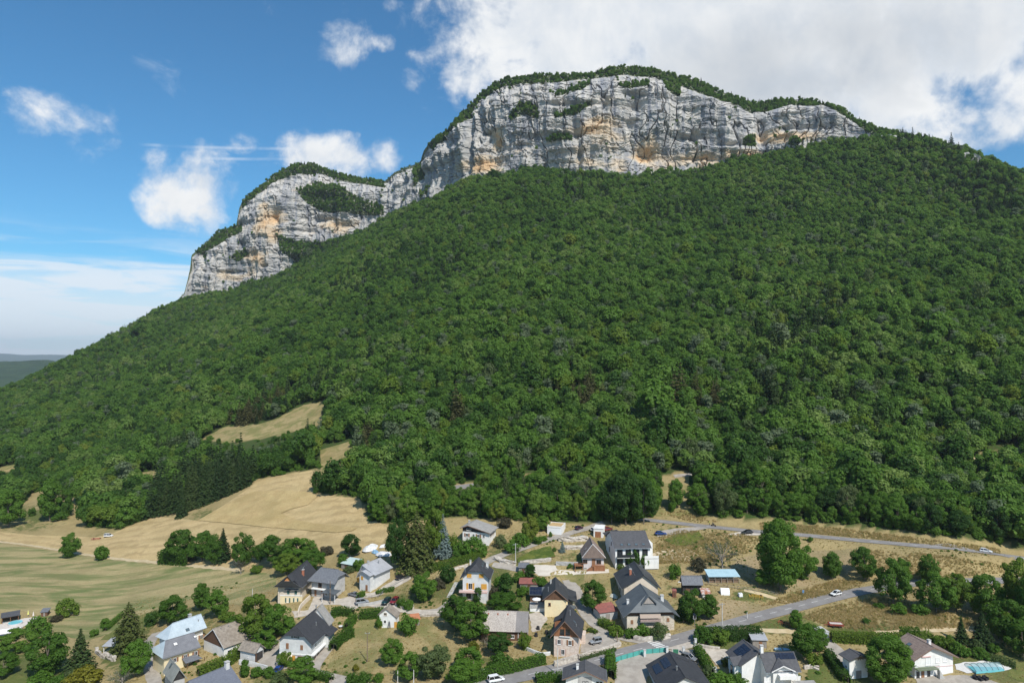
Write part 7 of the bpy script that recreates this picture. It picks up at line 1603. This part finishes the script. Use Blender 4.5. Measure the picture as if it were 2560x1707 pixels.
# ================================================================== hedges
def hedge(px, wd, hh, m, label, size=.19, dens=26, name='hedge', rough=.18):
    path = run(px); r = np.random.default_rng(int(px[0][0])); V = []; N = []
    for a, b in zip(path, path[1:]):
        L = (b-a).length; d = (b-a)/max(L, 1e-6); rr = Vector((d.y, -d.x, 0)).normalized(); per = 2*hh+wd; k = max(2, int(L*per*dens))
        for _ in range(k):
            t = r.uniform(0, L); s_ = r.uniform(0, per); j = r.normal()*rough
            if s_ < hh: u, z, n_ = -wd/2-j, s_, -rr
            elif s_ < hh+wd: u, z, n_ = s_-hh-wd/2, hh+j+.12*math.sin(t*2+a.x), Vector((0, 0, 1))
            else: u, z, n_ = wd/2+j, s_-hh-wd, rr
            c = a+d*t+rr*u; V.append((c.x, c.y, H(c.x, c.y)+z)); N.append(n_)
    P = np.array(V); Nn = np.array([list(q) for q in N])+r.normal(size=(len(P), 3))*.45
    v_, f_ = leaf_quads(P, Nn, size, r); e = empty(name, path[0]); tag(e, label, 'hedge')
    me = mesh_np('foliage', v_-np.array(path[0])[None], f_); me.materials.append(m); o = link(bpy.data.objects.new('foliage', me)); o.parent = e
    b = MB(); o_ = path[0]
    for i in range(0, len(path), 2): p = path[i]-o_; z = H(path[i].x, path[i].y)-o_.z; b.tube((p.x, p.y, z-.2), (p.x+.1, p.y, z+hh*.8), .06, .03, 5)
    b.build('stems', M_BARK, e)
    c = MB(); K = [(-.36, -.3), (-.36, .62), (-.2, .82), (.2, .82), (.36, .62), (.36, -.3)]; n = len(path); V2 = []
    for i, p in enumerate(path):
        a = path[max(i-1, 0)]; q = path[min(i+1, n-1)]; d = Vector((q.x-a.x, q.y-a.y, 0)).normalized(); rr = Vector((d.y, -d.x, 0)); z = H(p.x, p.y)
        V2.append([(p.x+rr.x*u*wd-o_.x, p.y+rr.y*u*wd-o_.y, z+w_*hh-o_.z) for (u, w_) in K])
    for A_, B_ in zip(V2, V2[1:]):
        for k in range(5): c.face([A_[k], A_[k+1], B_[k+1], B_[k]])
    c.build('blocking_core', mat('hedge_core', (.03, .05, .012), .95), e)  # solid dark core added to stop light passing through the leaves
    return e
hedge([(1060,1432),(1110,1420),(1160,1408),(1212,1390)], 1.6, 2.6, L_LIGHT, 'long clipped hedge below the chalet lane')
hedge([(1158,1712),(1220,1692),(1290,1676),(1362,1656)], 2.2, 2.4, L_BROAD, 'long dark green hedge along the lower road below the dry lawn')
hedge([(900,1545),(930,1543),(958,1540)], 2.4, 2.4, L_BROAD, 'bushy green hedge in front of the parked cars'); hedge([(828,1538),(855,1535),(882,1538)], 2.4, 2.0, L_BROAD, 'hedge behind the old fibre roof wing')
hedge([(833,1628),(846,1608),(862,1598),(882,1588)], 2.6, 2.6, L_BROAD, 'curved hedge around the drive of the black-roofed house'); hedge([(866,1576),(878,1562),(886,1550)], 2.2, 2.4, L_BROAD, 'short hedge beside the garden table terrace')
hedge([(785,1692),(810,1697),(828,1704)], 2.0, 1.6, L_BROAD, 'low hedge along the lower drive'); hedge([(2078,1602),(2150,1606),(2230,1608),(2330,1603)], 2.0, 2.6, L_LIGHT, 'long hedge between the dirt track and the ramp')
hedge([(2068,1640),(2085,1665),(2112,1705)], 2.2, 2.2, L_DARK, 'dark hedge descending beside the ramp'); hedge([(1742,1630),(1758,1655),(1778,1690)], 2.0, 2.4, L_BROAD, 'hedge between the solar house and the gravel drive')
hedge([(1524,1652),(1527,1672),(1528,1700)], 2.2, 3.0, L_BROAD, 'tall hedge beside the green fence yard'); hedge([(560,1668),(585,1650),(600,1632)], 2.6, 2.4, L_LIGHT, 'leafy hedge between the cream house and the outbuilding'); hedge([(495,1690),(530,1675),(560,1662)], 3.0, 2.2, L_LIGHT, 'thick green hedge above the blue slate roof')
hedge([(1745,1600),(1790,1598),(1850,1596),(1905,1598)], 3.0, 3.0, L_DARK, 'thick dark hedge between the road and the garden shed'); hedge([(262,1578),(285,1558),(305,1540)], 1.6, 1.4, L_BROAD, 'thin hedge row climbing the green slope')
hedge([(2120,1707),(2108,1690),(2088,1662)], 1.6, 1.8, L_BROAD, 'green hedge beside the small white outbuilding'); hedge([(408,1402),(440,1404),(480,1407)], 6.0, 5.5, L_BROAD, 'massive clipped hedge at the field track', .34, 10)
hedge([(2250,1597),(2300,1600)], 2.0, 3.0, L_BROAD, 'hedge behind the brown tiled roof'); hedge([(1548,1420),(1556,1428),(1565,1432)], 2.0, 1.4, L_LIGHT, 'low yellow-green hedge at the modern house'); hedge([(2430,1640),(2480,1650),(2540,1668)], 2.0, 1.4, L_GREY, 'loose shrub hedge above the pool lawn')
hedge([(1500,1560),(1515,1568),(1530,1575)], 2.6, 2.0, L_LIGHT, 'flowering hedge below the red-roofed shed'); hedge([(1470,1575),(1492,1584)], 1.2, .8, L_LIGHT, 'low planting beside the lane bend')
hedge([(1805,1662),(1830,1662)], 2.2, 1.4, L_YEL, 'clipped brownish hedge beside the pale steps'); hedge([(940,1485),(965,1478),(985,1476)], 1.6, 1.0, L_BROAD, 'low hedge below the metal handrail'); hedge([(895,1497),(910,1488)], 1.6, 1.6, L_BROAD, 'small hedge at the foot of the ramp')
hedge([(1450,1652),(1490,1640),(1540,1626)], .8, 1.0, L_GREY, 'straggly plants on top of the roadside wall', .2, 9)
hedge([(1340,1705),(1385,1698),(1402,1700)], 3.0, 1.5, L_BROAD, 'bushy hedge beside the house with the grey centre panel')

# ================================================================== single trees, bushes
TREES = [
 ('bush0',92,1590,1545,66,'bush','large green bush hiding the small pool'),('mid2',42,1628,1572,96,'broadleaf_tree','bushy tree beside the white tent roof'),('bush0_light',165,1540,1500,60,'bush','round yellow-green bush at the meadow corner'),('bush1_purple',140,1552,1536,34,'bush','reddish bush beneath the yellow-green one'),
 ('mid3',118,1690,1582,112,'broadleaf_tree','wide multi-stemmed tree below the meadow'),('spruce',200,1690,1578,88,'spruce_tree','dark drooping spruce beside the wide multi-stemmed tree'),('bush0_yellow',214,1712,1668,96,'bush','bright yellow-green juniper bush'),('cedar',320,1628,1512,84,'fir_tree','tall feathery fir beside the carport'),
 ('mid0',335,1692,1606,84,'broadleaf_tree','leafy tree between the rubble bank and the narrow lane'),('bare',305,1712,1662,76,'bare_shrub','thin twiggy grey shrub below the leafy lane tree'),('bush1_dark',378,1563,1524,34,'bush','dark egg-shaped clipped bush behind the pale metal roof'),('mid2',434,1556,1490,84,'broadleaf_tree','broad tree beside the dark egg-shaped bush'),
 ('mid4',503,1526,1460,46,'broadleaf_tree','slender tree at the meadow edge above the barn'),('mid0',546,1542,1478,64,'broadleaf_tree','green tree next to the slender meadow-edge tree'),('bush1_light',566,1552,1524,38,'bush','light green bush above the mossy barn'),('bush2',263,1568,1546,28,'bush','small bush on the green slope hedge row'),('bush1',234,1590,1570,24,'bush','little bush at the bottom of the slope hedge row'),
 ('mid0',6,1692,1636,70,'broadleaf_tree','rounded tree where the small lane enters the lawn'),('bush0',105,1712,1680,70,'bush','low green bush under the wide multi-stemmed tree'),('bush1',152,1712,1682,50,'bush','dark shrub beside the yellow juniper'),('bush2_grey',175,1706,1675,40,'bush','greyish shrub behind the yellow juniper'),
 ('mid2_light',640,1596,1490,104,'broadleaf_tree','large fresh green tree beside the mossy barn roof'),('mid0',694,1592,1512,76,'broadleaf_tree','dense dark tree beside the stone house with green shutters'),('mid1',662,1622,1576,66,'broadleaf_tree','dark tree above the cream garden wall'),('bush2',722,1592,1544,44,'bush','tall bush beside the roof of the black-roofed house'),('bush0',590,1570,1540,50,'bush','bush between the barn roof and the large fresh green tree'),
 ('mid1',175,1393,1334,54,'broadleaf_tree','lone tree standing on the field track'),('bush1',253,1399,1360,38,'bush','small lone tree on the field track'),
 ('mid2',450,1402,1326,84,'broadleaf_tree','dark tree rising over the massive clipped hedge'),('mid0',505,1402,1332,76,'broadleaf_tree','green tree at the end of the massive clipped hedge'),('mid1',538,1408,1346,54,'broadleaf_tree','light green tree beside the dark hedge spruce'),('spruce_b',557,1402,1324,50,'spruce_tree','dark spruce in the tree belt beside the field'),('mid1',608,1414,1334,60,'broadleaf_tree','rounded tree behind the dead grey shrub'),
 ('mid4',650,1404,1362,40,'broadleaf_tree','small tree in the belt between two rounded ones'),('mid3',692,1412,1334,86,'broadleaf_tree','spreading tree in the belt above the meadow'),('mid1',742,1408,1344,74,'broadleaf_tree','rounded tree at the hay field corner'),('bush1_light',642,1432,1410,32,'bush','round bright bush at the end of the track'),('mid1',770,1398,1348,46,'broadleaf_tree','upright tree near the dark hipped roof'),('mid2_light',715,1434,1384,70,'broadleaf_tree','fresh green tree at the back of the stone house'),('mid0',782,1432,1374,66,'broadleaf_tree','green tree touching the dark hipped roof'),
 ('dead',602,1434,1392,44,'dead_shrub','dead grey shrub at the field track'),('bush1_purple',818,1386,1362,38,'bush','dark purple-brown bush at the hay field edge'),('mid0_dark',880,1392,1337,56,'broadleaf_tree','dark round tree beside the white sheeted heap'),('bush2',858,1412,1385,34,'bush','green bush behind the mint-roofed shed'),('bush1',896,1424,1394,32,'bush','fresh bush beside the mint-roofed shed'),('bush0_grey',872,1428,1416,40,'bush','pale bush before the mint-roofed shed'),('bush1',706,1498,1468,26,'bush','small tree at the corner of the stone house'),
 ('mid4',125,1302,1200,64,'broadleaf_tree','tall slim tree on the grassy slope below the forest'),('mid1',163,1292,1222,44,'broadleaf_tree','ivy-clad tree beside the tall slim one'),('bush1',80,1289,1266,20,'bush','small round bush on the grassy slope'),('bush0',150,1300,1280,40,'bush','low bush at the foot of the tall slim tree'),('mid0',20,1318,1230,80,'broadleaf_tree','dark tree at the meadow end of the grassy slope'),
 ('mid0_dark',1000,1424,1302,76,'broadleaf_tree','big dark tree next to the white sheeted heap'),('cedar',1042,1422,1284,100,'cedar_tree','large brownish-green cedar above the clipped hedge'),('mid1_light',1086,1392,1272,66,'broadleaf_tree','tall yellow-green tree behind the blue spruce'),('blue',1107,1394,1290,54,'blue_spruce','silvery blue spruce on the lawn by the chalet'),('bush1_light',1124,1382,1330,40,'broadleaf_tree','yellow-green tree between blue spruce and chalet'),('bush0',1185,1390,1346,70,'bush','bushy shrub hiding the front of the chalet'),('bush1',1155,1385,1345,46,'bush','dark shrub at the corner of the chalet'),('bush0_grey',1252,1368,1338,36,'bush','bluish shrub beside the chalet wall'),('bush2',1140,1402,1376,30,'bush','light garden shrub below the blue spruce'),
 ('mid1',1062,1502,1432,66,'broadleaf_tree','tree on the slope behind the red car'),('bush1_dark',1118,1455,1408,46,'bush','dark round tree beside the long clipped hedge'),('bush0_purple',1092,1472,1448,46,'bush','purple-brown bush below the dark round tree'),('bush1',1042,1455,1434,18,'bush','small clipped ball at the ramp gate'),('bush0',1040,1480,1458,38,'bush','low shrub on the garden slope'),('bush1',1002,1516,1492,26,'bush','shrub at the back of the car park'),('bush0',1020,1522,1500,34,'bush','pale shrub beside the car park edging'),
 ('mid1',1138,1570,1488,84,'broadleaf_tree','large tree beside the lichen barn'),('mid0',1178,1602,1512,100,'broadleaf_tree','spreading tree overhanging the lichen barn roof'),('cypress',1266,1504,1436,46,'cypress_tree','tall dark cypress between orange-shuttered house and solar wing'),('bush1_purple',1240,1502,1462,40,'bush','purple-leaved bush beside the dark cypress'),('mid0',1266,1532,1484,96,'broadleaf_tree','broad dark shrub mass behind the lichen barn'),('bush1',1252,1478,1436,44,'bush','fresh green bush behind the dark cypress'),('bush2_dark',1195,1505,1470,30,'bush','conical dark bush in front of the orange-shuttered house'),
 ('cypress',1326,1452,1412,34,'cypress_tree','small cypress at the gravel yard shed'),('bush0',1300,1450,1428,42,'bush','bush in front of the little slate-roofed shed'),('bush1',1350,1466,1438,38,'bush','bush behind the cream house'),('bush0',1306,1484,1466,44,'bush','bush below the red sheet roof'),('bush1_light',1312,1622,1578,34,'bush','bright green oval bush at the end of the lichen barn'),('mid0_dark',1250,1634,1582,72,'broadleaf_tree','dark tree in front of the lichen barn'),('dead',1218,1620,1590,40,'dead_shrub','dead greyish shrub beside the dark barn tree'),('mid1',1172,1680,1618,78,'broadleaf_tree','tree above the long roadside hedge'),('mid0',1152,1708,1650,84,'broadleaf_tree','rounded tree at the start of the long roadside hedge'),('bush0',1248,1668,1632,64,'bush','loose shrub on the dry lawn below the barn'),('bush1_yellow',1184,1632,1598,32,'bush','bright yellow bush beneath the spreading barn tree'),
 ('mid1',980,1660,1598,62,'broadleaf_tree','small fruit tree on the orchard grass'),('mid3_grey',1082,1696,1608,92,'broadleaf_tree','wide olive-green orchard tree'),('mid0',1020,1700,1636,74,'broadleaf_tree','dense orchard tree below the small fruit tree'),('bush1',1020,1584,1534,52,'broadleaf_tree','round tree in front of the mossy cottage'),('bush0',948,1570,1545,22,'bush','climbing shrub at the corner of the mossy cottage'),('mid0',758,1712,1648,82,'broadleaf_tree','rounded tree below the black-roofed white house'),('bush1_light',712,1664,1624,40,'broadleaf_tree','round-headed small tree in the paved yard'),('bush1',642,1690,1664,34,'bush','oval bush below the cream garden wall'),('bush0',672,1692,1668,36,'bush','spreading bush by the garden path'),('bush2',612,1690,1650,30,'bush','dark oval bush beside the blue slate roof'),('bush0',905,1712,1682,48,'bush','shrub at the bottom of the orchard'),('bush1',880,1712,1678,34,'bush','dark shrub beside the lower drive end'),('bush0_yellow',890,1676,1660,20,'bush','small bright yellow flowering bush in the orchard'),('bush0',945,1702,1684,34,'bush','low shrub by the orchard fence'),('bush0_grey',700,1712,1680,54,'bush','grey-green shrub below the paved yard'),
 ('mid0',1480,1526,1456,72,'broadleaf_tree','tree on the mown plot behind the red-roofed shed'),('bush1',1577,1594,1566,36,'bush','dark bush at the corner of the grey farmhouse'),('bush0',1606,1590,1562,48,'bush','bush in front of the farmhouse wall'),('bush0_grey',1645,1594,1560,58,'bush','flowering bush below the farmhouse balcony'),('bush1_light',1540,1590,1560,44,'bush','yellow-green bush beside the farmhouse'),('bush1_dark',1580,1416,1358,44,'broadleaf_tree','dark round tree before the modern white house'),('bush1',1613,1418,1382,32,'broadleaf_tree','small round-headed tree beside the dark one at the modern house'),('blue',1406,1380,1352,18,'blue_spruce','small bluish spruce in the stone garden'),('bush1',1386,1378,1366,12,'bush','clipped ball bush in the stone garden'),('bush0',1425,1420,1408,16,'bush','low garden bush below the terrace wall'),
 ('mid1',1732,1556,1474,68,'broadleaf_tree','large garden tree beside the farmhouse'),('mid4',1776,1548,1488,50,'broadleaf_tree','upright tree in front of the rusty hut'),('cypress',1708,1556,1496,36,'broadleaf_tree','narrow tree beside the farmhouse eave'),('bush1',1686,1446,1404,34,'broadleaf_tree','small tree by the slate barn'),('bush0_purple',1748,1428,1396,42,'bush','brownish bush above the woodshed'),('bare',1806,1420,1342,88,'bare_tree','half-bare grey tree above the woodshed'),
 ('big0',1950,1476,1304,128,'broadleaf_tree','huge tree between the two roads'),('mid1',2012,1448,1366,66,'broadleaf_tree','tree joined to the side of the huge one'),('mid2',1925,1466,1408,80,'broadleaf_tree','dense lower tree at the foot of the huge one'),('mid4',2080,1446,1382,54,'broadleaf_tree','walnut tree beside the huge tree on the dry slope'),('mid0',2164,1450,1372,72,'broadleaf_tree','rounded walnut tree above the lower road'),('mid2',2232,1512,1402,92,'broadleaf_tree','walnut tree casting shade on the lower road'),('mid1',2256,1452,1396,52,'broadleaf_tree','walnut tree behind the road-shading one'),('mid2',2340,1532,1436,98,'broadleaf_tree','large walnut tree below the lower road'),('mid1',2322,1456,1388,56,'broadleaf_tree','walnut tree above the lower road bend'),('mid0_light',2392,1528,1438,84,'broadleaf_tree','lighter walnut tree beside the large one below the road'),('mid2',2468,1545,1440,104,'broadleaf_tree','broad tree at the edge of the wood by the road bend'),('mid1_light',2545,1545,1400,88,'broadleaf_tree','tall tree by the bend at the wood by the road bend'),('mid1',2525,1606,1500,100,'broadleaf_tree','green tree in the wood by the road bend above the pool'),('mid0_light',2500,1598,1522,66,'broadleaf_tree','yellow-green tree in the wood by the road bend'),('mid2',2560,1640,1560,90,'broadleaf_tree','dark tree at the lawn corner above the pool'),('mid0',2590,1590,1420,110,'broadleaf_tree','tree at the far side of the wood by the road bend'),('spruce_b',2404,1606,1542,36,'spruce_tree','small spruce behind the brown tiled roof'),('spruce',2456,1616,1532,58,'spruce_tree','dark spruce at the wood by the road bend'),
 ('mid4',1990,1574,1526,38,'broadleaf_tree','small tree beside the rusty red cultivator'),('mid0',2012,1646,1562,82,'broadleaf_tree','leafy tree behind the charcoal-roofed house'),('mid1',2042,1626,1566,58,'broadleaf_tree','tree at the sunken garage'),('bush1_light',2036,1664,1628,42,'bush','light green shrub beside the ramp garden'),('big0',2222,1712,1592,128,'broadleaf_tree','big dark tree in front of the brown-roofed white house'),('bush1_light',2352,1614,1586,44,'bush','yellow-green bush at the roof of the brown-roofed house'),('bush0_light',2376,1622,1590,40,'bush','light bush on the slope above the pool'),('bush0',2392,1634,1606,40,'bush','green bush on the slope above the pool'),('bush1',2412,1640,1612,32,'bush','round bush above the pool lawn'),('bush0',2450,1645,1620,44,'bush','spreading bush above the pool lawn'),('bush1',2482,1630,1606,34,'bush','bush at the spruce on the slope'),('bush0_grey',2440,1622,1600,36,'bush','pale shrub on the dry slope'),
 ('bush1_light',1802,1606,1568,52,'bush','bright bush in the thick dark hedge'),('bush0',1756,1606,1568,56,'bush','large dark bush at the road corner'),('bush2_grey',1770,1700,1664,30,'bush','blue-green egg-shaped bush at the hedge end'),('bush0',1850,1690,1655,44,'bush','dark bush beside the entrance wing'),('bush0',1800,1712,1680,70,'bush','wide shrub beside the foot of the pale steps'),('bush1',1842,1712,1680,56,'bush','dense shrub below the entrance wing'),('bush1',2300,1535,1505,44,'bush','bush under the large walnut tree'),('bush0',2250,1535,1508,46,'bush','bush at the foot of the road-shading walnut'),('bush1',2166,1559,1542,20,'bush','small bush on the dry slope above the track'),('bush0',2200,1520,1508,30,'bush','low bush on the dry slope below the road'),('bush0',2025,1352,1342,18,'bush','small bush beside the upper road'),
 ('mid1_light',1325,1352,1288,46,'broadleaf_tree','pale green birch between chalet and white garage'),('bush0',1300,1362,1335,60,'bush','dark bush beside the upper lane'),('bush1',1280,1380,1352,44,'bush','bright round bush at the lane junction'),('bush1',1345,1358,1338,30,'bush','shrub next to the dark lane bush'),('mid4',1358,1326,1290,40,'broadleaf_tree','small grey-green tree beside the white garage'),('bush1_purple',1262,1318,1290,40,'bush','purplish shrub at the forest edge by the chalet'),('bush2',1376,1343,1329,10,'bush','tiny shrub in front of the white garage'),('bush0',1360,1352,1340,22,'bush','little shrub beside the lane below the garage'),
 ('mid4',1690,1270,1200,46,'broadleaf_tree','young tree in the gap of the forest edge'),('bush1',1680,1278,1250,22,'bush','small dark tree in the forest gap'),('mid0_dark',1565,1312,1180,90,'broadleaf_tree','tall dark tree behind the modern white house'),('mid2_dark',1610,1310,1200,80,'broadleaf_tree','dense dark tree beside the upper road'),('mid1_dark',1530,1310,1195,70,'broadleaf_tree','tall dark tree at the top of the lane')]
for (key, px, py, top, w, nm, lb) in TREES:
    cat = 'bush' if nm in ('bush', 'dead_shrub', 'bare_shrub') else 'tree'
    plant_px(key, px, py, top, w, nm, lb, cat)
for (px, py, top, w_) in ((398,1288,1222,34),(415,1284,1205,36),(432,1282,1190,38),(450,1280,1178,40),(470,1276,1172,40),(488,1270,1168,40),(505,1264,1162,42),(524,1256,1156,42),(543,1248,1152,42),(562,1240,1150,40),(580,1232,1150,40),(598,1224,1148,40),(614,1216,1152,36),(440,1265,1185,36),(480,1255,1165,36),(520,1240,1150,38),(560,1225,1142,38),(595,1212,1138,36),(455,1292,1215,34)):
    plant_px(random.choice(['spruce', 'spruce_b']), px, py, top, w_, 'spruce_tree', 'dark pointed spruce in the dense clump beside the hay field', 'tree', 'spruces of the clump beside the hay field')
# tall dry grass on the banks and verges
gx, gy = jgrid(-190, 330, 165, 300, .62); gz = Hv(gx, gy); ax_, ay_ = proj(gx, gy, gz)
TALL = [[(2060,1520),(2200,1490),(2330,1520),(2450,1560),(2500,1580),(2380,1570),(2190,1580),(2080,1565),(2000,1545)], [(1900,1305),(2060,1316),(2300,1345),(2500,1372),(2500,1385),(2310,1360),(2080,1338),(1900,1324)], [(1640,1345),(1700,1325),(1850,1335),(1900,1345),(1880,1380),(1780,1405),(1640,1410)],
        [(2150,1372),(2330,1385),(2500,1410),(2520,1430),(2330,1448),(2190,1440),(2170,1400)], [(1645,1285),(1700,1275),(1800,1305),(1740,1306)], [(1990,1480),(2090,1450),(2160,1450),(2150,1468),(2060,1490),(1980,1508),(1900,1515)]]
k1 = np.zeros(len(gx), bool)
for pl in TALL: k1 |= inpoly(ax_, ay_, pl)
k1 &= rng.uniform(size=len(gx)) < np.clip(.25+1.1*vn(gx/5, gy/5, 44), 0, 1)
gx, gy, gz = gx[k1], gy[k1], gz[k1]; n4 = len(gx)
for gi in range(3):
    r = np.random.default_rng(300+gi); nb = 34; a = r.uniform(0, 6.28, nb); rad = r.uniform(0, .32, nb); base = np.stack([rad*np.cos(a), rad*np.sin(a), np.zeros(nb)], 1); hgt_ = r.uniform(.3, .75, nb)
    ln_ = r.normal(size=(nb, 2))*.16; side_ = np.stack([np.cos(a+1.5), np.sin(a+1.5), 0*a], 1)*.035
    V = np.stack([base-side_, base+side_, base+np.c_[ln_, hgt_]], 1).reshape(-1, 3); gm = mesh_np('tuft', V, np.arange(nb*3).reshape(-1, 3))
    gm.materials.append([M_HAY, leaf_mat('dry_blades', ((.46, .34, .16), (.53, .40, .21), (.60, .47, .26)), .45), leaf_mat('green_blades', ((.28, .25, .09), (.36, .30, .11), (.42, .33, .13)), .45)][gi]); PROTO[f'tuft{gi}'] = (gm, None, .6, .6)
s4 = rng.uniform(.7, 1.5, n4)
# short tufts and weeds over the gardens and paddocks
hx, hy = jgrid(-180, 190, 168, 300, 1.15); hzz = Hv(hx, hy); bx_, by_ = proj(hx, hy, hzz)
GARD = [(330,1500),(700,1440),(900,1400),(1060,1400),(1200,1330),(1500,1310),(1640,1310),(1900,1335),(2500,1385),(2560,1440),(2560,1707),(300,1707)]
k2 = inpoly(bx_, by_, GARD)
BARE = [o_ for o_ in bpy.data.objects if o_.get('kind') == 'structure' and o_.name.split('.')[0] in ('road', 'lane', 'yard', 'gravel_yard', 'track', 'lay_by', 'poolside', 'terrace')]
from mathutils.bvhtree import BVHTree
dg = None; vv = []; ff = []
for o_ in BARE:
    n0 = len(vv); vv += [Vector((v_.co.x, v_.co.y, 0)) for v_ in o_.data.vertices]; ff += [[n0+i for i in p_.vertices] for p_ in o_.data.polygons]
bv = BVHTree.FromPolygons(vv, ff)
HS = [(o_.location.x, o_.location.y) for o_ in bpy.data.objects if o_.get('category') in ('house', 'barn', 'farmhouse', 'cottage', 'outbuilding')]
sel = np.where(k2)[0]; keep = []
dens_ = vn(hx/11, hy/11, 66)
for i in sel:
    if rng.uniform() > .25+.75*dens_[i]: continue
    if bv.find_nearest(Vector((hx[i], hy[i], 0)), .45)[0] is not None: continue
    if any((hx[i]-a)**2+(hy[i]-b)**2 < 20 for a, b in HS): continue
    keep.append(i)
keep = np.array(keep); ns = len(keep); sw = rng.uniform(.45, 1.1, ns)
gsel = vn(hx[keep]/16, hy[keep]/16, 67)+rng.normal(0, .12, ns)
PROTO['weed'] = (PROTO['bush0'][0], None, 3, 4)
ki = np.where(gsel > .60, 2, 0); big_ = (gsel > .66) & (rng.uniform(size=ns) < .16); ki[big_] = 3; sw[big_] = rng.uniform(.12, .34, big_.sum()); ki[ki == 0] = 1
scatter('garden_weeds', np.stack([hx[keep], hy[keep], hzz[keep]], 1), np.stack([sw, sw, sw*.7], 1), ki, ['tuft0', 'tuft1', 'tuft2', 'weed'])
scatter('tall_grass', np.stack([gx, gy, gz-.02], 1), np.stack([s4, s4, s4], 1), rng.choice([1, 1, 1, 2], n4), ['tuft0', 'tuft1', 'tuft2'])
print('grass', n4)

# ================================================================== the air
hz = MB(); hz.box(-20400, 20400, -20400, 20400, -191.5, 560); o = hz.build('haze', bpy.data.materials.new('haze'))
m = bpy.data.materials['haze']; m.use_nodes = True; m.node_tree.nodes.clear(); T = NT(m.node_tree)
pv = T.add('ShaderNodeVolumePrincipled'); pv.inputs['Color'].default_value = (.80, .89, 1.0, 1); pv.inputs['Density'].default_value = HAZE; pv.inputs['Anisotropy'].default_value = .1
ou = T.add('ShaderNodeOutputMaterial'); T.l.new(pv.outputs[0], ou.inputs['Volume']); tag(o, kind='stuff')
